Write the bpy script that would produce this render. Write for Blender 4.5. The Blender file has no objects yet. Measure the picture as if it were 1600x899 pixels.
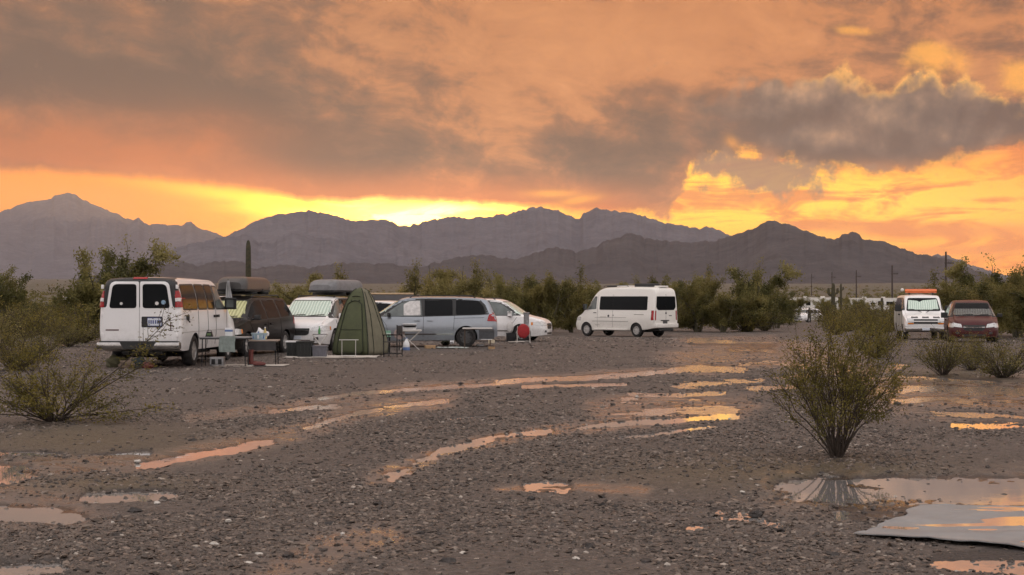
import bpy, bmesh, math, random
import numpy as np
from mathutils import Vector, Matrix
from mathutils.bvhtree import BVHTree
from mathutils.geometry import delaunay_2d_cdt

scene = bpy.context.scene
COL = scene.collection
PI = math.pi
FPX = 2311.0          # focal length in pixels of the 1600 px wide photograph
HOR = 468.0           # eye-level line in the photograph
CAMZ = 1.65

# ---------------------------------------------------------------- camera
cam_data = bpy.data.cameras.new("camera")
cam_data.sensor_width = 36.0
cam_data.lens = 36.0 * FPX / 1600.0
cam_data.shift_y = (HOR - 449.5) / 1600.0
cam_data.clip_start = 0.1
cam_data.clip_end = 90000.0
cam = bpy.data.objects.new("camera", cam_data)
COL.objects.link(cam)
cam.location = (0, 0, CAMZ)
cam.rotation_euler = (PI / 2, 0, 0)
scene.camera = cam

scene.view_settings.view_transform = 'Standard'
scene.view_settings.look = 'None'
scene.view_settings.exposure = 0.0
scene.view_settings.gamma = 1.0
scene.view_settings.use_curve_mapping = False
scene.render.film_transparent = False
cy = scene.cycles
cy.use_denoising = True
try:
    cy.denoiser = 'OPENIMAGEDENOISE'
    cy.denoising_input_passes = 'RGB_ALBEDO_NORMAL'
    cy.denoising_prefilter = 'ACCURATE'
except Exception:
    pass
cy.use_adaptive_sampling = True
cy.adaptive_threshold = 0.03
cy.adaptive_min_samples = 12
cy.max_bounces = 6
cy.diffuse_bounces = 2
cy.glossy_bounces = 3
cy.transmission_bounces = 2
cy.volume_bounces = 1
cy.transparent_max_bounces = 8
cy.sample_clamp_indirect = 6.0
cy.caustics_reflective = False
cy.caustics_refractive = False

def lin(c):
    c = c / 255.0
    return c / 12.92 if c <= 0.04045 else ((c + 0.055) / 1.055) ** 2.4
def rgb(r, g, b):
    return (lin(r), lin(g), lin(b), 1.0)

# ---------------------------------------------------------------- sun (already behind the ridge; only its last warm light)
SUN_AZ = math.atan((640 - 800) / FPX)
SUN_EL = math.radians(2.4)
sun_data = bpy.data.lights.new("sun", 'SUN')
sun_data.energy = 1.3
sun_data.angle = math.radians(0.8)
sun_data.color = (1.0, 0.62, 0.30)
sun = bpy.data.objects.new("sun", sun_data)
COL.objects.link(sun)
sd = Vector((math.sin(SUN_AZ) * math.cos(SUN_EL), math.cos(SUN_AZ) * math.cos(SUN_EL), math.sin(SUN_EL)))
sun.rotation_euler = sd.to_track_quat('Z', 'Y').to_euler()
sun.location = (0, 0, 400)

# ---------------------------------------------------------------- world: sunset sky with clouds
world = bpy.data.worlds.new("World")
scene.world = world
world.use_nodes = True
NT = world.node_tree
NT.nodes.clear()

class E:
    """tiny expression -> shader node compiler"""
    def __init__(s, sock): s.s = sock
    def __add__(a, b): return mth('ADD', a, b)
    __radd__ = __add__
    def __sub__(a, b): return mth('SUBTRACT', a, b)
    def __rsub__(a, b): return mth('SUBTRACT', b, a)
    def __mul__(a, b): return mth('MULTIPLY', a, b)
    __rmul__ = __mul__
    def __truediv__(a, b): return mth('DIVIDE', a, b)
    def __neg__(a): return mth('MULTIPLY', a, -1.0)
def put(sock, v):
    if isinstance(v, E): NT.links.new(v.s, sock)
    else: sock.default_value = v
def mth(op, *args):
    n = NT.nodes.new('ShaderNodeMath'); n.operation = op
    for i, a in enumerate(args): put(n.inputs[i], a)
    return E(n.outputs[0])
def sstep(a, b, x):
    n = NT.nodes.new('ShaderNodeMapRange'); n.interpolation_type = 'SMOOTHSTEP'
    put(n.inputs['Value'], x); put(n.inputs['From Min'], a); put(n.inputs['From Max'], b)
    return E(n.outputs[0])
def lstep(a, b, x):
    n = NT.nodes.new('ShaderNodeMapRange'); n.interpolation_type = 'LINEAR'
    put(n.inputs['Value'], x); put(n.inputs['From Min'], a); put(n.inputs['From Max'], b)
    return E(n.outputs[0])
def mixc(f, a, b):
    n = NT.nodes.new('ShaderNodeMix'); n.data_type = 'RGBA'; n.blend_type = 'MIX'
    put(n.inputs[0], f); put(n.inputs[6], a); put(n.inputs[7], b)
    return E(n.outputs[2])
def addc(f, a, b):
    n = NT.nodes.new('ShaderNodeMix'); n.data_type = 'RGBA'; n.blend_type = 'ADD'
    put(n.inputs[0], f); put(n.inputs[6], a); put(n.inputs[7], b)
    return E(n.outputs[2])
def mulc(a, b):
    n = NT.nodes.new('ShaderNodeMix'); n.data_type = 'RGBA'; n.blend_type = 'MULTIPLY'
    put(n.inputs[0], 1.0); put(n.inputs[6], a); put(n.inputs[7], b)
    return E(n.outputs[2])
def gam(a, g):
    n = NT.nodes.new('ShaderNodeGamma'); put(n.inputs[0], a); n.inputs[1].default_value = g
    return E(n.outputs[0])
def grey(v):
    n = NT.nodes.new('ShaderNodeCombineColor')
    for i in range(3): put(n.inputs[i], v)
    return E(n.outputs[0])
def vec(x, y, z):
    n = NT.nodes.new('ShaderNodeCombineXYZ')
    put(n.inputs[0], x); put(n.inputs[1], y); put(n.inputs[2], z)
    return E(n.outputs[0])
def noise(v, scale, detail=5.0, rough=0.55, dist=0.0, dim='2D'):
    n = NT.nodes.new('ShaderNodeTexNoise'); n.noise_dimensions = dim
    put(n.inputs['Vector'], v); n.inputs['Scale'].default_value = scale
    n.inputs['Detail'].default_value = detail; n.inputs['Roughness'].default_value = rough
    n.inputs['Distortion'].default_value = dist
    return E(n.outputs['Fac']), E(n.outputs['Color'])
def ramp(x, stops):
    n = NT.nodes.new('ShaderNodeValToRGB'); cr = n.color_ramp
    cr.interpolation = 'LINEAR'
    while len(cr.elements) < len(stops): cr.elements.new(0.5)
    for e, (p, c) in zip(cr.elements, stops): e.position = p; e.color = c
    put(n.inputs[0], x)
    return E(n.outputs[0])
def fcurve(x, pts, x0, x1, y0, y1):
    """free 1-D function through pts, on x in [x0,x1]"""
    n = NT.nodes.new('ShaderNodeFloatCurve')
    c = n.mapping.curves[0]
    n.mapping.use_clip = False
    P = sorted(((p - x0) / (x1 - x0), (q - y0) / (y1 - y0)) for p, q in pts)
    while len(c.points) < len(P): c.points.new(0.5, 0.5)
    for k, (a, b) in enumerate(P):
        c.points[k].location = (a, b)
        c.points[k].handle_type = 'AUTO_CLAMPED'
    n.mapping.update()
    put(n.inputs['Value'], mth('MINIMUM', mth('MAXIMUM', (x - x0) / (x1 - x0), 0.0), 1.0))
    return E(n.outputs[0]) * (y1 - y0) + y0
def UV(px, py):
    u = math.atan((px - 800) / FPX) * 23.11
    v = math.atan((HOR - py) / math.hypot(FPX, px - 800)) * 23.11
    return u, v

tc = NT.nodes.new('ShaderNodeTexCoord')
DIR = E(tc.outputs['Generated'])
sep = NT.nodes.new('ShaderNodeSeparateXYZ'); NT.links.new(DIR.s, sep.inputs[0])
dx, dy, dz = E(sep.outputs[0]), E(sep.outputs[1]), E(sep.outputs[2])
U = mth('ARCTAN2', dx, dy) * 23.11                      # azimuth and elevation in units of 0.0433 rad
V = mth('ARCSINE', mth('MINIMUM', mth('MAXIMUM', dz, -1.0), 1.0)) * 23.11

UVV = vec(U, V, 0.0)
def gauss(px, py, sx, sy, rot=0.0):
    u0, v0 = UV(px, py)
    if rot:
        n = NT.nodes.new('ShaderNodeMapping'); n.vector_type = 'TEXTURE'
        n.inputs['Location'].default_value = (u0, v0, 0); n.inputs['Rotation'].default_value = (0, 0, rot)
        n.inputs['Scale'].default_value = (sx / 100.0, sy / 100.0, 1)
        put(n.inputs['Vector'], UVV); q = E(n.outputs[0])
    else:
        n = NT.nodes.new('ShaderNodeVectorMath'); n.operation = 'MULTIPLY_ADD'
        put(n.inputs[0], UVV); n.inputs[1].default_value = (100.0 / sx, 100.0 / sy, 0)
        n.inputs[2].default_value = (-u0 * 100.0 / sx, -v0 * 100.0 / sy, 0); q = E(n.outputs[0])
    n = NT.nodes.new('ShaderNodeVectorMath'); n.operation = 'DOT_PRODUCT'
    put(n.inputs[0], q); put(n.inputs[1], q)
    return mth('POWER', math.exp(-0.5), E(n.outputs['Value']))

P3 = UVV
PS = vec(U, V * 2.6, 0.0)             # flattened: streaky layers
wv, wc = noise(P3, 0.55, 2.0, 0.5)                       # warp
def warped(base, amt):
    n = NT.nodes.new('ShaderNodeVectorMath'); n.operation = 'MULTIPLY_ADD'
    put(n.inputs[0], wc); n.inputs[1].default_value = (amt,) * 3; put(n.inputs[2], base)
    return E(n.outputs[0])
PW = warped(vec(U * 0.8 - V * 0.25, V * 1.55 + U * 0.22, 0.0), 0.8)     # clouds drawn out along a falling slant
n_big, _ = noise(PW, 0.42, 2.0, 0.5)
n_mid, _ = noise(PW, 1.1, 5.0, 0.60)
n_fine, _ = noise(P3, 2.6, 4.0, 0.6)
n_bil, _ = noise(P3, 1.35, 4.0, 0.52)
# the same billows sampled a little nearer the light: gives the clouds their relief
def shifted(base, du, dv):
    n = NT.nodes.new('ShaderNodeVectorMath'); n.operation = 'ADD'
    put(n.inputs[0], base); n.inputs[1].default_value = (du, dv, 0)
    return E(n.outputs[0])
n_bil2, _ = noise(shifted(P3, -0.10, 0.22), 1.35, 4.0, 0.52)
relief = (n_bil - n_bil2) * 3.0
n_mid2, _ = noise(shifted(PW, -0.25, -0.3), 1.1, 5.0, 0.60)
relief_m = (n_mid - n_mid2) * 2.0
n_str, _ = noise(warped(PS, 1.0), 0.75, 4.0, 0.6)
n_str2, _ = noise(vec(U, V * 4.8, 3.0), 0.6, 4.0, 0.62, 0.6)

# --- clear, glowing air behind the clouds
clear = ramp(lstep(0.0, 5.0, V), [
    (0.00, rgb(252, 164, 74)), (0.16, rgb(255, 184, 74)), (0.30, rgb(255, 178, 64)), (0.38, rgb(252, 168, 70)),
    (0.55, rgb(236, 160, 92)), (1.0, rgb(212, 160, 128))])
left_warm = sstep(-2.0, -6.5, U)
clear = mixc(left_warm * 0.75, clear, rgb(248, 158, 62))
right_gold = mth('MINIMUM', gauss(1150, 310, 150, 55) + gauss(1300, 325, 260, 40) * 0.8, 1.0)
clear = mixc(right_gold * 0.9, clear, (1.25, 0.80, 0.07, 1))
bands = sstep(0.43, 0.60, n_str2 * 0.65 + n_str * 0.35)
band_zone = sstep(0.2, 1.6, U) * sstep(2.9, 2.3, V)
clear = mixc(bands * band_zone * 0.9, clear, rgb(216, 128, 66))
b1 = gauss(1480, 362, 190, 9) + gauss(1520, 392, 120, 7) + gauss(1320, 352, 60, 5)
clear = mixc(mth('MINIMUM', b1 * 0.8, 0.85), clear, rgb(224, 142, 84))
# the sun's burning gap over the ridge
core = gauss(640, 337, 92, 16)
core2 = gauss(645, 338, 160, 32)
spark = sstep(0.35, 0.65, n_str2)
clear = addc(mth('MINIMUM', core2 * (0.45 + spark * 0.5), 1.0), clear, (1.25, 0.72, 0.05, 1))
clear = addc(core * (0.5 + spark * 0.9), clear, (4.6, 3.4, 1.3, 1))
streak = gauss(440, 316, 110, 8, -0.12) + gauss(455, 326, 60, 6)
clear = addc(mth('MINIMUM', streak, 1.0) * 1.0, clear, (0.75, 0.6, 0.02, 1))

# --- the wide cloud deck
edge_px = [(-900, 262), (-300, 262), (0, 270), (130, 274), (260, 282), (360, 293), (430, 304), (480, 316), (540, 319), (640, 317),
           (720, 320), (790, 324), (850, 329), (930, 336), (1000, 338), (1045, 334), (1062, 300), (1080, 262), (1120, 246),
           (1180, 243), (1240, 258), (1300, 268), (1380, 268), (1440, 262), (1520, 246), (1600, 232), (1900, 225), (2600, 240)]
EU = []
for a, b in edge_px:
    u, v = UV(a, b); EU.append((u, v))
vedge = fcurve(U, EU, -16, 18, 0.0, 5.0)
rag = (n_fine - 0.5) * 0.30 + (n_mid - 0.5) * 0.30
right_rag = sstep(1.4, 2.8, U)
rag = rag * (0.45 + right_rag * 1.5)
deck = sstep(-0.05, 0.13, V - vedge + rag)
# tone of the deck: 0 dark grey-brown ... 1 pale tan
calm = 1.0 - gauss(1010, 50, 210, 75) * 0.75
tone = 0.545 + ((n_big - 0.5) * 0.40 + (n_mid - 0.5) * 0.50 + relief_m * 0.34 + (n_fine - 0.5) * 0.14) * calm
for (px, py, sx, sy, rot, amp) in [
    (120, 40, 320, 70, 0, -0.16), (60, 125, 220, 42, 0, -0.32), (250, 150, 190, 35, -0.25, -0.34), (430, 190, 130, 45, -0.45, -0.30),
    (420, 262, 110, 28, -0.15, -0.33), (640, 190, 190, 60, 0, -0.14), (570, 250, 140, 35, 0, -0.08), (510, 70, 120, 70, -0.6, 0.10),
    (640, 60, 150, 40, 0, 0.06), (840, 200, 60, 60, 0, 0.10), (960, 90, 200, 70, 0, 0.22), (920, 235, 60, 30, 0, -0.16),
    (990, 270, 60, 30, 0, -0.22), (1010, 200, 110, 40, 0, -0.10), (1240, 20, 260, 30, 0, 0.08), (760, 285, 120, 22, 0, -0.10),
    (1560, 40, 120, 40, 0, -0.12), (1150, 200, 160, 50, 0, -0.18)]:
    tone = tone + gauss(px, py, sx, sy, rot) * amp
deckc = ramp(tone, [(0.0, rgb(92, 80, 75)), (0.22, rgb(117, 95, 83)), (0.42, rgb(154, 113, 88)), (0.62, rgb(200, 141, 98)),
                    (0.85, rgb(216, 155, 108)), (1.0, rgb(232, 176, 130))])
veil = gauss(130, 222, 190, 36) * 0.80 + gauss(40, 245, 120, 26) * 0.4 + gauss(330, 215, 60, 30) * 0.25
deckc = mixc(mth('MINIMUM', veil * (0.55 + n_mid * 0.9), 0.92), deckc, rgb(204, 122, 70))
under = sstep(0.75, 0.0, V - vedge) * sstep(-8.5, -3.0, U) * sstep(3.2, 1.2, U)
deckc = mixc(under * 0.80, deckc, rgb(244, 142, 70))
wisp = gauss(860, 303, 26, 4) + gauss(905, 313, 22, 4, 0.15) + gauss(1145, 221, 9, 6, -0.7)
deckc = mixc(mth('MINIMUM', wisp * (0.4 + n_fine * 1.4), 1.0), deckc, rgb(255, 178, 74))
left_grey = gauss(0, 20, 420, 130) * 0.5
deckc = mixc(left_grey, deckc, rgb(136, 116, 104))
# gold breaks in the upper right
gold = gauss(1332, 48, 30, 7, -0.12) * 1.0 + gauss(1445, 80, 34, 13) * 0.85 + gauss(1600, 122, 22, 20) * 1.2 + gauss(1480, 110, 50, 20) * 0.6
gold = sstep(0.25, 1.05, gold + (n_fine - 0.5) * 0.8 + (n_mid - 0.5) * 0.4)
deckc = mixc(gold * 0.82, deckc, rgb(255, 188, 92))
clear = mulc(clear, (1.32, 1.10, 0.74, 1))
deckc = mulc(gam(deckc, 1.16), (1.12, 1.05, 0.97, 1))
sky = mixc(deck, clear, deckc)

# --- the cumulus bank on the right
top_px = [(1000, 300), (1030, 215), (1045, 160), (1075, 142), (1110, 138), (1150, 128), (1190, 116), (1215, 108), (1245, 114), (1268, 124),
          (1290, 112), (1318, 104), (1342, 120), (1360, 134), (1390, 122), (1420, 112), (1450, 104), (1480, 118), (1510, 116),
          (1540, 128), (1570, 140), (1600, 150), (1700, 150), (2000, 190)]
bot_px = [(1000, 290), (1060, 262), (1120, 240), (1180, 240), (1240, 258), (1300, 268), (1400, 268), (1470, 258), (1540, 242), (1600, 230), (2000, 215)]
vtop = fcurve(U, [UV(a, b) for a, b in top_px], -2, 12, 0.0, 5.0)
vbot = fcurve(U, [UV(a, b) for a, b in bot_px], -2, 12, 0.0, 5.0)
n_puff, _ = noise(P3, 3.4, 3.0, 0.5)
vor = NT.nodes.new('ShaderNodeTexVoronoi'); vor.feature = 'F1'; vor.voronoi_dimensions = '2D'; put(vor.inputs['Vector'], warped(P3, 0.7))
vor.inputs['Scale'].default_value = 2.6
puff = E(vor.outputs['Distance'])
htop = vtop - V + (0.42 - puff) * 0.26 + (n_puff - 0.5) * 0.34 + (n_fine - 0.5) * 0.34
hbot = V - vbot + (n_mid - 0.5) * 0.35
soft_l = sstep(2.0, 3.6, U)
cum = sstep(0.0, 0.20, htop) * sstep(-0.10, 0.30, hbot) * sstep(2.1, 4.0, U) * sstep(30.0, 12.0, U)
ct = 0.66 + relief * 0.42 + (n_bil - 0.5) * 0.75 + (puff - 0.4) * -0.25 - sstep(1.3, 0.0, V - vbot) * 0.55
ct = ct - soft_l * 0.04
cumc = ramp(ct, [(0.0, rgb(98, 88, 85)), (0.3, rgb(116, 103, 97)), (0.55, rgb(138, 119, 107)), (0.8, rgb(170, 141, 120)), (1.0, rgb(200, 160, 128))])
rim = sstep(0.34, 0.05, htop) * (gauss(1440, 105, 75, 35) * 1.2 + gauss(1310, 108, 40, 16) * 0.5 + gauss(1600, 140, 50, 30) * 0.8) * sstep(0.30, 0.55, n_fine) * 1.4
cumc = mixc(mth('MINIMUM', rim, 0.95), cumc, rgb(255, 196, 110))
cumc = mulc(gam(cumc, 1.18), (1.08, 1.06, 1.04, 1))
sky = mixc(cum * 0.94, sky, cumc)
# ragged grey lumps under the bank
lump = gauss(1215, 283, 60, 20, -0.2) + gauss(1130, 255, 60, 14) * 0.7 + gauss(1105, 296, 14, 6) * 0.5 + gauss(1270, 262, 100, 10) * 0.6
lump = sstep(0.35, 1.0, lump + (n_fine - 0.5) * 1.6 + (n_puff - 0.5) * 0.9)
sky = mixc(lump * 0.9, sky, rgb(158, 122, 98))

# --- the rest of the dome: paler, more neutral overcast away from the sunset
away = sstep(0.93, -0.3, dy * math.cos(SUN_AZ) + dx * math.sin(SUN_AZ))
high = sstep(4.5, 18.0, V)
dome = mixc(away, (0.72, 0.54, 0.44, 1), (1.27, 1.20, 1.20, 1))
n_dome, _ = noise(vec(dx * 3, dy * 3, dz * 3), 1.0, 3.0, 0.55, 0.0, '3D')
dome = mulc(dome, grey(0.78 + n_dome * 0.44))
mixer = mth('MAXIMUM', high, sstep(9.5, 16.0, mth('ABSOLUTE', U)) * 0.85)
sky = mixc(mixer, sky, dome)

nish = NT.nodes.new('ShaderNodeTexSky'); nish.sky_type = 'NISHITA'
nish.sun_disc = False
nish.sun_elevation = SUN_EL
nish.sun_rotation = SUN_AZ
nish.altitude = 300; nish.air_density = 1.0; nish.dust_density = 1.0; nish.ozone_density = 1.0
bg1 = NT.nodes.new('ShaderNodeBackground'); bg1.inputs['Strength'].default_value = 1.0
put(bg1.inputs['Color'], sky)
bg2 = NT.nodes.new('ShaderNodeBackground'); bg2.inputs['Strength'].default_value = 0.05
put(bg2.inputs['Color'], mulc(E(nish.outputs[0]), grey(mixer * 0.5)))     # clear air shows only between the high clouds
addsh = NT.nodes.new('ShaderNodeAddShader')
NT.links.new(bg1.outputs[0], addsh.inputs[0]); NT.links.new(bg2.outputs[0], addsh.inputs[1])
wout = NT.nodes.new('ShaderNodeOutputWorld')
NT.links.new(addsh.outputs[0], wout.inputs['Surface'])
world.cycles.sampling_method = 'MANUAL'
world.cycles.sample_map_resolution = 1024

# ================================================================ helpers
rng = np.random.default_rng(7)
random.seed(11)

def smooth01(a, b, x):
    t = np.clip((x - a) / (b - a), 0, 1)
    return t * t * (3 - 2 * t)
def _hash(ix, iy, seed):
    h = (ix.astype(np.int64) * 374761393 + iy.astype(np.int64) * 668265263 + seed * 1274126177) & 0xFFFFFFFF
    h = ((h ^ (h >> 13)) * 1274126177) & 0xFFFFFFFF
    h = h ^ (h >> 16)
    return (h & 0xFFFF) / 65535.0
def vnoise(x, y, seed=0):
    ix = np.floor(x); iy = np.floor(y)
    fx = x - ix; fy = y - iy
    fx = fx * fx * (3 - 2 * fx); fy = fy * fy * (3 - 2 * fy)
    a = _hash(ix, iy, seed); b = _hash(ix + 1, iy, seed); c = _hash(ix, iy + 1, seed); d = _hash(ix + 1, iy + 1, seed)
    return (a * (1 - fx) + b * fx) * (1 - fy) + (c * (1 - fx) + d * fx) * fy
def fbm(x, y, octv=4, seed=0, gain=0.5):
    s = 0; a = 1; t = 0
    for k in range(octv):
        s = s + a * vnoise(x * 2 ** k + 17.3 * k, y * 2 ** k - 9.1 * k, seed + k); t += a; a *= gain
    return s / t
def pchip(pts):
    P = sorted(pts)
    X = np.array([p[0] for p in P], float); Y = np.array([p[1] for p in P], float)
    h = np.diff(X); dl = np.diff(Y) / h
    m = np.zeros_like(X)
    for i in range(1, len(X) - 1):
        if dl[i - 1] * dl[i] > 0:
            w1 = 2 * h[i] + h[i - 1]; w2 = h[i] + 2 * h[i - 1]
            m[i] = (w1 + w2) / (w1 / dl[i - 1] + w2 / dl[i])
    m[0] = dl[0]; m[-1] = dl[-1]
    def f(x):
        x = np.clip(np.asarray(x, float), X[0], X[-1])
        i = np.clip(np.searchsorted(X, x) - 1, 0, len(X) - 2)
        t = (x - X[i]) / h[i]
        return ((1 + 2 * t) * (1 - t) ** 2 * Y[i] + t * (1 - t) ** 2 * h[i] * m[i]
                + t * t * (3 - 2 * t) * Y[i + 1] + t * t * (t - 1) * h[i] * m[i + 1])
    return f
ground_z = pchip([(0, 0), (30, 0), (52, 0), (81, -0.38), (178, -1.0), (345, -1.3), (520, -0.6), (800, 2.0), (1500, 9.5), (4000, 44), (9000, 118), (16000, 225), (30000, 420)])
def gz(x, y):
    return float(ground_z(math.hypot(x, y)))
def at(px, d):
    """point on the ground at distance d (along the view axis) under photo column px"""
    x = (px - 800) / FPX * d
    return Vector((x, d, gz(x, d)))
def on_ground(px, py):
    """point on the ground seen at photo pixel (px, py)"""
    d = FPX * CAMZ / (py - HOR)
    for _ in range(12):
        d = FPX * (CAMZ - gz((px - 800) / FPX * d, d)) / (py - HOR)
    return at(px, d)

# ---- materials
MATS = {}
class NB:
    """builder for one material's nodes"""
    def __init__(s, name):
        s.m = bpy.data.materials.new(name); s.m.use_nodes = True
        s.t = s.m.node_tree; s.b = s.t.nodes['Principled BSDF']; s.o = s.t.nodes['Material Output']
    def n(s, typ, **kw):
        x = s.t.nodes.new(typ)
        for k, v in kw.items():
            if k in x.inputs: x.inputs[k].default_value = v
            else: setattr(x, k, v)
        return x
    def l(s, a, b): s.t.links.new(a, b)
    def coords(s, obj=True):
        if not hasattr(s, 'tc'): s.tc = s.n('ShaderNodeTexCoord')
        return s.tc.outputs['Object' if obj else 'Generated']
    def noise(s, scale, detail=4, rough=0.6, dist=0.0, vec=None):
        x = s.n('ShaderNodeTexNoise'); x.inputs['Scale'].default_value = scale; x.inputs['Detail'].default_value = detail
        x.inputs['Roughness'].default_value = rough; x.inputs['Distortion'].default_value = dist
        s.l(vec or s.coords(), x.inputs['Vector']); return x.outputs['Fac']
    def ramp(s, fac, stops):
        x = s.n('ShaderNodeValToRGB'); cr = x.color_ramp
        while len(cr.elements) < len(stops): cr.elements.new(0.5)
        for e, (p, c) in zip(cr.elements, stops): e.position = p; e.color = tuple(c) + ((1,) if len(c) == 3 else ())
        s.l(fac, x.inputs[0]); return x.outputs[0]
    def mix(s, f, a, b, mode='MIX'):
        x = s.n('ShaderNodeMix'); x.data_type = 'RGBA'; x.blend_type = mode
        for i, v in ((0, f), (6, a), (7, b)):
            if hasattr(v, 'is_linked') or isinstance(v, bpy.types.NodeSocket): s.l(v, x.inputs[i])
            else: x.inputs[i].default_value = v if i == 0 else (tuple(v) + ((1,) if len(v) == 3 else ()))
        return x.outputs[2]
    def math(s, op, *a):
        x = s.n('ShaderNodeMath'); x.operation = op
        for i, v in enumerate(a):
            if isinstance(v, bpy.types.NodeSocket): s.l(v, x.inputs[i])
            else: x.inputs[i].default_value = v
        return x.outputs[0]
    def step(s, a, b, v):
        x = s.n('ShaderNodeMapRange'); x.interpolation_type = 'SMOOTHSTEP'
        s.l(v, x.inputs[0]); x.inputs[1].default_value = a; x.inputs[2].default_value = b
        return x.outputs[0]
    def bump(s, h, strength=0.4, dist=0.02):
        x = s.n('ShaderNodeBump'); x.inputs['Strength'].default_value = strength; x.inputs['Distance'].default_value = dist
        s.l(h, x.inputs['Height']); s.l(x.outputs[0], s.b.inputs['Normal'])
    def set(s, **kw):
        for k, v in kw.items():
            k = k.replace('_', ' ')
            i = s.b.inputs[k]
            if isinstance(v, bpy.types.NodeSocket): s.l(v, i)
            else: i.default_value = (tuple(v) + (1,)) if isinstance(v, tuple) and len(v) == 3 else v
def mat(name, col, rough=0.6, metal=0.0, var=0.12, vscale=6.0, bump=0.0, bscale=40.0, coat=0.0, spec=0.5, emit=None):
    if name in MATS: return MATS[name]
    b = NB(name)
    c = tuple(col)
    if var:
        f = b.noise(vscale, 4, 0.6)
        lo = tuple(max(0, x * (1 - var)) for x in c); hi = tuple(min(1, x * (1 + var)) for x in c)
        b.set(Base_Color=b.ramp(f, [(0.3, lo), (0.7, hi)]))
        rr = b.n('ShaderNodeMapRange'); b.l(f, rr.inputs[0]); rr.inputs[3].default_value = max(0.02, rough * 0.85); rr.inputs[4].default_value = min(1, rough * 1.15)
        b.set(Roughness=rr.outputs[0])
    else:
        b.set(Base_Color=c, Roughness=rough)
    b.set(Metallic=metal, Coat_Weight=coat, Coat_Roughness=0.06, Specular_IOR_Level=spec)
    if bump: b.bump(b.noise(bscale, 5, 0.6), bump, 0.01)
    MATS[name] = b.m
    return b.m

def tag(o, label=None, cat=None, group=None, kind=None):
    if label: o['label'] = label
    if cat: o['category'] = cat
    if group: o['group'] = group
    if kind: o['kind'] = kind
    return o
def link(o, parent=None):
    COL.objects.link(o)
    if parent: o.parent = parent
    return o
def empty(name, loc=(0, 0, 0), rz=0.0, parent=None):
    o = bpy.data.objects.new(name, None); o.empty_display_size = 0.2
    o.location = loc; o.rotation_euler = (0, 0, rz)
    return link(o, parent)
def np_mesh(name, V, F, mats=(), smooth=False, attrs=None):
    """mesh from numpy verts (n,3) and faces (m,k) of one size"""
    me = bpy.data.meshes.new(name)
    V = np.ascontiguousarray(V, np.float32); F = np.ascontiguousarray(F, np.int32)
    k = F.shape[1]
    me.vertices.add(len(V)); me.vertices.foreach_set('co', V.ravel())
    me.loops.add(F.size); me.loops.foreach_set('vertex_index', F.ravel())
    me.polygons.add(len(F)); me.polygons.foreach_set('loop_start', np.arange(0, F.size, k, dtype=np.int32))
    me.polygons.foreach_set('use_smooth', np.full(len(F), smooth, dtype=bool))
    for a, (typ, dom, data) in (attrs or {}).items():
        at_ = me.attributes.new(a, typ, dom)
        at_.data.foreach_set('color' if 'COLOR' in typ else 'value', np.ascontiguousarray(data, np.float32).ravel())
    for m in mats: me.materials.append(m)
    me.update(calc_edges=True)
    return me
def obj(name, me, parent=None):
    o = bpy.data.objects.new(name, me)
    return link(o, parent)
def copy_tree(o, parent=None):
    c = o.copy(); COL.objects.link(c); c.parent = parent
    for ch in list(o.children): copy_tree(ch, c)
    return c

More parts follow.
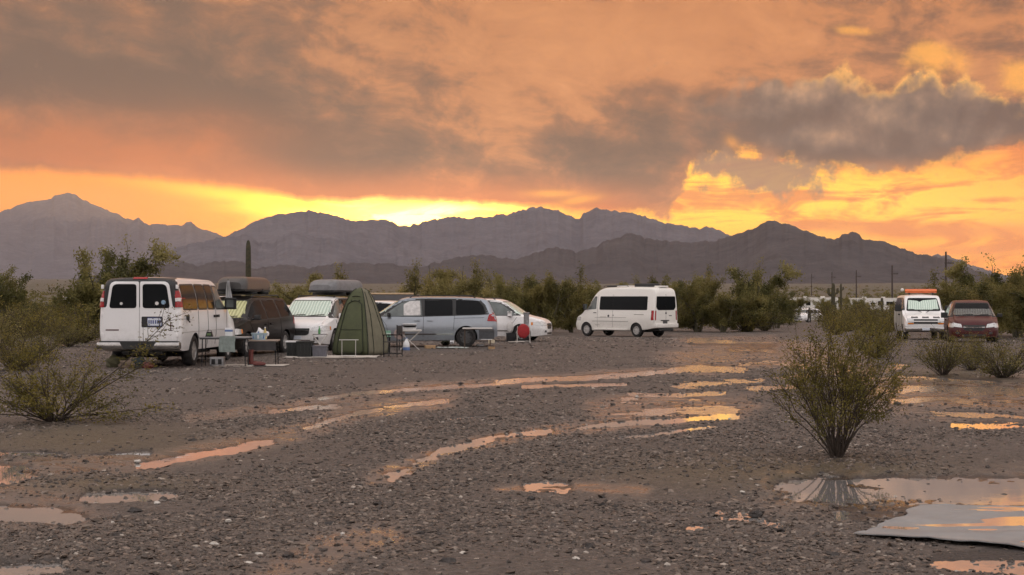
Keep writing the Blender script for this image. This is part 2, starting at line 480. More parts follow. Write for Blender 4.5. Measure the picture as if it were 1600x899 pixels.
# ================================================================ the ground, wet after rain
# wet places as seen in the photograph: (name, [(px,py)...] centre line, half width in photo pixels (vertical), patchiness)
WET = [
    ([(425, 642), (480, 636), (530, 634)], 5.0, 0.35), ([(500, 622), (570, 613), (640, 608), (770, 600)], 3.4, 0.4),
    ([(480, 668), (540, 650), (590, 638), (640, 632), (695, 626)], 4.2, 0.45),
    ([(780, 597), (830, 593), (900, 591), (960, 587), (1060, 579)], 4.2, 0.2), ([(1060, 577), (1100, 575), (1158, 577)], 5.5, 0.12),
    ([(820, 604), (900, 602), (975, 600)], 3.4, 0.8),
    ([(612, 746), (650, 722), (700, 702), (760, 686), (810, 678), (858, 672)], 7.5, 0.45),
    ([(905, 667), (1000, 659), (1080, 654), (1145, 650)], 5.0, 0.35), ([(962, 684), (1040, 676), (1112, 667)], 4.2, 0.3),
    ([(985, 625), (1060, 632), (1140, 636)], 12.0, 0.95), ([(960, 648), (1040, 646), (1120, 641)], 6.0, 0.85),
    ([(1085, 535), (1140, 536), (1205, 540)], 5.0, 0.2), ([(1140, 547), (1180, 546), (1205, 548)], 4.0, 0.25), ([(1160, 569), (1200, 566), (1260, 572)], 5.0, 0.6),
    ([(1065, 603), (1120, 598), (1182, 594)], 7.0, 0.75), ([(1185, 592), (1260, 588)], 5.0, 0.8),
    ([(1375, 610), (1450, 605), (1530, 609), (1640, 612)], 9.0, 0.4), ([(1400, 626), (1470, 622), (1530, 627), (1640, 630)], 7.0, 0.65),
    ([(1500, 660), (1560, 663), (1640, 668)], 10.0, 0.75),
    ([(1335, 578), (1400, 574)], 9.0, 0.55),
    ([(1270, 765), (1340, 775), (1420, 768), (1500, 766), (1640, 772)], 25.0, 0.28), ([(1320, 800), (1370, 800), (1420, 795)], 16.0, 0.35),
    ([(1120, 800), (1160, 806), (1228, 822)], 11.0, 0.8), ([(1080, 824), (1100, 822)], 6.0, 0.7),
    ([(835, 760), (856, 758), (885, 762)], 8.0, 0.6),
    ([(142, 777), (190, 775), (264, 772)], 7.5, 0.15), ([(225, 726), (285, 716), (350, 705), (420, 690)], 8.0, 0.4),
    ([(-40, 745), (0, 742), (26, 738)], 20.0, 0.2), ([(-40, 800), (20, 798), (100, 802)], 15.0, 0.95), ([(-20, 895), (40, 888), (85, 886)], 12.0, 0.6),
    ([(1500, 880), (1560, 872), (1640, 880)], 26.0, 0.72), ([(95, 541), (130, 541), (165, 543)], 4.0, 0.3),
    ([(610, 741), (640, 738)], 6.0, 0.6),
    ([(985, 616), (1050, 618), (1130, 614)], 4.0, 0.6), ([(1010, 640), (1080, 636), (1150, 640)], 4.0, 0.5), ([(1170, 606), (1240, 604)], 5.0, 0.5), ([(1330, 592), (1420, 590), (1560, 598)], 4.0, 0.5),
    ([(1460, 646), (1540, 648), (1620, 652)], 5.0, 0.5), ([(1290, 752), (1400, 750), (1540, 754)], 6.0, 0.45), ([(640, 660), (760, 650)], 3.0, 0.7), ([(0, 706), (120, 712), (230, 708)], 4.0, 0.85),
]
# smoother trodden mud: wheel tracks
MUD = [([(-60, 735), (100, 728), (230, 722), (345, 704), (470, 672), (560, 645), (690, 626)], 17.0),
       ([(300, 655), (430, 638), (640, 606), (800, 596), (1060, 578)], 9.0),
       ([(590, 750), (700, 702), (860, 672), (1140, 650)], 12.0), ([(960, 640), (1060, 636), (1150, 640)], 26.0),
       ([(1250, 770), (1400, 770), (1650, 772)], 42.0), ([(-60, 800), (100, 800)], 46.0), ([(1380, 615), (1650, 625)], 34.0),
       ([(780, 765), (880, 760), (1000, 768)], 9.0), ([(1080, 560), (1200, 545), (1330, 575)], 30.0), ([(440, 899), (520, 850), (600, 838)], 26.0),
       ([(1060, 525), (1200, 520)], 10.0)]
OCHRE = [((1200, 740), 290, 30), ((130, 690), 230, 32), ((170, 758), 170, 16), ((1320, 735), 160, 26), ((1480, 590), 140, 14)]
def seg_dist(px, py, pts, vs):
    """distance in photo pixels to a polyline, vertical pixels counted vs times"""
    best = np.full(px.shape, 1e9)
    for (x0, y0), (x1, y1) in zip(pts[:-1], pts[1:]):
        ax, ay = x1 - x0, (y1 - y0) * vs
        t = np.clip(((px - x0) * ax + (py - y0) * vs * ay) / (ax * ax + ay * ay), 0, 1)
        best = np.minimum(best, np.hypot(px - x0 - t * ax, (py - y0) * vs - t * ay))
    return best
def wet_fields(x, y):
    d = np.maximum(y, 1.0)
    px = 800 + x / d * FPX; py = HOR + FPX * CAMZ / d
    ok = (y > 4)
    n1 = fbm(x * 0.9, y * 0.55, 4, 3); n2 = fbm(x * 2.6, y * 2.6, 3, 21)
    nn = n1 * 0.45 + n2 * 0.55
    pud = np.zeros(x.shape); pid = np.full(x.shape, -1)
    for k, (pts, hw, patch) in enumerate(WET):
        ds = seg_dist(px, py, pts, 1.0 if len(pts) > 5 else 2.2) / (hw if len(pts) > 5 else hw * 2.2)
        m = smooth01(1.25, 0.15, ds) + (nn - 0.5) * (1.7 + 2.4 * patch) - patch * 0.50 + 0.16
        m = np.where(ok & (ds < 1.4), np.clip(m, 0, 1) * smooth01(1.4, 1.0, ds), 0)
        up = m > pud; pud = np.where(up, m, pud)
        pid = np.where(up, k, pid)
    mud = np.zeros(x.shape)
    for pts, hw in MUD:
        ds = seg_dist(px, py, pts, 2.0) / (hw * 2.0)
        mud = np.maximum(mud, np.where(ok, smooth01(1.3, 0.3, ds + (n1 - 0.5) * 1.1), 0))
    och = np.zeros(x.shape)
    for (cx, cyy), sx, sy in OCHRE:
        och = np.maximum(och, np.where(ok, np.exp(-(((px - cx) / sx) ** 2 + ((py - cyy) / sy) ** 2) * 1.2), 0))
    return pud, pid, mud, och
def ground_height(x, y, pud, mud, och):
    r = np.hypot(x, y)
    z = ground_z(r)
    near = smooth01(75, 30, r)
    z = z + near * ((fbm(x * 0.25, y * 0.25, 3, 5) - 0.5) * 0.05 * (1 - smooth01(0.05, 0.3, np.maximum(pud, mud * 0.6))) + 0.006 * (1 - mud)
                    + (fbm(x * 2.2, y * 2.2, 3, 8) - 0.5) * 0.022 + (fbm(x * 9, y * 9, 2, 9) - 0.5) * 0.012)
    zp = ground_z(r) - 0.0135 + 0.015 * (0.42 - pud) + (fbm(x * 9, y * 9, 2, 9) - 0.5) * 0.010 + (fbm(x * 22, y * 22, 2, 19) - 0.5) * 0.012
    z = z + och * 0.03 * near
    wgt = near * smooth01(0.0, 0.15, pud)
    z = z * (1 - wgt) + zp * wgt
    dd_ = np.maximum(y, 1.0); ppx = 800 + x / dd_ * FPX; ppy = HOR + FPX * CAMZ / dd_
    flat = smooth01(1310, 1350, ppx) * smooth01(782, 794, ppy) * smooth01(880, 866, ppy) * (y > 4)      # the ground is level under the tarp
    z = z * (1 - flat) - 0.004 * flat
    far = smooth01(150, 900, r)
    z = z + far * (fbm(x * 0.004, y * 0.004, 4, 14) - 0.5) * 6.0
    return z
# polar sheet, finest where the photograph looks
ang_in = np.linspace(-0.42, 0.42, 560)
ang_out = np.linspace(0.42, 2 * PI - 0.42, 92)[1:-1]
ANG = np.concatenate([ang_in, ang_out])
R1 = 5.0 * (1 + 0.0078) ** np.arange(0, 326)                 # 5 .. 63 m
R2 = R1[-1] * 1.045 ** np.arange(1, 150)
RAD = np.concatenate([[0.6, 1.5, 2.6, 3.6, 4.4], R1, R2]); RAD = RAD[RAD < 16000]
RR, AA = np.meshgrid(RAD, ANG, indexing='ij')
GX = RR * np.sin(AA); GY = RR * np.cos(AA)
PUD, PID, MUDF, OCH = wet_fields(GX, GY)
GZ = ground_height(GX, GY, PUD, MUDF, OCH)
nr, na = GX.shape
idx = np.arange(nr * na).reshape(nr, na)
nxt = np.roll(idx, -1, axis=1)
quads = np.stack([idx[:-1], nxt[:-1], nxt[1:], idx[1:]], -1).reshape(-1, 4)
GV = np.stack([GX, GY, GZ], -1).reshape(-1, 3)

b = NB('wet_desert_gravel')
gp = b.n('ShaderNodeNewGeometry').outputs['Position']
def attr(bb, nm):
    x = bb.n('ShaderNodeAttribute'); x.attribute_name = nm; return x.outputs['Fac']
a_mud, a_och, a_pud = attr(b, 'mud'), attr(b, 'ochre'), attr(b, 'puddle')
f1 = b.noise(0.35, 5, 0.6, vec=gp); f2 = b.noise(9.0, 5, 0.7, vec=gp); f3 = b.noise(45.0, 3, 0.6, vec=gp); f4 = b.noise(0.03, 5, 0.65, vec=gp)
vz = b.n('ShaderNodeTexVoronoi'); vz.inputs['Scale'].default_value = 26.0; b.l(gp, vz.inputs['Vector'])
peb = b.ramp(vz.outputs['Color'], [(0.1, (0.050, 0.039, 0.032)), (0.5, (0.130, 0.102, 0.083)), (0.85, (0.21, 0.168, 0.138)), (1.0, (0.31, 0.26, 0.22))])
grv = b.ramp(f2, [(0.28, (0.058, 0.045, 0.037)), (0.5, (0.140, 0.109, 0.088)), (0.75, (0.225, 0.180, 0.148))])
c = b.mix(0.55, grv, peb)
c = b.mix(b.math('MULTIPLY', b.step(0.42, 0.62, f1), 0.35), c, (0.105, 0.085, 0.070))
mudc = b.ramp(f2, [(0.3, (0.165, 0.132, 0.110)), (0.7, (0.265, 0.216, 0.182))])
c = b.mix(b.math('MULTIPLY', a_mud, 0.62), c, mudc)
c = b.mix(b.math('MULTIPLY', a_och, 0.75), c, b.ramp(f2, [(0.3, (0.10, 0.070, 0.034)), (0.7, (0.20, 0.145, 0.072))]))
c = b.mix(b.step(0.02, 0.3, a_pud), c, (0.062, 0.049, 0.041))
sep_ = b.n('ShaderNodeVectorMath'); sep_.operation = 'LENGTH'; b.l(gp, sep_.inputs[0])
farf = b.step(110, 420, sep_.outputs['Value'])
farc = b.ramp(f4, [(0.35, (0.085, 0.080, 0.040)), (0.5, (0.120, 0.105, 0.060)), (0.62, (0.135, 0.110, 0.085)), (0.78, (0.175, 0.145, 0.118))])
c = b.mix(farf, c, farc)
rg = b.n('ShaderNodeMapRange'); b.l(b.math('MULTIPLY', a_mud, b.math('ADD', 0.35, b.math('MULTIPLY', b.step(0.40, 0.62, b.noise(3.0, 4, 0.6, vec=gp)), 0.65))), rg.inputs[0])
rg.inputs[3].default_value = 0.66; rg.inputs[4].default_value = 0.13
c = b.mix(1.0, c, (0.64, 0.66, 0.695), 'MULTIPLY')
b.set(Base_Color=c, Roughness=rg.outputs[0], Specular_IOR_Level=0.45)
hh = b.math('ADD', b.math('MULTIPLY', f2, 1.0), b.math('MULTIPLY', f3, 0.5))
hh = b.math('ADD', hh, b.math('MULTIPLY', vz.outputs['Distance'], -0.8))
hh = b.math('MULTIPLY', hh, b.math('SUBTRACT', 1.0, b.math('MULTIPLY', a_mud, 0.90)))
b.bump(hh, 0.7, 0.035)
M_ground = b.m
gme = np_mesh('ground', GV, quads, [M_ground], True, {
    'mud': ('FLOAT', 'POINT', MUDF), 'ochre': ('FLOAT', 'POINT', OCH), 'puddle': ('FLOAT', 'POINT', np.clip(PUD, 0, 1))})
bmg = bmesh.new(); bmg.from_mesh(gme); bmg.verts.ensure_lookup_table()
bmg.faces.new([bmg.verts[i] for i in range(na - 1, -1, -1)])      # close the small hole under the camera
bmesh.ops.recalc_face_normals(bmg, faces=bmg.faces)
bmg.faces.ensure_lookup_table()
if bmg.faces[0].normal.z < 0: bmesh.ops.reverse_faces(bmg, faces=bmg.faces)
bmg.to_mesh(gme); bmg.free()
tag(obj('ground', gme), kind='structure')

# ---- puddles: flat water lying in the hollows
b = NB('puddle_water')
rip = b.noise(3.0, 3, 0.5, vec=b.n('ShaderNodeNewGeometry').outputs['Position'])
b.set(Base_Color=(0.74, 0.72, 0.70), Metallic=0.8, Roughness=0.03, IOR=1.333, Specular_IOR_Level=0.5)
b.bump(rip, 0.05, 0.01)
M_water = b.m
b = NB('rippled_puddle_water')
gpw = b.n('ShaderNodeNewGeometry').outputs['Position']
b.set(Base_Color=(0.80, 0.78, 0.74), Metallic=0.85, Roughness=0.14, IOR=1.333)
b.bump(b.noise(7.0, 3, 0.6, vec=gpw), 0.30, 0.02)
M_ripple = b.m
fp = PUD.reshape(-1); fid = PID.reshape(-1)
qid = fid[quads]; qp = fp[quads]
cell_id = np.take_along_axis(qid, qp.argmax(1)[:, None], 1)[:, 0]
for k in range(len(WET)):
    sel = (cell_id == k) & (qp > 0.15).any(1)
    if sel.sum() < 3: continue
    q = quads[sel]; used, inv = np.unique(q, return_inverse=True)
    Vw = GV[used].copy()
    lv = float(np.median(ground_z(np.hypot(Vw[:, 0], Vw[:, 1])))) - 0.0135
    Vw[:, 2] = lv
    me = np_mesh('puddle', Vw, inv.reshape(-1, 4)[:, ::-1] if False else inv.reshape(-1, 4), [M_water if np.median(Vw[:, 1]) < 21 else M_ripple], True)
    bw = bmesh.new(); bw.from_mesh(me)
    bw.normal_update()
    if sum(f.normal.z for f in bw.faces) < 0: bmesh.ops.reverse_faces(bw, faces=bw.faces)
    bw.to_mesh(me); bw.free()
    tag(obj('puddle', me), kind='structure')

# ---- loose stones of the desert pavement
def stone_cloud(P, size, colr, flat=0.55, fine=True):
    """one mesh of many angular stones; P (n,3) centres"""
    bm = bmesh.new(); bmesh.ops.create_icosphere(bm, subdivisions=1, radius=1.0)
    bv = np.array([v.co for v in bm.verts]); bf = np.array([[v.index for v in f.verts] for f in bm.faces]); bm.free()
    if not fine:                                                  # little stones: eight faces are plenty
        bv = np.array([(1, 0, 0), (0.1, 1, 0.1), (-1, 0.1, 0), (0, -1, -0.1), (0.15, 0.1, 1), (0, 0, -1)], float)
        bf = np.array([(0, 1, 4), (1, 2, 4), (2, 3, 4), (3, 0, 4), (1, 0, 5), (2, 1, 5), (3, 2, 5), (0, 3, 5)])
    n = len(P); nv = len(bv)
    sc = size[:, None, None] * (0.65 + 0.7 * rng.random((n, 1, 3))); sc[:, :, 2] *= flat
    jit = 1 + (rng.random((n, nv, 1)) - 0.5) * 0.7
    a = rng.random(n) * 2 * PI
    ca, sa = np.cos(a)[:, None], np.sin(a)[:, None]
    L = bv[None] * jit * sc
    X = L[..., 0] * ca - L[..., 1] * sa; Y = L[..., 0] * sa + L[..., 1] * ca
    tilt = (rng.random((n, 1)) - 0.5) * 0.6
    Z = L[..., 2] + X * tilt
    V_ = np.stack([X, Y, Z], -1) + P[:, None, :]
    F_ = (bf[None] + (np.arange(n) * nv)[:, None, None]).reshape(-1, 3)
    C_ = np.repeat(colr, nv, axis=0)
    return V_.reshape(-1, 3), F_, C_
b = NB('desert_stone')
ca_ = b.n('ShaderNodeAttribute'); ca_.attribute_name = 'stone_colour'
nz = b.noise(60.0, 3, 0.6, vec=b.n('ShaderNodeNewGeometry').outputs['Position'])
b.set(Base_Color=b.mix(0.5, ca_.outputs['Color'], b.ramp(nz, [(0.3, (0.6, 0.6, 0.6)), (0.7, (1.25, 1.25, 1.25))]), 'MULTIPLY'), Roughness=0.5, Specular_IOR_Level=0.5)
M_stone = b.m
def scatter(n, r0, r1, half):
    r = np.sqrt(rng.random(n) * (r1 * r1 - r0 * r0) + r0 * r0); a = (rng.random(n) * 2 - 1) * abs(half)
    if half < 0: a = np.sign(a) * (0.40 + np.abs(a) / abs(half) * 0.32)          # sparser on both sides of the view
    return r * np.sin(a), r * np.cos(a)
def stone_colours(n):
    pal = np.array([[0.040, 0.030, 0.024], [0.070, 0.053, 0.042], [0.120, 0.092, 0.073], [0.170, 0.132, 0.105], [0.235, 0.186, 0.150], [0.38, 0.33, 0.28]])
    k = rng.choice(len(pal), n, p=[0.2, 0.25, 0.24, 0.18, 0.11, 0.02])
    c = pal[k] * (0.8 + 0.4 * rng.random((n, 1))) * 0.85
    return np.concatenate([c, np.ones((n, 1))], 1)
allP, allS, allC = [], [], []
for n, r0, r1, half, smin, smax in ((52000, 6.0, 13.0, 0.42, 0.007, 0.026), (52000, 13.0, 22.0, 0.40, 0.009, 0.030), (40000, 22.0, 46.0, 0.40, 0.015, 0.042), (16000, 46.0, 80.0, 0.38, 0.03, 0.065), (18000, 5.0, 22.0, -0.4, 0.010, 0.034), (9000, 22.0, 50.0, -0.4, 0.016, 0.045)):
    x, y = scatter(n, r0, r1, half)
    p, _, m, o = wet_fields(x, y)
    clump = fbm(x * 0.6, y * 0.6, 4, 40)
    keep = rng.random(n) < (1 - 0.80 * m) * (1 - 0.70 * smooth01(0.3, 0.8, p)) * (0.12 + 1.1 * smooth01(0.32, 0.62, clump)) * (1 - 0.45 * o)
    x, y, p, m, o = x[keep], y[keep], p[keep], m[keep], o[keep]
    s = smin + (smax - smin) * rng.random(len(x)) ** 3.2 * np.where(rng.random(len(x)) < 0.03, 1.7, 1.0)
    z = ground_height(x, y, p, m, o) + s * 0.10
    allP.append(np.stack([x, y, z], 1)); allS.append(s); allC.append(stone_colours(len(x)))
allP, allS, allC = np.concatenate(allP), np.concatenate(allS), np.concatenate(allC)
big = allS / np.maximum(np.hypot(allP[:, 0], allP[:, 1]), 5) > 0.00105
a_ = stone_cloud(allP[big], allS[big], allC[big]); b_ = stone_cloud(allP[~big], allS[~big] * 1.12, allC[~big], fine=False)
gv = np_mesh('gravel', np.concatenate([a_[0], b_[0]]), np.concatenate([a_[1], b_[1] + len(a_[0])]), [M_stone], False, {'stone_colour': ('FLOAT_COLOR', 'POINT', np.concatenate([a_[2], b_[2]]))})
tag(obj('gravel', gv), 'loose dark brown gravel stones strewn over the wet ground', 'gravel', kind='stuff')

# ================================================================ mountains
def rock_mat(name, c0, c1, c2):
    b = NB(name)
    gp = b.n('ShaderNodeNewGeometry').outputs['Position']
    f = b.noise(0.005, 8, 0.75, vec=gp); g = b.noise(0.02, 6, 0.8, vec=gp)
    b.set(Base_Color=b.mix(0.35, b.ramp(f, [(0.32, c0), (0.52, c1), (0.7, c2)]), b.ramp(g, [(0.35, c0), (0.7, c2)])), Roughness=0.95, Specular_IOR_Level=0.1)
    b.bump(b.noise(0.006, 6, 0.6, vec=gp), 0.5, 40.0)
    return b.m
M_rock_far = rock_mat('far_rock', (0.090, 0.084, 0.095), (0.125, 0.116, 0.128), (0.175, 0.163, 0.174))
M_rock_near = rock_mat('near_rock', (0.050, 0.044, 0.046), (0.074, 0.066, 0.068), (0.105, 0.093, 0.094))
def ridged(x, y, seed, octv=5):
    s = 0; a = 1.0; t = 0
    for k in range(octv):
        n = 1 - np.abs(2 * vnoise(x * 2 ** k + 31 * k, y * 2 ** k - 13 * k, seed + k) - 1)
        s = s + a * n * n; t += a; a *= 0.52
    return s / t
def mountain(name, D, pts, depth, material, seed, rough=0.35, nu=420, nv=46, jag=1.0):
    """range at distance D whose crest is seen along pts; runs from its foot up to the crest and down behind"""
    P = sorted(pts)
    f = pchip([(math.atan((a - 800) / FPX), (HOR - b_) / math.hypot(FPX, a - 800)) for a, b_ in P])
    a0, a1 = math.atan((P[0][0] - 800) / FPX), math.atan((P[-1][0] - 800) / FPX)
    az = np.linspace(a0, a1, nu)
    t = np.linspace(-1, 0.8, nv)                                  # -1 foot in front, 0 crest, beyond: the back
    AZ, T = np.meshgrid(az, t, indexing='ij')
    wander = (fbm(AZ * 14, AZ * 0 + 3, 3, seed + 50) - 0.5) * depth * 0.5
    R = D + wander + T * depth
    X = R * np.sin(AZ); Y = R * np.cos(AZ)
    crest = CAMZ + f(az) * (D + wander[:, 0])
    base = ground_z(R) - 8
    fine = (fbm(az * 300, az * 0 + seed, 5, seed + 3, 0.6) - 0.5) * 2 * jag * D * 0.0019
    crest = (crest + fine)[:, None]
    H = np.maximum(crest - base, 0)
    prof = np.where(T < 0, (1 - np.abs(T)) ** 1.25, 1 - 0.8 * T)
    k = 1.0 / (depth * 0.42)
    rid = ridged(X * k, Y * k * 0.55, seed, 6)
    rid2 = ridged(X * k * 3.1, Y * k * 1.4, seed + 9, 4)
    amp = (np.abs(T) ** 0.6) * np.clip((1 - np.abs(T)) * 2.2, 0, 1)
    Z = base + H * np.clip(prof + amp * rough * ((rid - 0.55) * 1.1 + (rid2 - 0.5) * 0.35), 0, 0.99 * (1 - 0.03 * np.abs(T)) + 0.01)
    nu_, nv_ = X.shape
    id_ = np.arange(nu_ * nv_).reshape(nu_, nv_)
    q = np.stack([id_[:-1, :-1], id_[1:, :-1], id_[1:, 1:], id_[:-1, 1:]], -1).reshape(-1, 4)[:, ::1]
    me = np_mesh(name, np.stack([X, Y, Z], -1).reshape(-1, 3), q, [material], True)
    bm = bmesh.new(); bm.from_mesh(me); bm.normal_update()
    if sum(fc.normal.z for fc in bm.faces) < 0: bmesh.ops.reverse_faces(bm, faces=bm.faces)
    bm.to_mesh(me); bm.free()
    return tag(obj(name, me), kind='structure')
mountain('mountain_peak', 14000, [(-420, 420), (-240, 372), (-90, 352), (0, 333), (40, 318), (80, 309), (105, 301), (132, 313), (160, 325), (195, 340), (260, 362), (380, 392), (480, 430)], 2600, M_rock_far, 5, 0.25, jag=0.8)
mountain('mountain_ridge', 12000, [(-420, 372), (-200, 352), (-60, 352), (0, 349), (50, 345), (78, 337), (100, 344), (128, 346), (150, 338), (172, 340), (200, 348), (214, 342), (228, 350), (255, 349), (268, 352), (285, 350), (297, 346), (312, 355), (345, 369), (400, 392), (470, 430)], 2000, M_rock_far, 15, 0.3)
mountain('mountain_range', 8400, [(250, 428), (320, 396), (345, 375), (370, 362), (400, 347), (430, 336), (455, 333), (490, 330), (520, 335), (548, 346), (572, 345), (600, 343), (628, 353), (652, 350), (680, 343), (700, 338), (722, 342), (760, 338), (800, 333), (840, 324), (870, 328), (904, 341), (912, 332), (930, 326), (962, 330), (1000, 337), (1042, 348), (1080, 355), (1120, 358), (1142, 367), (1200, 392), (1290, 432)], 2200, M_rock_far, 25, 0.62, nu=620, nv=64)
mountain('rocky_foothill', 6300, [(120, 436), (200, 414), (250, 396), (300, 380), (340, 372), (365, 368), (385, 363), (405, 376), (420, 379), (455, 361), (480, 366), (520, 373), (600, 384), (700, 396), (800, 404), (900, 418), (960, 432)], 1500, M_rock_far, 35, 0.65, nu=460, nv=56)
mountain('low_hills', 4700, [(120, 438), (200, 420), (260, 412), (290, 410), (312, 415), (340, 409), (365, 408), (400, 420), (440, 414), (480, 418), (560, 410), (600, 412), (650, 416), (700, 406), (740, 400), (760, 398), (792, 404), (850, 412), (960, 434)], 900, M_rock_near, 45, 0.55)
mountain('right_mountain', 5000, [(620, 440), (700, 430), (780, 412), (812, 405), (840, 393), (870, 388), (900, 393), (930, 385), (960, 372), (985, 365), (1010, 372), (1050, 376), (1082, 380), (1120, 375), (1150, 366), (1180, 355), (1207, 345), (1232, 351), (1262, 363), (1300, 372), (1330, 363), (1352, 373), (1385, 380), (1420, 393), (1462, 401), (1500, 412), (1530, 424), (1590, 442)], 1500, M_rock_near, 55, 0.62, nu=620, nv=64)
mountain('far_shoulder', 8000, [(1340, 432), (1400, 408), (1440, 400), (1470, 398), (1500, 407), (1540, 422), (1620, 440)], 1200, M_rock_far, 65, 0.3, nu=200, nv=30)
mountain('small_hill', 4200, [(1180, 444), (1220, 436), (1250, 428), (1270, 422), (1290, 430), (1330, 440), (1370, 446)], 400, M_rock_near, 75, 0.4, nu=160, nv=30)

# ---- the hazy evening air
bm = bmesh.new(); bmesh.ops.create_cube(bm, size=1.0)
for v in bm.verts:
    v.co.x *= 33000; v.co.y = v.co.y * 33000; v.co.z = -6 if v.co.z < 0 else 1150
hm = bpy.data.materials.new('evening_haze'); hm.use_nodes = True
ht = hm.node_tree; ht.nodes.clear()
ho = ht.nodes.new('ShaderNodeOutputMaterial'); hv = ht.nodes.new('ShaderNodeVolumePrincipled')
hv.inputs['Color'].default_value = (0.86, 0.84, 0.93, 1)
hv.inputs['Density'].default_value = 2.3e-5
hv.inputs['Anisotropy'].default_value = 0.6
ht.links.new(hv.outputs[0], ho.inputs['Volume'])
hme = bpy.data.meshes.new('haze'); bm.to_mesh(hme); bm.free(); hme.materials.append(hm)
tag(obj('haze', hme), 'pale evening haze lying in the air over the desert', 'haze', kind='stuff')

# ================================================================ mesh builders
class MB:
    def __init__(s): s.v = []; s.f = []
    def add(s, vs, fs):
        k = len(s.v); s.v += [tuple(v) for v in vs]; s.f += [tuple(i + k for i in f) for f in fs]; return s
    def box(s, x0, x1, y0, y1, z0, z1, bev=0.0):
        bm = bmesh.new(); bmesh.ops.create_cube(bm, size=1.0)
        for v in bm.verts:
            v.co = Vector(((x0 + x1) / 2 + v.co.x * (x1 - x0), (y0 + y1) / 2 + v.co.y * (y1 - y0), (z0 + z1) / 2 + v.co.z * (z1 - z0)))
        if bev: bmesh.ops.bevel(bm, geom=bm.edges[:], offset=bev, segments=2, affect='EDGES', profile=0.6)
        bm.verts.index_update()
        s.add([v.co[:] for v in bm.verts], [[v.index for v in f.verts] for f in bm.faces]); bm.free(); return s
    def tube(s, pts, r, n=6, caps=True):
        pts = [Vector(p) for p in pts]; rs = r if isinstance(r, (list, tuple)) else [r] * len(pts)
        rings = []; up = Vector((0, 0, 1))
        for i, p in enumerate(pts):
            d = (pts[min(i + 1, len(pts) - 1)] - pts[max(i - 1, 0)]).normalized()
            a = d.cross(up if abs(d.z) < 0.95 else Vector((1, 0, 0))).normalized(); b_ = a.cross(d).normalized()
            rings.append([p + (a * math.cos(2 * PI * j / n) + b_ * math.sin(2 * PI * j / n)) * rs[i] for j in range(n)])
        vs = [v for ring in rings for v in ring]; fs = []
        for i in range(len(pts) - 1):
            for j in range(n):
                fs.append((i * n + j, i * n + (j + 1) % n, (i + 1) * n + (j + 1) % n, (i + 1) * n + j))
        if caps: fs.append(tuple(range(n - 1, -1, -1))); fs.append(tuple((len(pts) - 1) * n + j for j in range(n)))
        return s.add(vs, fs)
    def lathe(s, prof, n=24, axis='Z', c=(0, 0, 0), close=False):
        """prof: [(radius, height)]"""
        vs = []; fs = []
        for (r, h) in prof:
            for j in range(n):
                a = 2 * PI * j / n; q = (r * math.cos(a), r * math.sin(a), h)
                if axis == 'Y': q = (q[0], q[2], q[1])
                elif axis == 'X': q = (q[2], q[0], q[1])
                vs.append((q[0] + c[0], q[1] + c[1], q[2] + c[2]))
        m = len(prof)
        for i in range(m if close else m - 1):
            for j in range(n):
                fs.append((i * n + j, i * n + (j + 1) % n, ((i + 1) % m) * n + (j + 1) % n, ((i + 1) % m) * n + j))
        if not close:
            if prof[0][0] > 1e-6: fs.append(tuple(range(n - 1, -1, -1)))
            if prof[-1][0] > 1e-6: fs.append(tuple((m - 1) * n + j for j in range(n)))
        return s.add(vs, fs)
    def blob(s, c, rad, seed=0, amt=0.2, sub=2, flat=None):
        bm = bmesh.new(); bmesh.ops.create_icosphere(bm, subdivisions=sub, radius=1.0)
        r_ = random.Random(seed); ph = [r_.random() * 6 for _ in range(6)]
        for v in bm.verts:
            q = v.co
            k = 1 + amt * (math.sin(3 * q.x + ph[0]) * math.sin(4 * q.y + ph[1]) + 0.6 * math.sin(7 * q.z + ph[2] + 3 * q.x) + 0.4 * math.sin(9 * q.y + ph[3]))
            p = Vector((q.x * rad[0] * k, q.y * rad[1] * k, q.z * rad[2] * k))
            if flat is not None and p.z < flat: p.z = flat
            v.co = Vector(c) + p
        bm.verts.index_update()
        s.add([v.co[:] for v in bm.verts], [[v.index for v in f.verts] for f in bm.faces]); bm.free(); return s
    def build(s, name, m, parent=None, smooth=True, angle=35, loc=None, rz=None):
        me = bpy.data.meshes.new(name); me.from_pydata(s.v, [], s.f)
        bm = bmesh.new(); bm.from_mesh(me); bmesh.ops.recalc_face_normals(bm, faces=bm.faces); bm.to_mesh(me); bm.free()
        if smooth:
            me.polygons.foreach_set('use_smooth', [True] * len(me.polygons)); me.set_sharp_from_angle(angle=math.radians(angle))
        me.materials.append(m); me.update()
        o = obj(name, me, parent)
        if loc is not None: o.location = loc
        if rz is not None: o.rotation_euler = (0, 0, rz)
        return o

